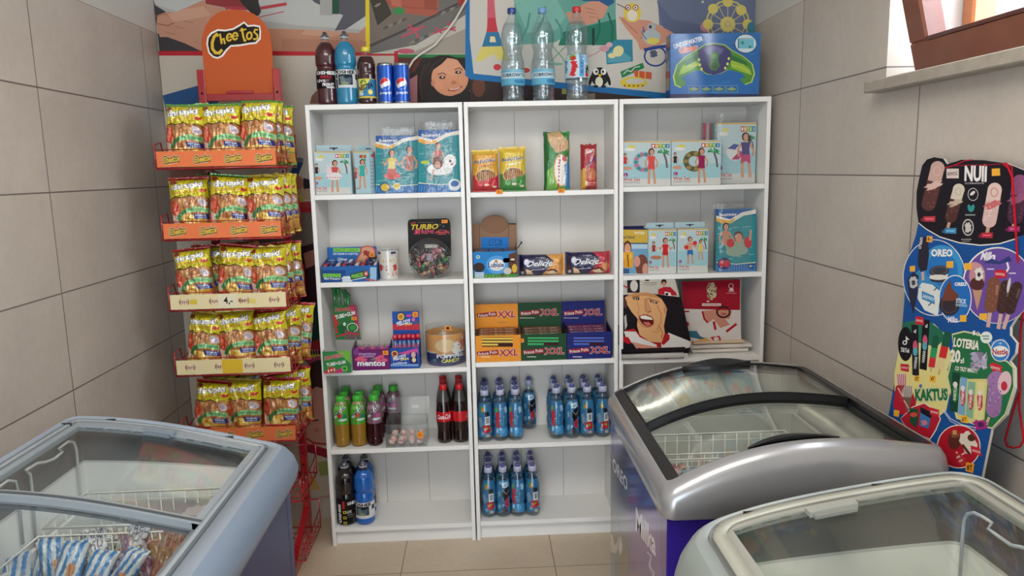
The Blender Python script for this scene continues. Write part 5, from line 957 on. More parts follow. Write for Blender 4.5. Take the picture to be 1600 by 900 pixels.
def mk_oshee(liquid, label_art, lab_bg, z0=.062, z1=.128, tip=(70, 76, 90)):
    t = thing('sports_drink_bottle', 'x', 'bottle'); R = .0405
    prof = [(.028, 0), (.038, .004), (R, .014), (R, .120), (R*.93, .132), (R*.93, .140), (R*1.02, .152), (R, .185), (R*.93, .205), (R*.7, .222), (.018, .233), (.0155, .238), (.0155, .246)]
    mb = MB(); rev(mb, prof, 0, .232, 'gloss', liquid, ribs=[(.13, .15, 1, .002)], caps=(1, 0)); mb.build('bottle_body', t); mb = MB(); rev(mb, prof, .232, .246, 'clear', (220, 230, 235)); mb.build('bottle_neck', t)
    mb = MB(); rev(mb, prof, z0, z1, 'print', lab_bg, label_art, n=190, step=.0008, dr=.0006); mb.build('label', t)
    mb = MB(); sport_cap(mb, .246, .0175, (214, 220, 226), tip); mb.build('cap', t); return t
def lab_dark(H=66):
    A = Art(); A.rect(-180, 0, 180, H+70, (26, 16, 20)); A.text('OSHEE', 2, 9, 116, 13, (236, 236, 238), bold=.07); A.rect(-32, 19, 36, 29, (130, 26, 40)); A.text('ISOTONIC', -5, 23, 36, 5, (190, 60, 70), bold=.03); A.text('LIVE', -24, 38, 56, 10, (226, 226, 230), bold=.05); A.text('FIGHT', 16, 52, 66, 11, (236, 236, 238), bold=.07); A.text('WIN', 26, 63, 46, 10, (236, 236, 238), bold=.07); A.ell(8, 37, 12, 5, (120, 96, 90), wob=.5); A.rect(-32, 33, 30, 34, (150, 60, 70)); A.ell(100, 30, 30, 20, (70, 30, 40), wob=.5); return A
def lab_blue(H=66):
    A = Art(); A.rect(-180, 0, 180, H, (214, 220, 222)); A.rect(-34, 2, 56, 16, (236, 238, 240)); A.text('OSHEE', 8, 9, 104, 13, (24, 26, 32), bold=.08); A.rect(-36, 17, 44, 56, (40, 50, 66)); A.ell(-10, 36, 20, 14, (110, 130, 130), wob=.6); A.ell(20, 40, 18, 14, (86, 100, 116), wob=.6, seed=3); A.ell(0, 50, 24, 5, (140, 150, 110)); A.ell(10, 26, 16, 6, (24, 30, 44), wob=.4); A.rect(-60, 2, -42, 66, (24, 26, 32)); A.rect(-58, 10, -46, 16, (230, 232, 236)); A.rect(-58, 30, -46, 34, (230, 232, 236)); A.rect(60, 4, 110, 60, (236, 238, 240)); A.rect(64, 16, 90, 36, (60, 64, 70)); return A
osh_d = mk_oshee((72, 26, 34), lab_dark(), (26, 16, 20)); osh_b = mk_oshee((34, 130, 170), lab_blue(), (214, 220, 222))
used = set()
def put(proto, x, y, z, label, group=None, rz=0.0, sc=1.0):
    if proto.name not in used: used.add(proto.name); o = proto; o.location = (x, y, z); o.rotation_euler = (0, 0, rz); o['label'] = label
    else: o = dup(proto, (x, y, z), (0, 0, rz), label)
    if group: o['group'] = group
    elif 'group' in o: del o['group']
    o.scale = (sc, sc, sc) if isinstance(sc, (int, float)) else sc
    return o
def base_xy(px, z, Y): return at(px, 450, 1, Y)[0]
def X_at(px, py, Y): return at(px, py, 1, Y)[0]
TZ = TOPZ+.0006
put(osh_d, X_at(511, 120, .075), .075, TZ, 'dark red sports drink bottle standing first from the left on top of the bookcases', sc=(1, 1, 1.02)); put(osh_b, X_at(541, 120, .06), .06, TZ, 'turquoise sports drink bottle with white label on top of the left bookcase', sc=(1, 1, 1.02))
# iced tea bottle
t = thing('iced_tea_bottle', 'iced tea bottle with yellow cap between the turquoise bottle and the blue cans', 'bottle', (X_at(573, 120, .06), .06, TZ)); R = .0345
prof = [(.024, 0), (.032, .004), (R, .012), (R*.98, .02), (R, .115), (R*.93, .122), (R, .135), (R, .155), (R*.8, .175), (.016, .188), (.0135, .193), (.0135, .200)]
mb = MB(); rev(mb, prof, 0, .180, 'gloss', (56, 22, 18), caps=(1, 0)); mb.build('bottle_body', t); mb = MB(); rev(mb, prof, .180, .200, 'clear', (230, 230, 230)); mb.build('bottle_neck', t)
A = Art(); A.rect(-180, 0, 180, 78, (222, 206, 90)); A.rect(-180, 2, 180, 66, (60, 130, 176)); A.poly([(-60, 2), (30, 2), (10, 20), (-10, 40), (-60, 66)], (226, 210, 96)); A.text('NESTEA', -4, 30, 104, 20, (34, 34, 44), rot=-8, bold=.08, shear=.2); A.ell(-30, 13, 14, 6, (90, 140, 60), rot=-30); A.ell(-6, 10, 12, 5, (110, 160, 70), rot=30); A.ell(28, 50, 16, 10, (236, 210, 80)); A.ell(28, 50, 11, 7, (240, 226, 140)); A.ell(-36, 56, 18, 7, (200, 220, 230), wob=.4); A.rect(-180, 66, 180, 70, (216, 190, 70))
mb = MB(); rev(mb, prof, .024, .096, 'print', (60, 130, 176), A, n=180, step=.001, dr=.0005); mb.build('label', t)
mb = MB(); mb.lathe([(.0155, .199), (.0165, .201), (.0165, .213), (.0155, .216), (.001, .2165)], 0, 0, (226, 206, 50), 'plastic', 28); mb.build('cap', t)
# cola cans
t = thing('soda_can', 'tall blue soda can, the left one of two on top of the left bookcase', 'can', (X_at(603, 140, .05), .05, TZ), 'blue soda cans'); R = .0312
prof = [(.024, 0), (.026, .003), (R, .010), (R, .142), (.029, .148), (.0275, .152), (.0275, .1545), (.026, .1545)]
A = Art(); A.rect(-180, -5, 180, 160, (16, 84, 190)); A.ell(90, 80, 40, 90, (12, 60, 150)); A.ell(-100, 60, 20, 80, (30, 110, 214)); 
for o_ in (2,):
    A.ell(o_, 68, 40, 22, (232, 236, 240), n=28); A.poly([(o_-38, 64), (o_-30, 54), (o_-14, 48), (o_+4, 46.5), (o_+20, 50), (o_+31, 58), (o_+16, 58), (o_-4, 63), (o_-20, 68), (o_-34, 75)], (206, 36, 48)); A.poly([(o_-22, 86), (o_-8, 80), (o_+12, 78), (o_+37, 70), (o_+30, 82), (o_+12, 88.5), (o_-6, 89.5)], (16, 84, 190)); A.text('pepsi', o_+2, 103, 84, 12, (230, 236, 244), bold=.03); A.text('MAX', 80, 120, 20, 8, (200, 210, 230))
mb = MB(); rev(mb, prof, 0.008, .143, 'silver', (16, 84, 190), A, n=190, step=.001); mb.build('can_body', t)
mb = MB(); mb.lathe([(.022, 0), (.026, .001), (R, .009)], 0, 0, (190, 192, 196), 'metal', 40); mb.build('can_base', t); mb = MB(); mb.lathe([(R, .142), (.0285, .149), (.0275, .153), (.0262, .1535), (.0255, .151), (.001, .151)], 0, 0, (190, 192, 196), 'metal', 40); mb.tube([(0, -.018, .1535), (.006, -.01, .1535), (0, 0, .1535), (-.006, -.01, .1535)], .0012, (200, 200, 204), 'metal', 6, closed=True); mb.build('can_lid', t)
dup(t, (X_at(628, 140, .05), .05, TZ), (0, 0, 0.05), 'tall blue soda can, the right one of two, beside the picture of a girl', 'blue soda cans')
# water bottles
def mk_water(capc, H=.352, R=.0455, label=None, lab=(.075, .13), lc=(120, 190, 214), name='water_bottle'):
    t = thing(name, 'x', 'bottle'); s = H/.352
    prof = [(.03, 0), (.040, .006), (R*.97, .018), (R*.96, .06), (R, .07), (R, .150), (R*.86, .172), (R*.80, .19), (R*.92, .212), (R*.97, .235), (R*.94, .262), (R*.75, .29), (R*.45, .312), (.0165, .322), (.0145, .328), (.0145, .336)]
    prof = [(a, b*s) for a, b in prof]
    mb = MB(); rev(mb, prof, 0, .336*s, 'pet', (230, 240, 245), ribs=[(.015, .068, 3, .0018), (.135, .17, 2, .0012), (.175, .2, 1, .001)], caps=(1, 0), n=44); mb.build('bottle_body', t)
    mb = MB(); pr2 = [(a*.955, b) for a, b in prof]; rev(mb, pr2, .003, .296*s, 'pet', (206, 226, 232), caps=(1, 1), n=36, step=.006); mb.build('water', t)
    mb = MB(); rev(mb, prof, lab[0], lab[1], 'print' if label else 'clear', lc, label, n=190, step=.001, dr=.0006); mb.build('label', t)
    mb = MB(); mb.lathe([(.0155, .3335*s), (.0168, .336*s), (.0168, .350*s), (.0158, .3535*s), (.001, .354*s)], 0, 0, capc, 'plastic', 26); mb.build('cap', t); return t
def lab_water():
    A = Art(); A.rect(-180, 0, 180, 60, (130, 186, 206)); A.rect(-180, 12, 180, 34, (190, 214, 220)); A.text('DOBROWITA', 0, 22, 136, 13, (24, 44, 84), bold=.05); A.rect(-180, 35, 180, 60, (100, 170, 200)); A.ell(30, 46, 30, 8, (60, 130, 180), wob=.4); A.ell(-40, 6, 30, 4, (110, 170, 200)); return A
wb = mk_water((34, 66, 140), label=lab_water(), lc=(130, 186, 206), lab=(.062, .122))
put(wb, X_at(801.5, 120, .07), .07, TZ, 'large water bottle with a dark blue cap on top of the middle bookcase')
o = put(wb, X_at(848.5, 120, .07), .07, TZ, 'large water bottle with a light blue cap, middle of the three on the bookcase', rz=.15)
for ch in o.children:
    if ch.name.startswith('cap'):
        ch.data = ch.data.copy(); a = ch.data.color_attributes['Col']; c = lin((110, 160, 206))
        for q in a.data: q.color = (*c, 1)
A = Art(); A.rect(-180, 0, 180, 82, (190, 214, 222)); A.ell(-32, 10, 20, 12, (120, 170, 70), wob=.4); A.ell(-26, 14, 14, 9, (200, 50, 56), wob=.5)
for k in range(6): A.ell(-24+5*math.sin(k), 30+k*9, 15, 6, (204, 44, 54), wob=.6, seed=k)
A.rect(4, 0, 30, 82, (86, 160, 210)); A.text('WATERRR', 17, 40, 70, 10, (30, 60, 120), rot=-90, bold=.05, out=(220, 236, 244), ow=.03); A.ell(48, 18, 16, 14, (150, 200, 226), wob=.4); A.ell(50, 54, 14, 16, (36, 34, 44), wob=.6); A.ell(50, 76, 14, 8, (204, 44, 54)); A.ell(-110, 40, 50, 36, (90, 160, 200), wob=.5)
for k in range(10): A.ell(20+(k*17) % 44, 6+(k*29) % 74, 3, 2, (230, 240, 244))
kb = mk_water((206, 40, 50), label=A, lc=(190, 214, 222), lab=(.085, .172))
put(kb, X_at(901.5, 120, .06), .06, TZ, 'large flavoured water bottle with a red cap, rightmost of the three on the middle bookcase')
# ------------------------------------------------------------------ fourth shelf, left unit
def mk_juice(liq, label, bg, capc=(70, 190, 60)):
    t = thing('juice_bottle', 'x', 'bottle'); R = .0315
    prof = [(.022, 0), (.029, .004), (R, .012), (R*.97, .05), (R, .095), (R, .150), (R*.96, .162), (R*.82, .176), (.020, .188), (.0175, .192)]
    mb = MB(); rev(mb, prof, 0, .105, 'juice', liq, ribs=[(.01, .05, 2, .001)], caps=(1, 0), n=36); mb.build('bottle_body', t); mb = MB(); rev(mb, prof, .165, .192, 'juice', tuple(int(v*.5+110) for v in liq), n=36); mb.build('bottle_neck', t)
    mb = MB(); rev(mb, [(a*.92, b) for a, b in prof], .003, .18, 'gloss', liq, caps=(1, 1), n=30, step=.008); mb.build('juice', t)
    mb = MB(); rev(mb, prof, .098, .180, 'gloss', bg, label, n=190, step=.001, dr=.0006); mb.build('label', t)
    mb = MB(); mb.lathe([(.0185, .190), (.0195, .192), (.0195, .209), (.0185, .212), (.001, .2125)], 0, 0, capc, 'plastic', 26); mb.build('cap', t); return t
def lab_j(bg, accent, fruit):
    A = Art(); A.rect(-180, 0, 180, 84, bg)
    for o in (0, 180, -180): A.poly([(o-60, 50), (o-44, 58), (o+52, 14), (o+36, 2)], (236, 238, 232)); A.text('TYMBARK', o-4, 31, 112, 16, (26, 40, 34), rot=-25, bold=.06); A.ell(o-2, 44, 16, 9, fruit); A.rect(o+14, 40, o+50, 56, accent); A.ell(o+20, 62, 34, 5, (200, 226, 216)); A.ell(o-30, 12, 26, 8, tuple(min(255, v+30) for v in bg), wob=.5)
    return A
jg = mk_juice((196, 150, 56), lab_j((84, 160, 50), (40, 130, 110), (190, 50, 40)), (84, 160, 50))
jp = mk_juice((70, 18, 30), lab_j((130, 90, 110), (190, 90, 140), (120, 50, 110)), (96, 150, 60))
z4 = .4196
def yfront(px, py, z, r): q = at(px, py, 2, z); return q[1]+r
Y1 = .056; dy = .0655
G = 'juice bottles on the fourth shelf'
put(jg, X_at(533.5, 650, Y1), Y1, z4, 'golden juice bottle at the front left corner of the fourth shelf', G); put(jg, X_at(559.5, 650, Y1), Y1, z4, 'golden juice bottle, second from the left in the front row', G, rz=.2)
put(jp, X_at(585, 650, Y1), Y1, z4, 'purple juice bottle in the front row, left of the plastic box', G, rz=.1)
put(jg, X_at(539, 640, Y1+dy)-.002, Y1+dy, z4, 'green capped juice bottle right behind the front left golden bottle', G, rz=2.4); put(jp, X_at(541, 625, Y1+2*dy), Y1+2*dy, z4, 'green capped juice bottle in the third row at the left', G, rz=1.5)
put(jg, X_at(561.5, 640, Y1+dy)+.001, Y1+dy, z4, 'green capped juice bottle behind the second golden bottle', G, rz=.9); put(jp, X_at(587.5, 640, Y1+dy), Y1+dy, z4, 'dark juice bottle right behind the purple front bottle', G, rz=2); put(jp, X_at(591, 625, Y1+2*dy), Y1+2*dy, z4, 'dark juice bottle in the third row, behind two purple bottles', G, rz=.4)
put(jp, X_at(615, 625, Y1+2*dy), Y1+2*dy, z4, 'green and purple juice bottle standing alone at the back, behind the clear plastic box', None, rz=-.5)
# cola
def mk_cola():
    t = thing('cola_bottle', 'x', 'bottle'); R = .0325
    prof = [(.02, 0), (.028, .003), (.031, .012), (.030, .03), (.0285, .055), (.0315, .085), (R, .095), (R, .133), (R*.98, .14), (R*.9, .165), (R*.65, .195), (.0155, .215), (.013, .222), (.013, .228)]
    mb = MB(); rev(mb, prof, 0, .178, 'gloss', (34, 14, 12), caps=(1, 0), n=36); mb.build('bottle_body', t); mb = MB(); rev(mb, prof, .178, .228, 'gloss', (70, 66, 64), n=36); mb.build('bottle_neck', t)
    A = Art(); A.rect(-180, 0, 180, 45, (200, 24, 34)); 
    A.text('Coca-Cola', 0, 20, 110, 20, (240, 236, 236), bold=.04, shear=.35, rot=-3); A.line([(-50, 30), (-10, 27), (30, 31), (50, 29)], 1.4, (240, 236, 236)); A.rect(90, 6, 150, 36, (206, 190, 190)); 
    for k in range(7): A.rect(94+k*8, 8, 96+k*8, 34, (60, 30, 30))
    mb = MB(); rev(mb, prof, .094, .137, 'gloss', (200, 24, 34), A, n=190, step=.001, dr=.0006); mb.build('label', t)
    mb = MB(); mb.lathe([(.0145, .224), (.0155, .226), (.0155, .242), (.0145, .245), (.001, .2455)], 0, 0, (206, 26, 36), 'plastic', 26); mb.build('cap', t); return t
ck = mk_cola(); G = 'cola bottles at the right end of the fourth shelf'; Yc = .058
xa, xb = X_at(694, 650, Yc), min(X_at(719.5, 650, Yc), .546)
for k in range(3):
    put(ck, xa-.004*k, Yc+.066*k, z4, ['left cola bottle of the front pair, label facing forward', 'cola bottle behind the left front one, second row', 'cola bottle in the third row at the left'][k], G, rz=.05+k)
    put(ck, xb-.003*k, Yc+.066*k, z4, ['right cola bottle of the front pair, label turned away', 'cola bottle behind the right front one, second row', 'cola bottle in the third row, against the right side panel'][k], G, rz=1.9-k)
# clear plastic box with pink sweets
t = thing('plastic_box', 'small clear plastic box with its lid folded back, holding round pink sweets', 'box', (.325, .08, z4)); Yb = .004
x0, x1 = X_at(603, 690, Yb), X_at(667, 690, Yb); zt = at(630, 664, 1, Yb)[2]
mb = MB(); w_ = .0018; D = .13; za = z4+.0006
mb.box(x0, x1, Yb, Yb+w_, za, zt, (1, 1, 1), 'clear'); mb.box(x0, x1, Yb+D, Yb+D+w_, za, zt, (1, 1, 1), 'clear'); mb.box(x0, x0+w_, Yb+w_, Yb+D, za, zt, (1, 1, 1), 'clear'); mb.box(x1-w_, x1, Yb+w_, Yb+D, za, zt, (1, 1, 1), 'clear'); mb.box(x0+w_, x1-w_, Yb+w_, Yb+D, za, za+w_, (1, 1, 1), 'clear')
mb.tube([(x0, Yb, zt), (x1, Yb, zt), (x1, Yb+D, zt), (x0, Yb+D, zt)], .0022, (214, 206, 210), 'clear', 6, closed=True); mb.build('box_body', t, 'parent')
mb = MB(); z2 = zt+.075; mb.prism([(Yb+D+.003, zt), (Yb+D+.006, zt), (Yb+D+.012, z2), (Yb+D+.009, z2)], 0, x0-.001, x1+.006, (1, 1, 1), 'clear'); mb.tube([(x0, Yb+D+.005, zt), (x0, Yb+D+.011, z2), (x1+.004, Yb+D+.011, z2), (x1+.004, Yb+D+.005, zt)], .002, (206, 200, 204), 'clear', 6); mb.box(x0+.10, x0+.128, Yb+D+.005, Yb+D+.0065, zt+.028, zt+.04, (236, 236, 234), 'print'); mb.build('box_lid', t, 'parent')
rs = random.Random(4); sw = []
proto = None
for k in range(16):
    x = x0+.024+(k % 4)*.038+rs.uniform(-.004, .004); y = Yb+.024+((k//4) % 3)*.036; zz = za+.004+.016*(k//8)+.003
    mb = MB(); n = 16; pts = []
    mb.lathe([(.002, 0), (.013, .001), (.0145, .005), (.013, .009), (.002, .010)], 0, 0, (226, 170, 156), 'gloss', 16); mb.lathe([(.0146, .003), (.0150, .005), (.0146, .007)], 0, 0, (170, 60, 56) if k % 2 else (236, 226, 220), 'gloss', 16, cap=False); mb.lathe([(.002, .0102), (.007, .0104)], 0, 0, (236, 214, 206), 'gloss', 14, cap=False)
    s_ = mb.build('pink_sweet', org=(0, 0, 0)); s_.location = (x, y, zz+(.012 if k < 8 else .004)); s_.rotation_euler = (1.3+rs.uniform(-.2, .2) if k < 8 else .5, 0, rs.uniform(-.5, .5)); tag(s_, 'round pink sweet lying in the clear plastic box', 'sweet', 'pink sweets in the plastic box')
price_tag(t, 651.5, 675, 661.5, 684, Yb-.0002, '2,-')
# ------------------------------------------------------------------ flavoured water with spouts (middle unit) and sports drinks (left unit), bottom rows
def mk_kids(variant):
    t = thing('flavoured_water_bottle', 'x', 'bottle'); R = .031
    prof = [(.022, 0), (.029, .005), (R, .014), (R*.98, .05), (R*.9, .062), (R*.98, .075), (R, .11), (R*.97, .135), (R*.8, .160), (R*.55, .178), (.0145, .188), (.0145, .196)]
    mb = MB(); rev(mb, prof, 0, .022, 'pet', (190, 214, 226), caps=(1, 0), n=36); mb.build('bottle_body', t); mb = MB(); rev(mb, prof, .165, .196, 'pet', (200, 220, 230), n=36); mb.build('bottle_neck', t)
    A = Art(); A.rect(-180, 0, 180, 150, (50, 112, 156)); rs = random.Random(variant*5+1)
    for k in range(26): A.ell(rs.uniform(-180, 180), rs.uniform(0, 150), rs.uniform(8, 22), rs.uniform(5, 12), ((70, 136, 180), (34, 84, 130), (120, 166, 190), (34, 50, 84), (86, 120, 134))[k % 5], wob=.8, seed=k)
    if variant == 0:
        A.ell(-44, 30, 14, 12, (100, 150, 80), wob=.4); 
        for k in range(5): A.ell(-34+4*math.sin(k*2), 48+k*15, 15, 10, (190, 44, 58), wob=.6, seed=k)
        A.rect(-8, 20, 14, 100, (90, 160, 210)); A.text('WATERRR', 3, 62, 84, 14, (26, 40, 90), rot=-90, bold=.06, out=(130, 190, 224), ow=.03); A.rect(-50, 106, 60, 142, (60, 140, 196)); A.ell(10, 120, 18, 12, (90, 166, 214)); A.ell(-36, 118, 10, 10, (170, 206, 226)); A.ell(40, 30, 16, 14, (160, 200, 226), wob=.5); A.ell(-34, 138, 20, 8, (120, 116, 100), wob=.8)
    elif variant == 1:
        A.ell(10, 20, 30, 12, (190, 216, 230), wob=.3); A.text('cool', 10, 20, 36, 10, (60, 110, 170), bold=.05, rot=-8); A.ell(16, 60, 32, 28, (28, 28, 36), wob=.7, seed=2); A.ell(24, 100, 20, 20, (196, 40, 56), n=14); 
        for k in range(4): A.ell(18+(k % 2)*12, 94+(k//2)*12, 3, 3, (40, 20, 26))
        A.ell(0, 132, 28, 12, (70, 66, 66), wob=.9); A.line([(-10, 44), (16, 60), (40, 46)], 3, (150, 150, 160))
    else:
        A.ell(-20, 24, 18, 14, (90, 150, 70), wob=.4); A.ell(-16, 26, 10, 8, (220, 120, 50)); A.ell(14, 44, 22, 10, (36, 34, 44), wob=.6); A.rect(0, 56, 40, 92, (226, 230, 232)); 
        for k in range(9): A.rect(3+k*4, 60, 5+k*4, 84, (30, 30, 34))
        A.ell(12, 108, 36, 18, (186, 40, 50), wob=.6); A.ell(14, 106, 12, 6, (150, 150, 60)); A.ell(-40, 80, 16, 24, (120, 150, 170), wob=.6); A.ell(20, 138, 16, 8, (190, 170, 150), wob=.5)
    mb = MB(); rev(mb, prof, .022, .166, 'gloss', (50, 112, 156), A, n=140, step=.0012, dr=.0003); mb.build('label', t)
    mb = MB(); mb.lathe([(.0155, .196), (.0175, .197), (.0175, .216), (.016, .219)], 0, 0, (190, 194, 220), 'plastic', 22); mb.lathe([(.010, .219), (.010, .226), (.007, .231), (.001, .232)], 0, 0, (80, 84, 150), 'plastic', 16); mb.build('cap', t); return t
K = [mk_kids(0), mk_kids(1), mk_kids(2)]
ORD = ['front', 'second', 'third']; COLN = ['first', 'second', 'third', 'fourth']
zs4, zs5 = .4186, .0806; R = .0315
def grid_bottles(pxs, py, z, rows, Yf, where, var, group):
    for r in range(rows):
        for i, px in enumerate(pxs):
            Y = Yf+r*.0655
            if Y+.031 > .2285: continue
            x = X_at(px, py, Yf)+(.0)*r
            lb = '%s-row flavoured water bottle, %s from the left, %s' % (ORD[r].capitalize() if 0 else ORD[r], COLN[i], where)
            put(K[(var[i]+r) % 3], x, Y, z, lb[0].upper()+lb[1:] if 0 else lb, group, rz=.25*((i*7+r*3) % 5-2) if r else (0, .15, -.1, .05)[i % 4], sc=(1, 1, 1))
Yf = .0575; pass
grid_bottles([757.5, 781.7, 805.5], 640, zs4, 3, Yf, 'left group on the fourth shelf', [2, 0, 0], 'flavoured water bottles, fourth shelf, left group')
put(K[1], X_at(826.5, 630, Yf+.131), min(Yf+.131, .190), zs4, 'flavoured water bottle standing alone at the back between the two groups', None, rz=.1)
grid_bottles([869.5, 893.5, 917.5, 941.5], 640, zs4, 3, Yf, 'right group on the fourth shelf', [0, 1, 2, 2], 'flavoured water bottles, fourth shelf, right group')
Yf5 = .0575; pass
grid_bottles([763.5, 786, 809, 832], 760, zs5, 3, Yf5, 'on the bottom shelf', [2, 1, 0, 2], 'flavoured water bottles on the bottom shelf')
A = Art(); A.rect(-180, 0, 180, 136, (22, 18, 20)); A.text('OSHEE', -36, 66, 84, 22, (232, 232, 234), rot=-90, bold=.07); A.rect(-14, 10, 0, 44, (196, 40, 44)); 
for k in range(3): A.rect(-12, 52+k*24, 6, 64+k*24, (206, 190, 60)); A.ell(-3, 58+k*24, 5, 4, (30, 28, 30))
A.text('OSHEE', 40, 22, 50, 14, (232, 232, 234), bold=.07); A.text('LIVE', 24, 58, 26, 12, (226, 226, 228), bold=.04); A.rect(14, 70, 44, 73, (150, 150, 150)); A.rect(14, 80, 40, 82, (150, 150, 150)); A.ell(60, 90, 20, 26, (70, 60, 60), wob=.5)
os_k = mk_oshee((26, 16, 18), A, (22, 18, 20), z0=.008, z1=.12); os_c = mk_oshee((20, 100, 190), lab_blue(), (214, 220, 222), z0=.03, z1=.10)
zz = .0786; Ya = .056; pass
put(os_k, X_at(540.5, 770, Ya), Ya, zz, 'black sports drink bottle in front on the bottom shelf of the left bookcase'); put(os_c, X_at(569, 770, Ya), Ya, zz, 'bright blue sports drink bottle in front on the bottom shelf', rz=-.2)
put(os_k, X_at(542.5, 765, Ya+.084)+.002, Ya+.084, zz, 'black sports drink bottle behind the front black one', rz=.6); put(os_c, X_at(570.5, 765, Ya+.084)+.004, Ya+.084, zz, 'bright blue sports drink bottle behind the front blue one', rz=.8)
# ================================================================== BOX ON TOP: underwater glider
Yg = .04; t = thing('toy_box', 'large blue carton with a green and purple underwater glider on top of the bookcase', 'box', (1.43, .08, TZ)); c = Art(740, 0, 3.404)
X0 = X_at(1047, 110, Yg); X1 = X_at(1187, 110, Yg); Z1 = at(1110, 52, 1, Yg)[2]
A = Art(740, 0, 3.404); A.poly([(1045, 150), (1530, 150), (1530, 560), (1045, 560)], (22, 104, 176)); rs = random.Random(2)
for k in range(50): A.ell(rs.uniform(1060, 1510), rs.uniform(190, 500), 26*rs.random()+6, 3, (40, 126, 196) if k % 2 else (20, 90, 160), rot=rs.uniform(-15, 15), n=8)
A.text('UNDERWATER', 1142, 226, 160, 26, (230, 240, 246), rot=-16, bold=.06, out=(24, 60, 120), ow=.04); A.text('Glider', 1143, 260, 104, 34, (226, 110, 80), rot=-14, bold=.07, out=(240, 232, 226), ow=.04)
wing = [(1195, 262), (1230, 240), (1280, 232), (1335, 240), (1370, 268), (1430, 300), (1478, 340), (1490, 390), (1475, 435), (1440, 448), (1420, 430), (1428, 412), (1446, 415), (1430, 392), (1390, 378), (1350, 370), (1320, 388), (1275, 396), (1240, 394), (1210, 372), (1170, 380), (1125, 402), (1104, 420), (1122, 424), (1128, 446), (1105, 464), (1075, 450), (1066, 405), (1085, 345), (1130, 300), (1180, 275)]
def grow(pts, k, c=(1278, 340)): return [(c[0]+(p[0]-c[0])*k, c[1]+(p[1]-c[1])*k) for p in pts]
A.poly(grow(wing, 1.03), (206, 220, 90)); A.poly(wing, (70, 140, 50)); A.poly([(1090, 400), (1110, 350), (1170, 320), (1205, 340), (1160, 370), (1120, 390)], (150, 190, 60)); A.poly([(1365, 320), (1420, 330), (1470, 370), (1480, 400), (1420, 380), (1370, 360)], (150, 190, 60)); A.poly([(1110, 330), (1190, 290), (1195, 320), (1130, 350)], (40, 110, 50)); A.poly([(1370, 290), (1450, 330), (1460, 350), (1370, 320)], (40, 110, 50)); A.line([(1100, 380), (1150, 352), (1200, 345)], 4, (206, 210, 70)); A.line([(1370, 345), (1420, 356), (1470, 385)], 4, (206, 210, 70))
A.poly([(1192, 270), (1230, 242), (1280, 234), (1332, 244), (1368, 274), (1370, 320), (1340, 375), (1310, 390), (1275, 398), (1245, 392), (1215, 372), (1196, 320)], (56, 56, 110)); A.poly([(1225, 262), (1280, 244), (1330, 262), (1316, 290), (1240, 290)], (96, 96, 150)); A.poly([(1255, 290), (1272, 276), (1292, 276), (1306, 290), (1300, 320), (1310, 350), (1288, 378), (1262, 372), (1250, 346), (1262, 318)], (70, 120, 70)); A.ell(1280, 298, 14, 14, (100, 150, 80)); A.ell(1280, 350, 16, 18, (60, 100, 70))
for (x, y) in ((1198, 318), (1203, 345), (1212, 368), (1357, 312), (1350, 340), (1338, 362)): A.ell(x, y, 6, 8, (226, 220, 110))
A.ell(1447, 232, 60, 52, (24, 40, 70), n=28); A.ell(1447, 232, 56, 48, (206, 226, 232), n=28); A.rect(1405, 208, 1490, 258, (110, 186, 206)); A.line([(1408, 208), (1408, 258)], 4, (20, 50, 60)); A.line([(1404, 206), (1492, 204)], 3, (90, 130, 120)); A.ell(1430, 228, 9, 9, (40, 140, 120)); A.ell(1470, 250, 8, 8, (40, 140, 120))
for k in range(4): x = 1143+k*67; A.rect(x-1, 455, x+60, 491, (120, 180, 210)); A.rect(x+1, 457, x+58, 489, (30, 90, 150)); A.ell(x+28, 474, 24, 8, (130, 170, 60)); A.ell(x+28, 470, 9, 7, (150, 150, 190))
A.rect(1045, 500, 1530, 560, (24, 40, 90)); A.text('UNDERWATER GLIDER', 1270, 519, 240, 9, (150, 170, 200))
face_box(t, 'carton', X0, X1, TZ, Z1, Yg, .07, (24, 44, 100), A, 'gloss')
# ================================================================== RED SNACK RACK
RED = (170, 26, 36)
rk = thing('snack_rack', 'red metal snack rack with five stocked trays and an orange header sign', 'display rack', (-.25, .02, 0))
PX = (-.392, -.108)
for x in PX:
    mb = MB(); mb.box(x-.014, x+.014, .035, .063, .02, 1.937, RED, 'gloss', .002)
    for k in range(36):
        z = .1+k*.05
        if z < 1.92: mb.tube([(x, .0352, z), (x, .0342, z)], .0045, (24, 10, 12), 'matte', 8)
    mb.build('post', rk, 'parent')
    mb = MB(); mb.prism([(.06, 0), (-.24, 0), (-.24, .03), (.03, .16), (.06, .16)], 0, x-.012, x+.012, RED, 'gloss'); mb.build('foot', rk, 'parent')
for z in (1.835, .30):
    mb = MB(); mb.box(PX[0]+.014, PX[1]-.014, .036, .060, z-.014, z+.012, RED, 'gloss', .002); mb.build('crossbar', rk, 'parent')
mb = MB(); mb.box(-.30, -.20, .034, .062, 1.847, 1.858, RED, 'gloss', .001); mb.build('sign_clip', rk, 'parent')
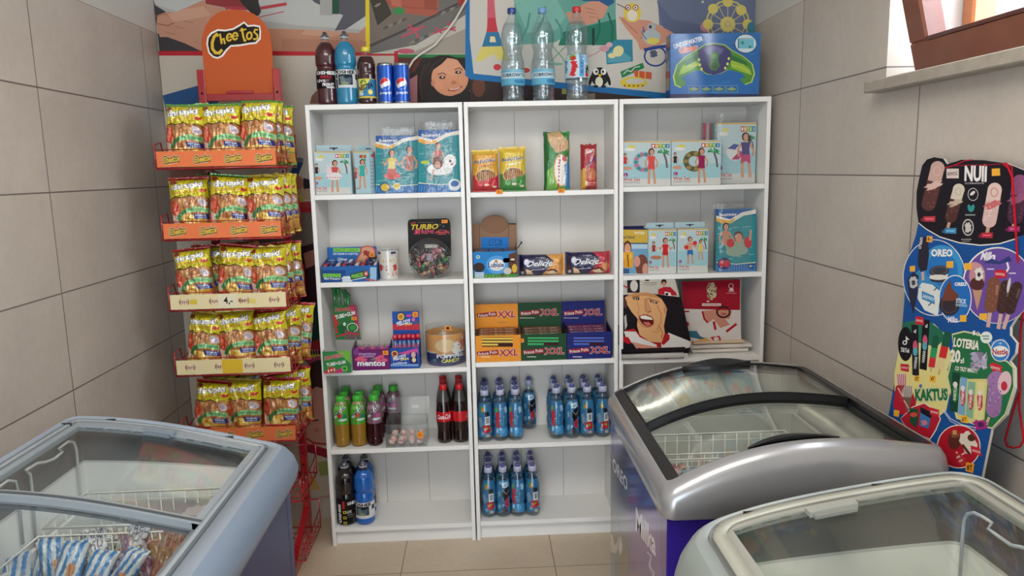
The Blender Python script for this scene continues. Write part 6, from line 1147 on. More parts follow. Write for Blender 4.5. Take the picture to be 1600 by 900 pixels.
# header sign (rounded top), traced
Ys = .045
cr = lambda p: at(290+p[0]/5.625, 10+p[1]/5.625, 1, Ys)
pts = [(190, 800), (165, 560), (150, 430), (141, 330), (150, 250), (175, 175), (220, 105), (285, 55), (360, 34), (440, 28), (520, 36), (600, 66), (665, 115), (715, 180), (745, 250), (757, 340), (768, 500), (772, 795)]
pw = [cr(p) for p in pts]; mb = MB(); mb.prism([(p[0], p[2]) for p in pw], 1, Ys-.002, Ys+.002, (196, 92, 46), 'print')
A = Art(290, 10, 5.625)
blob = [(182, 330), (190, 270), (220, 230), (280, 200), (350, 205), (420, 190), (470, 160), (515, 132), (550, 165), (600, 160), (655, 170), (664, 220), (660, 290), (620, 330), (560, 335), (480, 350), (400, 355), (365, 390), (330, 440), (285, 462), (240, 450), (200, 410)]
A.poly(blob, (240, 232, 228)); A.poly([(c[0], c[1]) for c in [(196, 330), (204, 278), (232, 243), (284, 216), (350, 220), (420, 206), (478, 174), (514, 148), (545, 180), (600, 176), (645, 184), (650, 222), (646, 280), (612, 314), (558, 320), (480, 334), (396, 340), (352, 380), (318, 426), (282, 446), (246, 436), (212, 402)]], (36, 26, 18))
YL = (222, 184, 62)
A.line([(282, 238), (250, 268), (234, 320), (236, 372), (262, 408), (296, 410), (322, 380)], 26, YL); A.line([(268, 244), (288, 262)], 20, YL); A.line([(302, 240), (318, 330)], 17, YL); A.line([(312, 296), (336, 286), (346, 330)], 15, YL)
for (x, y, k) in ((384, 272, 1), (436, 262, 1), (560, 258, 0)):
    A.ring(x, y, 21, 30, 16, YL, rot=10)
    if k: A.line([(x-18, y+6), (x+20, y-8)], 9, YL); A.rect(x+12, y+4, x+32, y+14, (36, 26, 18))
A.line([(494, 190), (506, 260), (518, 300), (534, 300)], 18, YL); A.line([(476, 214), (534, 200)], 13, YL); A.line([(636, 206), (612, 204), (602, 226), (630, 250), (634, 280), (606, 290), (594, 284)], 15, YL); A.text('TM', 684, 246, 12, 6, (90, 40, 20))
A.apply(mb, onY(Ys-.002), (0, -1, 0)); o = mb.build('header_sign', rk, 'parent'); o['label'] = 'orange rounded header sign with a snack logo'
TY0, TY1 = -.245, .030                               # tray front / back
TRAYS = []
rows = [(1.566, 'o', 0), (1.315, 'o', 0), (1.060, 'y', 1), (.818, 'y', 2), (.556, 'o', 0), (.315, None, 0), (.075, None, 0)]
for i, (z0, lab, kind) in enumerate(rows):
    x0, x1 = (-.472, -.052); mb = MB(); w_ = .0026; h = .062
    mb.tube([(x0, TY0, z0), (x1, TY0, z0), (x1, TY1, z0), (x0, TY1, z0)], w_*1.3, RED, 'gloss', 6, closed=True)
    mb.tube([(x0, TY0, z0+h+.004), (x1, TY0, z0+h+.004)], w_*.7, RED, 'gloss', 6); mb.tube([(x0, TY1, z0+h+.06), (x1, TY1, z0+h+.06)], w_, RED, 'gloss', 6)
    for x in (x0, x1):
        mb.tube([(x, TY0, z0), (x, TY0, z0+h+.022), (x, TY0+.055, z0+h+.030), (x, TY0+.07, z0+h-.012), (x, TY1, z0+h+.02)], w_, RED, 'gloss', 6); mb.tube([(x, TY0, z0+h*.5), (x, TY1, z0+h*.5)], w_*.8, RED, 'gloss', 6)
        for k in range(1, 6): y = TY0+(TY1-TY0)*k/6; mb.tube([(x, y, z0), (x, y, z0+h)], w_*.7, RED, 'gloss', 6)
        mb.tube([(x, TY1, z0), (x, TY1, z0+h+.06)], w_, RED, 'gloss', 6)
    for k in range(1, 14): x = x0+(x1-x0)*k/14; mb.tube([(x, TY0, z0), (x, TY1, z0)], w_*.7, RED, 'gloss', 6)
    for k in range(1, 6): y = TY0+(TY1-TY0)*k/6; mb.tube([(x0, y, z0-.002), (x1, y, z0-.002)], w_*.7, RED, 'gloss', 6)
    for x in PX: mb.box(x-.008, x+.008, TY1, .036, z0-.01, z0+.03, RED, 'gloss')
    tr = mb.build('wire_tray', rk, 'parent')
    if lab:
        mb = MB(); c = (232, 124, 76) if lab == 'o' else (232, 216, 170); yl = TY0-.0045
        mb.box(x0+.006, x1-.004, yl, yl+.0008, z0+.006, z0+h-.002, c, 'print'); A = Art(); 
        for k in range(4):
            cx = 12+k*26
            if lab == 'o': A.text('Cheetos', cx, 50, 14, 44, (226, 190, 80), bold=.05, out=(50, 36, 16), ow=.16, out2=(236, 226, 190), ow2=.26, sk=-1.1)
            else: A.text('(  )', cx, 50, 9, 44, (120, 70, 60), bold=.0); A.text('lays', cx, 50, 6.5, 34, (150, 80, 60), bold=.03, out=(236, 228, 214), ow=.06)
        if kind == 1: A.poly([(41, 6), (58, 6), (58, 94), (41, 94)], (230, 220, 190)); A.text('4,-', 50, 50, 8, 54, (30, 30, 34), bold=.03); A.rect(17, 34, 23, 66, (220, 190, 60)); A.rect(68, 40, 74, 70, (226, 206, 110)); A.text('lays', 62, 50, 6, 30, (150, 80, 60), bold=.03)
        if kind == 2: A.rect(40, 2, 58, 98, (224, 186, 54))
        A.apply(mb, affine(0, 0, 100, 100, (x0+.006, yl, z0+h-.002), (x1-x0-.010, 0, 0), (0, 0, -(h-.008))), (0, -1, 0)); o = mb.build('label_strip', tr, org=tuple(rk['_w']))
        o['label'] = 'orange printed label strip' if lab == 'o' else 'cream printed label strip'
# snack bags
def d_bag(band, var):
    A = Art(); A.rect(-2, -2, 102, 132, (176, 110, 60)); A.rect(-2, -2, 102, 10, band)
    A.poly([(-2, 8), (102, 6), (102, 60), (88, 52), (70, 56), (54, 50), (36, 56), (18, 52), (-2, 62)], (40, 26, 14)); A.poly([(-2, 7), (102, 5), (102, 57), (88, 49), (70, 53), (54, 47), (36, 53), (18, 49), (-2, 59)], (222, 208, 40))
    A.ell(14, 13, 11, 6, (150, 60, 30), wob=.4)
    A.text('chrupki', 50, 24, 80, 21, (238, 236, 230), rot=-7, bold=.09, out=(24, 20, 16), ow=.07); A.text('KUKURYDZIANE', 50, 38, 70, 7, (226, 170, 50), rot=-7, bold=.05, out=(60, 34, 10), ow=.04); A.poly([(84, 30), (92, 34), (98, 29), (96, 38), (88, 42), (82, 38)], (200, 50, 34)); A.text('orzechowe chrupki', 52, 46, 60, 4, (90, 60, 20), rot=-7, bold=.03)
    rs = random.Random(var)
    for k in range(26): A.ell(rs.uniform(22, 96), rs.uniform(56, 82), 8, 6, ((206, 150, 90), (190, 130, 76), (222, 170, 110), (160, 104, 60))[k % 4], rot=rs.uniform(0, 90), wob=.3, seed=k)
    A.poly([(-2, 62), (10, 60), (24, 68), (28, 84), (20, 100), (24, 132), (-2, 132)], (190, 60, 34)); A.poly([(6, 96), (20, 104), (24, 124), (10, 126)], (226, 200, 176)); A.ell(12, 80, 8, 10, (206, 90, 50), wob=.5)
    for k in range(16): A.ell(rs.uniform(32, 96), rs.uniform(104, 124), 12, 5, ((226, 186, 80), (206, 160, 60), (236, 206, 120))[k % 3], rot=rs.uniform(-20, 20), n=10)
    A.poly([(18, 112), (24, 98), (40, 86), (50, 84), (48, 92), (34, 102), (28, 118)], (50, 120, 60)); A.poly([(44, 84), (70, 78), (100, 84), (102, 98), (72, 92), (46, 96)], (150, 206, 140)); A.text('SMAK ORZECHA', 72, 87, 46, 6, (50, 130, 80), rot=4, bold=.05)
    A.poly([(62, 98), (98, 100), (99, 113), (64, 112)], (40, 54, 130)); A.text('NOWA', 80, 103, 26, 5, (220, 226, 240), bold=.05, rot=2); A.text('FORMULA', 82, 109, 24, 4, (200, 210, 236), bold=.04, rot=2); A.ell(86, 68, 13, 9, (216, 206, 206), rot=40); A.ell(86, 68, 8, 5, (190, 176, 190), rot=40)
    A.rect(-2, 125, 102, 132, band); 
    A.p = [(T*np.array([1, .80])+np.array([0, 1.5]), c, l, a, b) for (T, c, l, a, b) in A.p]; A.poly([(-2, 106), (102, 104), (102, 132), (-2, 132)], (196, 140, 60)); A.rect(-2, 125, 102, 132, band); return A
BAGS = []
for v, band in enumerate(((90, 150, 60), (176, 40, 36), (176, 40, 36), (206, 180, 60))):
    mb = MB(); pillow(mb, .148, .232, .074, d_bag(band, v), 100, 130, (176, 110, 60), nu=130, nv=160, mat='foil', crimp=.035, seed=v+1, back=(150, 90, 50), cr=.0062, squeeze=.06)
    BAGS.append(mb.mesh('snack_bag'))
TN = ['top', 'second', 'third', 'fourth', 'fifth']; PN = ['left', 'middle', 'right']; BN = ['front', 'second', 'rear']
rs = random.Random(21); nb = 0
for i in range(5):
    z0 = rows[i][0]
    for r in range(3):
        for k in range(3):
            if (i, r, k) in ((4, 1, 1), (0, 2, 0), (0, 2, 1), (1, 2, 1), (3, 2, 0)): continue
            v = 0 if (i == 0) else (1, 2, 3)[rs.randrange(3)] if i != 1 else (0, 1, 3)[rs.randrange(3)]
            o = bpy.data.objects.new('snack_bag', BAGS[v]); COL.objects.link(o)
            o.location = ((-.385, -.258, -.128)[k]+(.014*r if k == 2 else .02*r if r == 1 else 0)+rs.uniform(-.004, .004), TY0+.052+r*.072, z0+.0055)
            o.rotation_euler = (-.10+rs.uniform(-.05, .03), rs.uniform(-.12, .12), rs.uniform(-.24, .24)); o.scale = ((.95, 1.0, .955+rs.uniform(-.03, .02)) if i else (.95, 1.0, .96+rs.uniform(-.03, .05)))
            tag(o, '%s %s yellow corn puff bag in the %s tray of the red rack' % (BN[r], PN[k], TN[i]), 'snack bag', 'corn puff bags in the %s tray' % TN[i]); nb += 1
# ================================================================== CHEST FREEZERS WITH CURVED GLASS LIDS
class Fz:
    def __init__(s, name, label, x0, x1, y0, y1, P, zb, aisle):
        s.x0, s.x1, s.y0, s.y1, s.zb, s.aisle = x0, x1, y0, y1, zb, aisle
        P = sorted(P); s.px = [p[0] for p in P]; s.pz = [p[1] for p in P]
        xs = np.linspace(s.px[0], s.px[-1], 25); s.co = np.polyfit(s.px, s.pz, 4)
        s.t = thing(name, label, 'freezer', ((x0+x1)/2, (y0+y1)/2, 0))
    def z(s, x): return float(np.polyval(s.co, min(max(x, s.px[0]), s.px[-1])))
    def loop(s, ins, r=.045):
        """ins = (aisle, wall, back, front)"""
        a, w_, b, f = ins
        if s.aisle > 0: X0, X1 = s.x0+w_, s.x1-a
        else: X0, X1 = s.x0+a, s.x1-w_
        Y0, Y1 = s.y0+f, s.y1-b; r = max(.006, r-min(ins)*.8); L = []
        def arc(cx, cy, a0): return [(cx+r*math.cos(a0+PI/2*k/6), cy+r*math.sin(a0+PI/2*k/6)) for k in range(7)]
        for k in range(1, 20): L.append((X0+r+(X1-X0-2*r)*k/20, Y0))
        L += arc(X1-r, Y0+r, -PI/2); L += [(X1, Y0+r+(Y1-Y0-2*r)*k/6) for k in range(1, 6)]; L += arc(X1-r, Y1-r, 0)
        for k in range(1, 20): L.append((X1-r-(X1-X0-2*r)*k/20, Y1))
        L += arc(X0+r, Y1-r, PI/2); L += [(X0, Y1-r-(Y1-Y0-2*r)*k/6) for k in range(1, 6)]; L += arc(X0+r, Y0+r, PI)
        return L
    def rim(s, rings, cols, mat, name='rim', r=.045):
        mb = MB(); n = None
        for (ins, t, dz) in rings:
            L = s.loop(ins, r); n = len(L)
            for (x, y) in L: mb.v.append((x, y, s.zb+(s.z(x)-s.zb)*t+dz))
        for k in range(len(rings)-1):
            c = lin(cols[k] if isinstance(cols, list) else cols)
            for i in range(n): j = (i+1) % n; mb.face((k*n+i, k*n+j, (k+1)*n+j, (k+1)*n+i), c, mat, True)
        return mb.build(name, s.t, 'parent')
    def slab(s, mb, x0, x1, y0, y1, d0, d1, col, mat, n=18, ends=0.0):
        xs = [x0+(x1-x0)*k/n for k in range(n+1)]
        P = np.array([[(x, y0, s.z(x)+d0), (x, y0, s.z(x)+d1), (x, y1, s.z(x)+d1), (x, y1, s.z(x)+d0), (x, y0, s.z(x)+d0)] for x in xs])
        c = lin(col)
        for k in range(4):                                # each long face has its own points, so the curve shades smoothly along x only
            l = (k+1) % 4; o = len(mb.v); mb.v += [tuple(q) for row in P for q in (row[k].tolist(), row[l].tolist())]
            for i in range(n): mb.face((o+2*i, o+2*i+1, o+2*i+3, o+2*i+2), c, mat, True)
        o = len(mb.v); mb.v += [tuple(q) for q in P[0][:4].tolist()]+[tuple(q) for q in P[n][:4].tolist()]; mb.face((o, o+1, o+2, o+3), c, mat); mb.face((o+7, o+6, o+5, o+4), c, mat)
    def body(s, col, mat='gloss', ins=(.03, .03, .03, .03), arts=None, inner=(196, 202, 204), dark=(96, 100, 106), zfl=.22):
        a, w_, b, f = ins; X0, X1 = (s.x0+w_, s.x1-a) if s.aisle > 0 else (s.x0+a, s.x1-w_); Y0, Y1 = s.y0+f, s.y1-b; th = .045
        mb = MB(); zt = s.zb-.004
        mb.box(X0, X1, Y0, Y0+th, .06, zt, col, mat, .004); mb.box(X0, X1, Y1-th, Y1, .06, zt, col, mat, .004); mb.box(X0, X0+th, Y0+th, Y1-th, .06, zt, col, mat); mb.box(X1-th, X1, Y0+th, Y1-th, .06, zt, col, mat)
        mb.box(X0+th, X1-th, Y0+th, Y1-th, .06, .1, col, mat)
        if arts: arts(mb, X0, X1, Y0, Y1)
        s.bd = mb.build('body', s.t, 'parent'); s.X0, s.X1, s.Y0, s.Y1 = X0, X1, Y0, Y1
        mb = MB(); e = th+.001; i0, i1, j0, j1 = X0+e, X1-e, Y0+e, Y1-e; q = .012
        for (za, zc_, c) in ((s.zb-.055, s.zb+.004, dark), (zfl, s.zb-.055, inner)):
            mb.box(i0, i1, j0, j0+q, za, zc_, c, 'plastic'); mb.box(i0, i1, j1-q, j1, za, zc_, c, 'plastic'); mb.box(i0, i0+q, j0+q, j1-q, za, zc_, c, 'plastic'); mb.box(i1-q, i1, j0+q, j1-q, za, zc_, c, 'plastic')
        mb.box(i0, i1, j0, j1, .18, zfl, inner, 'plastic')
        for (x0, x1, y0, y1) in ((i0+q, i1-q, j1-q-.006, j1-q), (i0+q, i0+q+.006, j0+q, j1-q-.006), (i1-q-.006, i1-q, j0+q, j1-q-.006)): mb.box(x0, x1, y0, y1, s.zb-.16, s.zb-.145, inner, 'plastic')
        mb.build('inner_liner', s.t, 'parent')
        for x in (X0+.05, X1-.05):
            for y in (Y0+.06, Y1-.06): mb = MB(); mb.tube([(x, y, 0), (x, y, .06)], .02, (40, 40, 42), 'plastic', 12); mb.build('foot', s.t, 'parent')
def wire_basket(fz, x0, x1, y0, y1, zt, zb_, nx, ny, name='wire_basket', col=(240, 240, 234)):
    mb = MB(); r = .0016
    for z, rr in ((zt, .0028), (zb_, .002)): mb.tube([(x0, y0, z), (x1, y0, z), (x1, y1, z), (x0, y1, z)], rr, col, 'plastic', 6, closed=True)
    mb.tube([(x0, y0, zt-.022), (x1, y0, zt-.022), (x1, y1, zt-.022), (x0, y1, zt-.022)], r, col, 'plastic', 6, closed=True)
    for k in range(nx+1): x = x0+(x1-x0)*k/nx; mb.tube([(x, y1, zt), (x, y1, zb_), (x, y0, zb_), (x, y0, zt)], r, col, 'plastic', 5)
    for k in range(1, ny): y = y0+(y1-y0)*k/ny; mb.tube([(x0, y, zt), (x0, y, zb_), (x1, y, zb_), (x1, y, zt)], r, col, 'plastic', 5)
    return mb.build(name, fz.t, 'parent')
def ice_pack(name, label, x, y, z, W, H, D, draw, bg, rot, group=None, seed=1):
    A = Art(); draw(A); mb = MB(); pillow(mb, W, H, D, A, 100, 100, bg, nu=30, nv=40, mat='crinkle', crimp=.04, seed=seed, cr=.002)
    o = mb.build(name, org=(0, 0, 0)); o.location = (x, y, z); o.rotation_euler = rot; return tag(o, label, 'ice cream', group)
# ---------------------------------------------------------------- left freezer: blue-grey rim
LG = (130, 146, 166); 
F1 = Fz('chest_freezer', 'dark blue chest freezer with a pale blue-grey rim by the left wall', -.458, .150, -1.95, -.975, [(-.46, .922), (-.327, .912), (-.195, .893), (-.064, .862), (.036, .838), (.10, .822), (.15, .812)], .700, 1)
F1.body((54, 60, 104), 'panel', (.032, .02, .02, .02), inner=(232, 236, 236), dark=(232, 236, 236))
F1.rim([((.026, .012, .012, .012), 0, 0), ((.004, 0, 0, 0), .35, 0), ((0, 0, 0, 0), .6, 0), ((.010, .004, .002, .004), .86, -.004), ((.026, .012, .008, .012), 1, -.004), ((.040, .018, .014, .018), 1, .0)],
       [(112, 122, 136), LG, LG, LG, LG], 'plastic')
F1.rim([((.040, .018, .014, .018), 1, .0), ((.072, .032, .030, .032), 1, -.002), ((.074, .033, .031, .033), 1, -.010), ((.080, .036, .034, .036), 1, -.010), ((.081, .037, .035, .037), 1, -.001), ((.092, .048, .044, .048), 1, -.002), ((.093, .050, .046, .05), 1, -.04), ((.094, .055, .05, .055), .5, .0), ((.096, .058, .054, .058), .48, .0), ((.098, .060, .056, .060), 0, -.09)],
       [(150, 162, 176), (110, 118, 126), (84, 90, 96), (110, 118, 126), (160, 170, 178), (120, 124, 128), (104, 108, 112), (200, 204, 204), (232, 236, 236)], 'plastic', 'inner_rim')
def lid(F, ins, ya, yb, dz, fr, frc, back_w=.026, front_w=.026, side_w=.016, name='sliding_lid', glassmat='glass', handle=None, gmat='plastic'):
    """one sliding pane from ya (nearer the camera) to yb, with its frame"""
    a, w_ = ins; X0, X1 = (F.x0+w_, F.x1-a) if F.aisle > 0 else (F.x0+a, F.x1-w_)
    mb = MB(); F.slab(mb, X0, X1, yb-back_w, yb, dz-.010, dz+.004, frc, gmat); F.slab(mb, X0, X1, ya, ya+front_w, dz-.010, dz+.004, frc, gmat); F.slab(mb, X0, X1, ya+front_w*.35, ya+front_w*.6, dz+.004, dz+.0065, tuple(int(v*.55) for v in frc), gmat)
    F.slab(mb, X0, X0+side_w, ya, yb, dz-.010, dz+.0035, frc, gmat, n=2); F.slab(mb, X1-side_w, X1, ya, yb, dz-.010, dz+.0035, frc, gmat, n=2)
    fo = mb.build(name, F.t, 'parent')
    mb = MB(); F.slab(mb, X0+side_w, X1-side_w, ya+front_w, yb-back_w, dz-.004, dz, (255, 255, 255), glassmat, n=24); g = mb.build('glass_pane', fo, org=tuple(F.t['_w']))
    if handle: mb = MB(); handle(mb, X0, X1, ya, yb); mb.build('lid_handle', fo, org=tuple(F.t['_w']))
    return fo
def lip_handle(F, xa, xb, yy, dz, col, w_=.022):
    def h(mb, X0, X1, ya, yb):
        F.slab(mb, xa, xb, yy-w_, yy, dz-.002, dz+.008, col, 'plastic', n=8); F.slab(mb, xa+.006, xb-.006, yy-w_*1.5, yy-w_, dz-.002, dz+.004, tuple(int(v*.85) for v in col), 'plastic', n=8)
    return h
lid(F1, (.094, .05), -1.455, -1.022, -.010, 0, (150, 160, 168), handle=lip_handle(F1, -.225, -.150, -1.040, -.004, (134, 148, 160)))
lid(F1, (.094, .05), -1.905, -1.43, -.024, 0, (120, 126, 132))
for (x, y) in ((-.33, -1.008), (-.03, -1.008), (-.42, -1.05)): mb = MB(); mb.box(x-.012, x+.012, y-.002, y+.002, F1.z(x)-.007, F1.z(x)+.001, (24, 26, 28), 'plastic'); mb.build('rim_clip', F1.t, 'parent')
# wire hangers on the wall side, traced on their own plane
def hanger(F, xp, pts, r=.0034):
    mb = MB(); q = [at(p[0], p[1], 0, xp) for p in pts]; mb.tube(q, r, (206, 214, 218), 'plastic', 8); return mb.build('wire_divider', F.t, 'parent')
hanger(F1, -.392, [(138, 860), (128, 790), (119, 702), (115, 691), (107, 690), (92, 701), (98, 706), (85, 717), (72, 722), (58, 724), (40, 735), (47, 741), (50, 765), (56, 850)])
hanger(F1, -.392, [(36, 850), (28, 768), (24, 752), (12, 751), (0, 760), (-14, 770), (-8, 775), (-10, 850)])
bx0, bx1 = -.385, .055
wire_basket(F1, bx0, bx1, -1.255, -1.065, .735, .60, 14, 4)
wire_basket(F1, bx0, bx1, -1.86, -1.275, .725, .60, 24, 5)
# ice creams lying in the baskets
def d_stripe(c1=(44, 130, 196), c2=(206, 216, 222)):
    def f(A):
        A.rect(0, 0, 100, 100, c2)
        for k in range(7): A.poly([(-20+k*32, 0), (-4+k*32, 0), (-40+k*32, 100), (-56+k*32, 100)], c1)
        A.ell(60, 55, 18, 12, (196, 130, 80), wob=.4); A.rect(30, 80, 80, 92, (200, 206, 90))
    return f
def d_swirl(c1, c2):
    def f(A):
        A.rect(0, 0, 100, 100, c1)
        for k in range(24): A.ring((k*37) % 100, (k*53) % 100, 9, 7, 3, c2, n=8)
    return f
zb0 = .61
sp = [(-.352, -1.345, (-.75, .15, .35), 0), (-.305, -1.352, (-.8, -.12, .5), 0), (-.275, -1.40, (-.9, .1, .2), 0), (-.225, -1.41, (-.85, .2, .1), 0), (-.175, -1.42, (-.9, .1, -.3), 0), (-.34, -1.44, (-.9, 0, .5), 0),
      (-.262, -1.318, (-.6, .2, 0), 1), (-.228, -1.330, (-.7, -.1, .4), 1), (-.190, -1.322, (-.6, .1, -.4), 1), (-.158, -1.330, (-.6, .2, .2), 2), (-.125, -1.338, (-.7, -.2, .4), 3), (-.090, -1.345, (-.7, .1, -.1), 4), (-.055, -1.352, (-.8, 0, .6), 4), (-.020, -1.360, (-.8, .2, -.5), 5), (.012, -1.375, (-.7, 0, .1), 5)]
DR = [(d_stripe(), (226, 232, 236), 'blue and white striped'), (d_swirl((200, 204, 208), (60, 60, 90)), (200, 204, 208), 'white and black patterned'), (d_swirl((206, 190, 190), (190, 50, 60)), (206, 190, 190), 'white and red patterned'), (d_swirl((150, 130, 150), (90, 50, 110)), (150, 150, 150), 'purple and grey'), (d_swirl((150, 110, 90), (110, 70, 56)), (150, 110, 90), 'brown'), (d_swirl((170, 140, 120), (206, 180, 90)), (150, 110, 90), 'brown and yellow')]
WH = ['nearest the wall', 'mid basket', 'beside the wires', 'farthest right', 'lying lowest', 'lying across others', 'half hidden', 'on its side', 'topmost']
cnt = {}
for i, (px, py, rot, k) in enumerate(sp):
    x, y = px, py; dr, bg_, nm = DR[k]; cnt[k] = cnt.get(k, -1)+1
    ice_pack('ice_cream_pack', '%s ice cream wrapper, near basket of the left freezer, %s' % (nm, WH[(i) % 9]), x, y, zb0+.004+.012*(i % 3),   .058, .135, .026, dr, bg_, rot, 'ice creams in the near basket of the left freezer', seed=i)
for i, (px, py, c, nm) in enumerate(((225, 735, (190, 120, 110), 'faded pink'), (262, 752, (150, 170, 150), 'pale green'), (290, 790, (120, 140, 110), 'green'), (310, 740, (170, 160, 164), 'pale mauve'), (215, 790, (160, 175, 160), 'light grey-green'))):
    x, y = ((-.21, -1.15), (-.10, -1.16), (-.03, -1.165), (-.06, -1.16), (-.30, -1.16))[i]
    mb = MB(); mb.box(-.047, .047, -.075, .075, 0, .034, c, 'crinkle', .008); A = Art(); A.rect(0, 0, 100, 100, c); A.ell(50, 40, 36, 20, tuple(min(255, v+40) for v in c), wob=.4); A.ell(40, 75, 20, 12, (200, 190, 110), wob=.5, seed=i)
    A.apply(mb, affine(0, 0, 100, 100, (-.042, .07, .0342), (.084, 0, 0), (0, -.14, 0)), (0, 0, 1)); o = mb.build('ice_cream_box'); o.location = (x, y, (.612, .612, .648, .684, .612)[i]); o.rotation_euler = (0, 0, (.1, -.05, .08, 1.4, 0)[i]); tag(o, '%s ice cream box under the glass in the far half of the left freezer' % nm, 'ice cream')
for i, (px, py) in enumerate(((318, 812), (360, 772))):
    q = at(px, py, 2, .52); mb = MB(); mb.lathe([(.001, 0), (.042, 0), (.050, .05), (.052, .052), (.052, .058), (.001, .058)], 0, 0, (54, 60, 64) if i == 0 else (160, 160, 156), 'gloss', 28); mb.lathe([(.048, .0583), (.001, .0584)], 0, 0, (170, 186, 170), 'clear', 28, cap=False)
    o = mb.build('ice_cream_tub'); o.location = (min(q[0], F1.X1-.13), max(min(q[1], -1.09), -1.33), .458); o.rotation_euler = (0, 0, 0); tag(o, ['dark round ice cream tub near the wire front of the left freezer', 'grey round ice cream tub near the right rim of the left freezer'][i], 'ice cream')
    o.location.z = .61
    o.location.y = [-1.36, -1.19][i]; o.location.x = [-.02, 0.0][i]
# ---------------------------------------------------------------- purple freezer, right
SV = (172, 172, 174)
F2 = Fz('chest_freezer', 'purple chest freezer with a silver curved rim and black lid frames, by the right wall', 1.046, 1.712, -1.375, -.612, [(1.046, .806), (1.066, .820), (1.12, .842), (1.20, .874), (1.256, .893), (1.36, .906), (1.465, .909), (1.57, .902), (1.66, .890), (1.712, .882)], .742, -1)
def arts2(mb, X0, X1, Y0, Y1):
    A = Art(940, 700, 4.5)
    A.poly([(20, -60), (200, -60), (204, 0), (214, 1600), (20, 1600)], (26, 36, 84)); A.poly([(20, 440), (208, 330), (214, 1600), (20, 1600)], (74, 92, 120)); A.poly([(190, -60), (470, -60), (470, 1600), (214, 1600)], (84, 52, 140)); A.poly([(190, 0), (420, 420), (424, 500), (210, 480)], (66, 40, 130)); A.poly([(205, 430), (425, 420), (425, 1600), (214, 1600)], (116, 76, 150))
    A.text('OREO', 130, 184, 104, 96, (236, 236, 238), sk=1.55, bold=.05, out=(30, 60, 130), ow=.04)
    A.ell(88, 640, 40, 100, (206, 200, 190)); A.ell(92, 560, 36, 120, (90, 76, 70)); A.ell(150, 800, 46, 170, (110, 96, 84)); A.line([(66, 600), (90, 700), (110, 716)], 14, (214, 210, 202)); A.poly([(118, 700), (140, 620), (148, 700), (136, 760)], (214, 208, 200)); A.ell(70, 900, 26, 160, (120, 150, 176))
    A.text('Milka', 312, 590, 140, 170, (238, 232, 240), sk=1.35, bold=.05); A.line([(320, 730), (350, 760), (340, 830), (372, 880), (352, 930)], 8, (214, 206, 220)); A.line([(330, 800), (345, 860), (366, 900)], 5, (214, 206, 220)); A.ell(240, 905, 30, 20, (206, 140, 70), wob=.4); A.ell(330, 1100, 70, 160, (150, 110, 80), wob=.3)
    sub = MB(); A.apply(sub, onX(X0), (-1, 0, 0), 'gloss')
    sub.v = [(p[0], min(max(p[1], Y0+.001), Y1-.001), min(max(p[2], .062), F2.zb)) for p in sub.v]
    o = len(mb.v); mb.v += sub.v
    for f, c in zip(sub.f, sub.c): mb.face([o+i for i in f], c, 'gloss')
F2.body((52, 34, 132), 'gloss', (.014, .02, .003, .024), arts=arts2, inner=(214, 214, 202), dark=(206, 206, 196))
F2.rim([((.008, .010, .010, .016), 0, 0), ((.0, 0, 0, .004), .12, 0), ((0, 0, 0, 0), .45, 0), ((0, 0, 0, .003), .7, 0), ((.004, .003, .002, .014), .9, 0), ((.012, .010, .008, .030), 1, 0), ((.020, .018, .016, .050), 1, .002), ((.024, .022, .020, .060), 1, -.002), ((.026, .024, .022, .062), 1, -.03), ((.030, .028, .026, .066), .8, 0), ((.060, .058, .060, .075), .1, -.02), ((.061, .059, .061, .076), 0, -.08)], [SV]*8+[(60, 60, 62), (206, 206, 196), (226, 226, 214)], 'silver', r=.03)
for (xa, xb) in ((F2.x0+.022, F2.x0+.048), (F2.x1-.046, F2.x1-.020)): mb = MB(); F2.slab(mb, xa, xb, F2.y0+.058, F2.y1-.020, -.03, .0005, (22, 22, 24), 'plastic', n=3); mb.build('lid_rail', F2.t, 'parent')
def crescent(F, xa, xb, yy, sgn, dz):
    def h(mb, X0, X1, ya, yb):
        n = 14; 
        for lay, (c, z0, z1, k) in enumerate((((20, 20, 22), 0, .010, 1.0), ((34, 34, 36), .010, .013, .7))):
            V = []; F_ = []
            for i in range(n+1):
                t = i/n; x = xa+(xb-xa)*t; wd = .040*math.sin(PI*t)**.8*k+.004; za = F.z(x)+dz
                V += [(x, yy, za+z0), (x, yy-sgn*wd, za+z0), (x, yy-sgn*wd, za+z1), (x, yy, za+z1+(.012 if lay == 0 else 0)*math.sin(PI*t))]
            for i in range(n):
                for q in range(4): l = (q+1) % 4; F_.append((i*4+q, i*4+l, i*4+4+l, i*4+4+q))
            F_ += [(0, 1, 2, 3), (n*4+3, n*4+2, n*4+1, n*4)]; mb.add(V, F_, c, 'plastic')
    return h
BK = (26, 26, 28)
lid(F2, (.050, .048), -.975, -.634, -.004, 0, BK, back_w=.008, front_w=.014, side_w=.003, handle=crescent(F2, 1.285, 1.505, -.645, 1, -.004))
lid(F2, (.050, .048), -1.312, -.960, -.018, 0, BK, back_w=.014, front_w=.006, side_w=.003, handle=crescent(F2, 1.26, 1.475, -1.305, -1, -.016))
wire_basket(F2, F2.X0+.06, F2.X0+.50, -.955, -.80, .735, .60, 12, 4)
wire_basket(F2, F2.X0+.06, F2.X0+.50, -1.29, -.97, .725, .59, 14, 3)
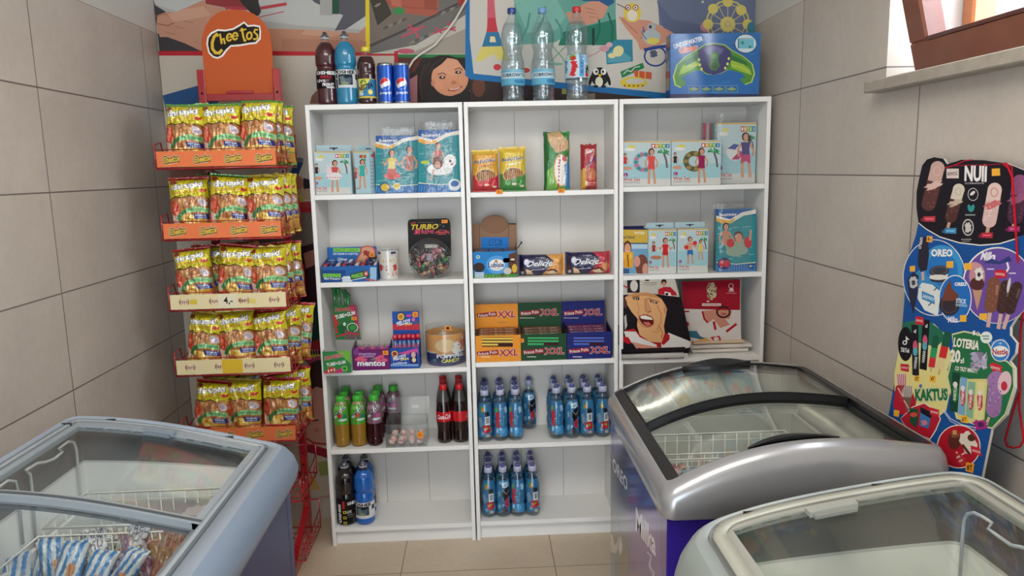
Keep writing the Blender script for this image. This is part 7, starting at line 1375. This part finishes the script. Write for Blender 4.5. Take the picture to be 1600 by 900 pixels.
for i, (c, nm) in enumerate((((170, 90, 84), 'dusty red'), ((120, 150, 176), 'pale blue'), ((176, 120, 110), 'salmon'), ((150, 160, 170), 'grey-blue'), ((180, 70, 74), 'red'), ((160, 150, 130), 'beige'))):
    A0 = c; ice_pack('ice_cream_pack', '%s ice cream wrapper standing in the wire basket of the purple freezer' % nm, F2.X0+.12+.062*i, -1.05-.03*(i % 3), .60, .07, .14, .026, d_swirl(c, tuple(int(v*.6) for v in c)), c, (-.7, .1*(i % 3-1), .3*(i % 2)), 'ice creams in the purple freezer', seed=i+3)
# ---------------------------------------------------------------- near right freezer: pale grey rim
GG = (146, 154, 150)
F3 = Fz('chest_freezer', 'near right chest freezer with a plain pale grey rim, cut by the picture edge', 1.0, 1.615, -2.50, -1.575, [(1.0, .812), (1.022, .824), (1.055, .843), (1.129, .869), (1.278, .903), (1.44, .927), (1.554, .937), (1.615, .939)], .690, -1)
F3.body((88, 92, 90), 'gloss', (.032, .02, .02, .02), inner=(232, 232, 220), dark=(232, 232, 220))
F3.rim([((.026, .012, .012, .012), 0, 0), ((.004, 0, 0, 0), .35, 0), ((0, 0, 0, 0), .6, 0), ((.010, .004, .002, .004), .86, -.004), ((.026, .012, .008, .012), 1, -.004), ((.040, .014, .012, .016), 1, .0)], GG, 'plastic', r=.07)
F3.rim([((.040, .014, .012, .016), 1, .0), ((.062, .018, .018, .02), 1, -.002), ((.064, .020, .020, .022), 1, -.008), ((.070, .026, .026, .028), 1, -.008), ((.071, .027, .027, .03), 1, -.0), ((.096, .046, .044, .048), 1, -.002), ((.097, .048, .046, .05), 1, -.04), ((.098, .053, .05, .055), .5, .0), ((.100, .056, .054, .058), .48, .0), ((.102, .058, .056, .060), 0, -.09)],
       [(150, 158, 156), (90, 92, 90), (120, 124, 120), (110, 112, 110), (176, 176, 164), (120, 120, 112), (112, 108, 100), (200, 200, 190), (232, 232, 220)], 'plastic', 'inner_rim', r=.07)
lid(F3, (.098, .048), -2.06, -1.62, -.010, 0, (160, 160, 150), handle=lip_handle(F3, 1.245, 1.335, -1.640, -.004, (160, 162, 154)), side_w=.014, back_w=.012)
lid(F3, (.098, .048), -2.45, -2.03, -.024, 0, (150, 150, 142))
for x in (1.155, 1.405): mb = MB(); mb.box(x-.012, x+.012, -1.6015, -1.5985, F3.z(x)-.006, F3.z(x)+.001, (24, 26, 28), 'plastic'); mb.build('rim_clip', F3.t, 'parent')
hanger(F3, 1.545, [(1500, 900), (1504, 840), (1507, 812), (1512, 803), (1522, 801), (1536, 808), (1550, 817), (1544, 826), (1560, 838), (1580, 852), (1600, 856), (1640, 870)])
wire_basket(F3, F3.X0+.07, F3.X1-.10, -2.38, -1.92, .70, .52, 18, 12)
# ================================================================== ICE CREAM MENU BOARD, leaning against the right wall
p0 = np.array([1.800, -1.2, 1.52]); p1 = np.array([1.738, -1.2, .86]); tv = (p1-p0)/np.linalg.norm(p1-p0); nv = np.cross(tv, (0, 1, 0)); nv = nv if nv[0] < 0 else -nv
out = [(1460, 245.6), (1449, 249), (1441, 258), (1437, 275), (1432, 300), (1432, 325), (1435, 348), (1431, 368), (1420, 400), (1415, 425), (1413, 470), (1410, 505), (1399.6, 586), (1389, 645), (1372, 725), (1368, 790), (1528, 800), (1533, 749), (1549, 671), (1572, 648), (1585, 606), (1584.7, 575), (1577, 564), (1586, 552), (1588, 536), (1578, 523.6), (1578, 511), (1594, 486), (1606, 470), (1622, 400), (1622, 300), (1600, 266), (1574, 255.5), (1538, 250.5), (1502, 249.5), (1480, 257), (1474, 248)]
pm = onP(p0, nv); bt = thing('menu_board', 'tall cut-out ice cream menu board leaning against the right wall', 'poster board', (1.76, -1.2, .70))
mb = MB(); Pf = pm(np.array(out)); th = nv*-.006; n = len(out); V = [tuple(q) for q in Pf]+[tuple(q+th) for q in Pf]; tr = tessellate_polygon([[Vector((p[0], p[1], 0)) for p in out]])
mb.add(V, [tuple(t) for t in tr]+[tuple(n+i for i in t) for t in tr], (24, 80, 150), 'print'); mb.add(V, [(i, (i+1) % n, n+(i+1) % n, n+i) for i in range(n)], (206, 200, 186), 'print')
A = Art(1370, 230, 3.335); W_ = (236, 232, 226)
blk = [(300, 52), (262, 64), (240, 92), (224, 150), (208, 230), (207, 310), (218, 392), (260, 425), (330, 465), (430, 495), (540, 508), (640, 500), (720, 476), (850, 420), (840, 250), (767, 122), (680, 86), (560, 68), (440, 66), (365, 90), (345, 60)]
A.poly([(p[0], p[1]+6) for p in blk[6:13]]+[(850, 400), (218, 380)], W_); A.poly(blk, (28, 24, 34))
def bar(x, y, L, w_, rot, c1, c2, c3, stick=True):
    r = math.radians(rot); ux, uy = math.sin(r), -math.cos(r)
    if stick: A.line([(x-ux*L*.5, y-uy*L*.5), (x-ux*L*.68, y-uy*L*.68)], w_*.25, (206, 160, 130))
    A.line([(x-ux*L*.36, y-uy*L*.36), (x+ux*L*.36, y+uy*L*.36)], w_, c2); A.ell(x-ux*L*.38, y-uy*L*.38, w_*.5, w_*.5, c2); A.ell(x+ux*L*.36, y+uy*L*.36, w_*.5, w_*.5, c1); A.line([(x+ux*L*.08, y+uy*L*.08), (x+ux*L*.36, y+uy*L*.36)], w_*.95, c1); A.ring(x+ux*L*.3, y+uy*L*.3, w_*.24, w_*.3, 4, c3); A.ell(x, y, w_*.62, w_*.25, c3, rot=-20, wob=.6)
    rs = random.Random(int(x))
    for k in range(14): q = rs.uniform(-.44, -.05)*L; o_ = rs.uniform(-.4, .4)*w_; A.ell(x+ux*q-uy*o_, y+uy*q+ux*o_, 4, 3, tuple(min(255, v+36) for v in c2), n=6)
bar(295, 200, 260, 74, 14, (206, 170, 160), (96, 56, 56), (226, 190, 180), False); bar(408, 290, 200, 62, 16, (216, 206, 190), (84, 50, 48), (200, 180, 160)); bar(602, 300, 220, 74, 10, (226, 196, 190), (214, 180, 176), (200, 110, 110)); bar(735, 270, 240, 84, 8, (140, 80, 120), (76, 44, 66), (150, 90, 120))
A.text('NUII', 516, 138, 116, 84, (240, 236, 236), bold=.07, rot=2); A.rect(364, 112, 428, 162, (226, 206, 200)); A.text('NOWOSC', 396, 138, 54, 20, (40, 30, 40), bold=.03, rot=-4); A.text('ICE CREAM ADVENTURE', 510, 188, 100, 8, (200, 196, 196)); A.poly([(600, 112), (642, 110), (644, 148), (600, 150)], (240, 176, 60)); 
A.ring(502, 246, 26, 32, 3, (220, 216, 216)); A.ell(500, 240, 16, 8, (226, 222, 220), rot=-40); A.ell(484, 318, 9, 20, (50, 150, 150), rot=-16); A.ell(500, 318, 9, 20, (50, 150, 150), rot=16); A.rect(462, 350, 514, 356, (150, 170, 170)); A.ell(476, 418, 30, 44, (206, 200, 196)); A.ell(476, 418, 25, 38, (34, 30, 38)); A.ell(476, 418, 17, 28, (206, 200, 196), wob=.5); A.rect(440, 478, 494, 482, (180, 176, 176)); A.rect(446, 488, 486, 491, (180, 176, 176))
for (x, y, c) in ((274, 373, (196, 60, 76)), (384, 435, (70, 140, 190)), (574, 458, (180, 44, 66)), (716, 425, (170, 50, 110))): A.poly([(x-30, y-12), (x+32, y-14), (x+30, y+16), (x-30, y+14)], c); A.rect(x-20, y-2, x+22, y+4, tuple(min(255, v+70) for v in c)); A.ell(x-36, y+4, 9, 9, tuple(int(v*.7) for v in c), wob=.6)
A.line([(355, 108), (400, 96), (460, 70), (500, 66)], 6, (176, 30, 50)); A.line([(400, 96), (560, 92), (670, 86)], 5, (150, 26, 44)); A.line([(560, 90), (572, 100)], 8, (196, 80, 90)); A.ell(672, 88, 11, 9, (190, 30, 50)); A.line([(672, 88), (706, 100), (708, 150)], 8, (176, 30, 50))
# oreo circle
A.ell(300, 680, 164, 200, W_, n=40); A.ell(300, 680, 160, 196, (24, 84, 160), n=40); A.ell(340, 640, 110, 130, (60, 150, 210), n=30); A.ell(340, 650, 84, 104, (40, 120, 196), n=30); A.poly([(160, 700), (220, 640), (330, 720), (330, 860), (250, 850)], (60, 140, 200))
A.text('OREO', 340, 551, 112, 40, (240, 240, 242), bold=.08, out=(24, 60, 130), ow=.05); A.ell(326, 668, 46, 34, (226, 222, 214)); A.ell(326, 646, 52, 30, (60, 60, 70), rot=-6); A.ring(326, 644, 40, 21, 5, (100, 100, 110), rot=-6); A.ell(326, 692, 48, 12, (50, 50, 60)); A.ell(322, 678, 48, 14, (230, 226, 216))
A.poly([(222, 480), (246, 464), (268, 480), (274, 560), (262, 640), (230, 650), (214, 610)], (44, 40, 56)); A.line([(240, 650), (242, 694)], 14, (200, 170, 150)); A.text('cream', 230, 500, 60, 14, (220, 220, 226), rot=-80, bold=.03)
A.poly([(236, 706), (290, 716), (340, 760), (324, 830), (320, 880), (250, 850), (214, 790), (220, 730)], (226, 230, 226)); 
for k in range(16): A.ell(226+(k*29) % 90, 730+(k*41) % 120, 4, 3, (60, 70, 90), n=6)
A.poly([(236, 748), (300, 776), (304, 820), (236, 790)], (60, 140, 196)); A.text('SANDWICH', 270, 784, 60, 18, (230, 236, 240), rot=20, bold=.04); A.poly([(160, 690), (190, 650), (220, 670), (214, 760), (192, 872), (170, 790)], (40, 44, 66)); A.ell(192, 704, 22, 32, (196, 196, 196), wob=.3); A.ell(192, 706, 10, 14, (60, 60, 80), wob=.5)
# milka circle
A.ell(630, 720, 184, 200, W_, n=40); A.ell(632, 722, 179, 195, (108, 78, 160), n=40); A.text('Milka', 584, 568, 76, 46, (240, 236, 242), bold=.06, rot=4, shear=.2); A.poly([(556, 604), (600, 580), (640, 596), (690, 566), (706, 592), (640, 610)], (50, 60, 120)); A.line([(680, 600), (688, 630), (676, 650)], 10, (230, 230, 236)); A.rect(576, 632, 612, 638, (216, 206, 226)); A.rect(690, 654, 726, 660, (216, 206, 226))
A.poly([(500, 740), (552, 744), (524, 852)], (196, 150, 120)); A.ell(524, 672, 42, 70, (196, 140, 150)); A.ell(524, 712, 38, 34, (84, 44, 46)); A.ell(534, 660, 22, 36, (226, 222, 216), wob=.5); A.ell(534, 664, 9, 12, (60, 44, 44)); A.ell(512, 616, 24, 18, (206, 150, 160))
for (x, y, L, w_, rot, c) in ((604, 770, 170, 68, 8, (124, 78, 60)), (664, 780, 170, 56, 10, (70, 46, 44)), (714, 786, 170, 56, 18, (64, 42, 40))):
    r = math.radians(rot); ux, uy = math.sin(r), -math.cos(r); A.line([(x-ux*90, y-uy*90), (x-ux*170, y-uy*170)], 20, (206, 170, 160)); A.line([(x-ux*60, y-uy*60), (x+ux*60, y+uy*60)], w_, c); A.ell(x+ux*60, y+uy*60, w_/2, w_/2, c); A.ell(x-ux*60, y-uy*60, w_/2, w_/2, c); A.line([(x+w_*.3+ux*50, y+uy*50), (x+w_*.3, y)], 12, tuple(min(255, v+40) for v in c))
    for k in range(10): A.ell(x+math.sin(k*2.1)*w_*.3, y-60+k*13, 5, 4, tuple(min(255, v+26) for v in c), n=6)
A.poly([(612, 650), (630, 638), (676, 642), (680, 680), (620, 684)], (196, 34, 50)); A.text('NOWOSC', 645, 662, 50, 14, (236, 206, 206), rot=6, bold=.04); A.ell(690, 720, 8, 40, (214, 206, 206), rot=10); 
# small oreo-milka circle
A.ell(410, 790, 86, 124, W_, n=36); A.ell(410, 790, 81, 119, (34, 110, 190), n=36); A.text('OREO', 438, 714, 62, 20, (236, 238, 240), bold=.08); A.ell(380, 822, 54, 56, (56, 46, 56)); A.ring(380, 822, 40, 42, 5, (84, 76, 86)); A.poly([(340, 800), (356, 740), (384, 690), (396, 740), (428, 770), (420, 800)], (120, 66, 50)); A.text('STICK', 442, 802, 54, 24, (220, 236, 240), bold=.05, rot=6); A.text('SANDWICH', 442, 824, 60, 14, (180, 216, 230), bold=.04, rot=6)
for (x, y, w_, h) in ((382, 611, 36, 36), (477, 621, 40, 36), (187, 633, 28, 30), (452, 892, 34, 36), (556, 882, 40, 34)): A.poly([(x-w_/2, y-h/2+2), (x+w_/2, y-h/2), (x+w_/2, y+h/2), (x-w_/2, y+h/2)], (240, 180, 60))
A.poly([(262, 462), (292, 464), (290, 496), (260, 494)], (240, 170, 70)); A.text('8,-', 276, 480, 20, 20, (40, 26, 20), bold=.05)
# lower half in the second view
B = Art(1370, 480, 3.214); A.x0, A.y0, A.sc = 1370, 480, 3.214
A.text('Milka', 384, 62, 50, 30, (236, 230, 240), bold=.05); 
A.poly([(132, 86), (200, 66), (290, 84), (340, 130), (380, 250), (350, 330), (120, 330), (100, 280)], (226, 218, 150)); A.poly([(130, 80), (200, 64), (270, 76), (330, 118), (345, 160), (300, 200), (220, 180), (130, 150)], (36, 110, 86)); 
A.poly([(100, 280), (360, 320), (375, 400), (350, 520), (300, 560), (90, 420), (90, 330)], (230, 216, 140))
# tiktok-like dark oval
A.ell(146, 185, 38, 86, (20, 20, 24), n=28); A.text('TikTok', 144, 216, 46, 22, (236, 236, 238), bold=.05, rot=8); A.ring(142, 178, 9, 9, 5, (236, 236, 238)); A.line([(151, 180), (150, 152), (162, 164)], 6, (236, 236, 238))
for (x0, x1, y0, y1, dx) in ((176, 210, 86, 348, 4), (232, 268, 60, 318, -16)):
    A.poly([(x0, y0), (x1, y0+6), (x1+dx, y1), (x0+dx, y1-8)], (24, 24, 32)); A.ell((x0+x1)/2+dx*.4, (y0+y1)/2-20, 12, 30, (210, 90, 120)); A.ell((x0+x1)/2+dx*.5, (y0+y1)/2+6, 12, 22, (90, 170, 190)); A.text('HARIBAR', (x0+x1)/2+dx*.8, y1-70, 60, 14, (226, 226, 226), rot=-84, bold=.04); A.text('d', (x0+x1)/2, y0+34, 12, 18, (236, 236, 236), bold=.04)
A.poly([(196, 46), (236, 50), (240, 92), (194, 84)], (196, 40, 56)); A.text('NOWOSC', 216, 68, 36, 12, (236, 206, 206), rot=8, bold=.04); A.poly([(120, 284), (164, 288), (162, 326), (122, 318)], (196, 40, 56)); A.text('NOWOSC', 142, 304, 36, 11, (236, 206, 206), rot=8, bold=.04)
def lolly(x0, y0, x1, y1, w_, cols):
    k = len(cols); A.line([(x0+(x1-x0)*1.0, y0+(y1-y0)*1.0), (x0+(x1-x0)*1.16, y0+(y1-y0)*1.16)], w_*.3, (206, 176, 130))
    for i, c in enumerate(cols): A.line([(x0+(x1-x0)*i/k, y0+(y1-y0)*i/k), (x0+(x1-x0)*(i+1)/k, y0+(y1-y0)*(i+1)/k)], w_, c)
    A.ell(x0, y0, w_/2, w_/2, cols[0])
lolly(298, 156, 276, 302, 32, [(26, 90, 66), (50, 150, 100), (214, 50, 56)]); lolly(356, 140, 318, 312, 38, [(26, 90, 66), (210, 44, 52), (226, 206, 150)])
A.poly([(190, 345), (216, 342), (216, 376), (190, 372)], (242, 180, 56)); A.text('5T', 203, 360, 18, 18, (50, 30, 20), bold=.04); A.poly([(266, 342), (298, 346), (296, 380), (266, 374)], (242, 180, 56)); A.text('4T', 282, 360, 18, 20, (50, 30, 20), bold=.04)
# lottery panel
A.poly([(378, 134), (440, 118), (520, 134), (560, 170), (600, 250), (660, 270), (690, 300), (694, 400), (650, 540), (580, 612), (490, 590), (400, 560), (372, 440), (350, 350), (378, 250), (384, 190)], (214, 214, 160)); A.poly([(384, 140), (440, 126), (512, 140), (555, 176), (598, 256), (656, 276), (684, 305), (688, 400), (645, 535), (580, 604), (500, 584), (410, 556), (380, 440), (360, 350), (384, 250)], (40, 112, 72)); A.poly([(372, 440), (420, 360), (560, 360), (540, 590), (410, 562)], (216, 206, 130))
A.text('LOTERIA', 452, 184, 130, 48, (238, 234, 220), bold=.07, rot=8, out=(90, 70, 50), ow=.03); A.text('20', 396, 246, 52, 66, (238, 234, 220), bold=.08, rot=4, out=(90, 70, 50), ow=.03); A.text('zl', 430, 268, 20, 26, (238, 234, 220), bold=.05); A.text('CO TRZY MINUTY', 452, 314, 116, 22, (236, 232, 220), bold=.06, rot=8); A.rect(484, 118, 496, 140, W_); A.ring(510, 134, 8, 9, 3, W_)
A.ell(552, 152, 30, 30, (226, 232, 226)); A.rect(530, 142, 566, 148, (90, 140, 120)); A.rect(536, 156, 566, 162, (90, 140, 120)); rs = random.Random(6)
for k in range(26): A.poly([(q[0]+rs.uniform(466, 548), q[1]+rs.uniform(216, 316)) for q in ((0, 0), (16, 3), (14, 12), (-2, 9))], ((176, 166, 196), (140, 130, 150), (206, 200, 214))[k % 3])
A.poly([(575, 172), (640, 156), (670, 196), (664, 262), (620, 276), (578, 240)], (60, 130, 200)); A.ring(622, 218, 46, 54, 4, W_); A.ell(622, 222, 42, 28, (236, 234, 230)); A.text('Nestle', 622, 224, 76, 30, (176, 30, 60), bold=.05); A.text('*', 622, 184, 14, 14, (220, 232, 240), bold=.05)
A.poly([(566, 288), (590, 278), (630, 296), (630, 330), (586, 322)], (206, 36, 56)); A.text('NOWOSC', 598, 306, 50, 14, (240, 210, 210), rot=14, bold=.04)
A.line([(600, 380), (590, 500)], 74, (156, 116, 166)); A.ell(604, 370, 48, 50, (160, 120, 170)); A.ell(588, 510, 38, 44, (156, 112, 162)); A.ell(644, 380, 34, 60, (226, 190, 196), rot=10); A.ell(642, 396, 16, 24, (196, 50, 70)); A.line([(566, 552), (552, 590)], 14, (206, 170, 150)); A.ell(520, 590, 36, 26, (170, 40, 130), wob=.6); A.ell(524, 590, 16, 14, (80, 40, 90), wob=.5)
for k in range(26): A.ell(rs.uniform(562, 630), rs.uniform(340, 540), 5, 4, ((126, 86, 146), (190, 160, 196))[k % 2], n=6)
for (x, y0, y1, c, w_) in ((396, 326, 530, (26, 70, 50), 40), (434, 350, 545, (120, 170, 206), 34), (474, 372, 560, (130, 180, 150), 36), (520, 370, 570, (226, 216, 150), 40)):
    A.poly([(x-w_/2+6, y0), (x+w_/2+6, y0+6), (x+w_/2-8, y1), (x-w_/2-8, y1-10)], c); A.ell(x, (y0+y1)/2, w_*.36, 50, (196, 50, 60) if c[0] > 100 else (50, 130, 80), wob=.2); A.ell(x, (y0+y1)/2-40, w_*.3, 14, (230, 220, 210)); A.text('SORBET' if c[0] > 100 else 'KAKTUS', x-1, (y0+y1)/2+4, 70, 14, (236, 226, 216), rot=-84, bold=.05)
A.poly([(424, 546), (460, 546), (460, 584), (424, 578)], (242, 180, 56)); A.text('6T', 441, 564, 22, 20, (90, 60, 30), bold=.04)
A.text('KAKTUS', 276, 440, 164, 62, (30, 110, 60), rot=-1, bold=.09, out=(232, 240, 220), ow=.05, out2=(24, 80, 46), ow2=.08); A.ell(222, 396, 8, 10, (90, 110, 170))
# red cone panels
A.poly([(96, 400), (120, 380), (180, 420), (200, 480), (170, 560), (110, 530), (84, 500)], (186, 30, 50)); A.poly([(180, 500), (240, 480), (300, 520), (325, 560), (300, 620), (270, 668), (160, 620), (120, 560)], W_); A.poly([(182, 504), (240, 484), (298, 524), (320, 560), (296, 616), (268, 660), (160, 616), (122, 560)], (186, 30, 50))
for (x, y) in ((126, 366), (156, 426)):
    A.ell(x, y, 26, 36, (226, 200, 200)); 
    for k in range(5): A.line([(x-20+k*10, y-30), (x-14+k*8, y+30)], 4, (190, 60, 80) if x < 140 else (60, 110, 60))
    A.poly([(x-24, y+26), (x+24, y+26), (x, y+110)], (176, 60, 60) if x < 140 else (120, 90, 80)); A.line([(x-18, y+40), (x+8, y+84)], 5, (230, 200, 190))
A.poly([(166, 506), (210, 512), (212, 560), (200, 606), (168, 580)], (36, 80, 56)); A.ell(188, 540, 18, 12, (214, 80, 70)); A.poly([(222, 506), (276, 540), (262, 610), (216, 596)], (60, 120, 180)); A.poly([(220, 500), (280, 530), (274, 560), (222, 530)], (24, 24, 40)); A.ell(240, 580, 16, 14, (206, 130, 150), wob=.5); A.poly([(268, 502), (316, 516), (314, 552), (270, 540)], (206, 36, 56)); A.text('NOWOSC', 292, 528, 40, 12, (240, 210, 210), rot=12, bold=.04); A.poly([(88, 514), (116, 520), (112, 552), (86, 546)], (242, 180, 56))
A.line([(336, 510), (372, 560), (430, 590), (500, 606)], 4, (206, 220, 232)); A.line([(336, 520), (372, 572), (430, 602), (500, 618)], 3, (206, 220, 232))
A.ell(414, 700, 110, 110, W_, n=36); A.ell(414, 700, 105, 105, (186, 26, 44), n=36); A.ell(392, 670, 34, 46, (96, 44, 36)); A.ell(396, 640, 22, 16, (140, 80, 60), wob=.4); A.rect(384, 618, 404, 640, (206, 150, 90)); A.ell(462, 680, 40, 60, (230, 216, 200), rot=-20, wob=.3); A.ell(478, 656, 20, 18, (90, 50, 40), rot=20); A.line([(432, 690), (470, 740)], 14, (90, 50, 40)); A.poly([(396, 720), (450, 760), (436, 800), (410, 780)], (196, 60, 60)); 
for k in range(10): A.ell(404+(k*13) % 44, 730+(k*19) % 54, 6, 4, (232, 206, 200), n=6)
A.poly([(474, 694), (520, 708), (530, 748), (478, 736)], (206, 36, 56)); A.text('NOWOSC', 503, 724, 44, 12, (240, 210, 210), rot=16, bold=.04); A.poly([(450, 778), (494, 786), (486, 834), (448, 822)], (242, 160, 46)); A.text('8T', 469, 806, 28, 26, (50, 30, 20), bold=.05)
A.apply(mb, pm, nv, 'print', eps=3e-5); mb.build('printed_panel', bt, 'parent')
# red cord it hangs by
mb = MB(); q = [(1576, 256), (1584, 262), (1590, 276), (1596, 310), (1602, 400), (1597, 460), (1591, 520), (1589, 580), (1590, 610), (1580, 640), (1571, 672), (1567, 688), (1570, 697), (1580, 700), (1590, 698), (1596, 688), (1593, 665), (1589, 640), (1590, 610)]
pts = [at(a, b, 0, 1.790 if b < 300 else 1.795) for a, b in q]; pts = [(1.778 if q[i][1] < 460 else 1.80, p[1], p[2]) for i, p in enumerate(pts)]
mb.tube([tuple(p) for p in pts], .0022, (190, 26, 40), 'fabric', 6); mb.build('red_cord', bt, 'parent')
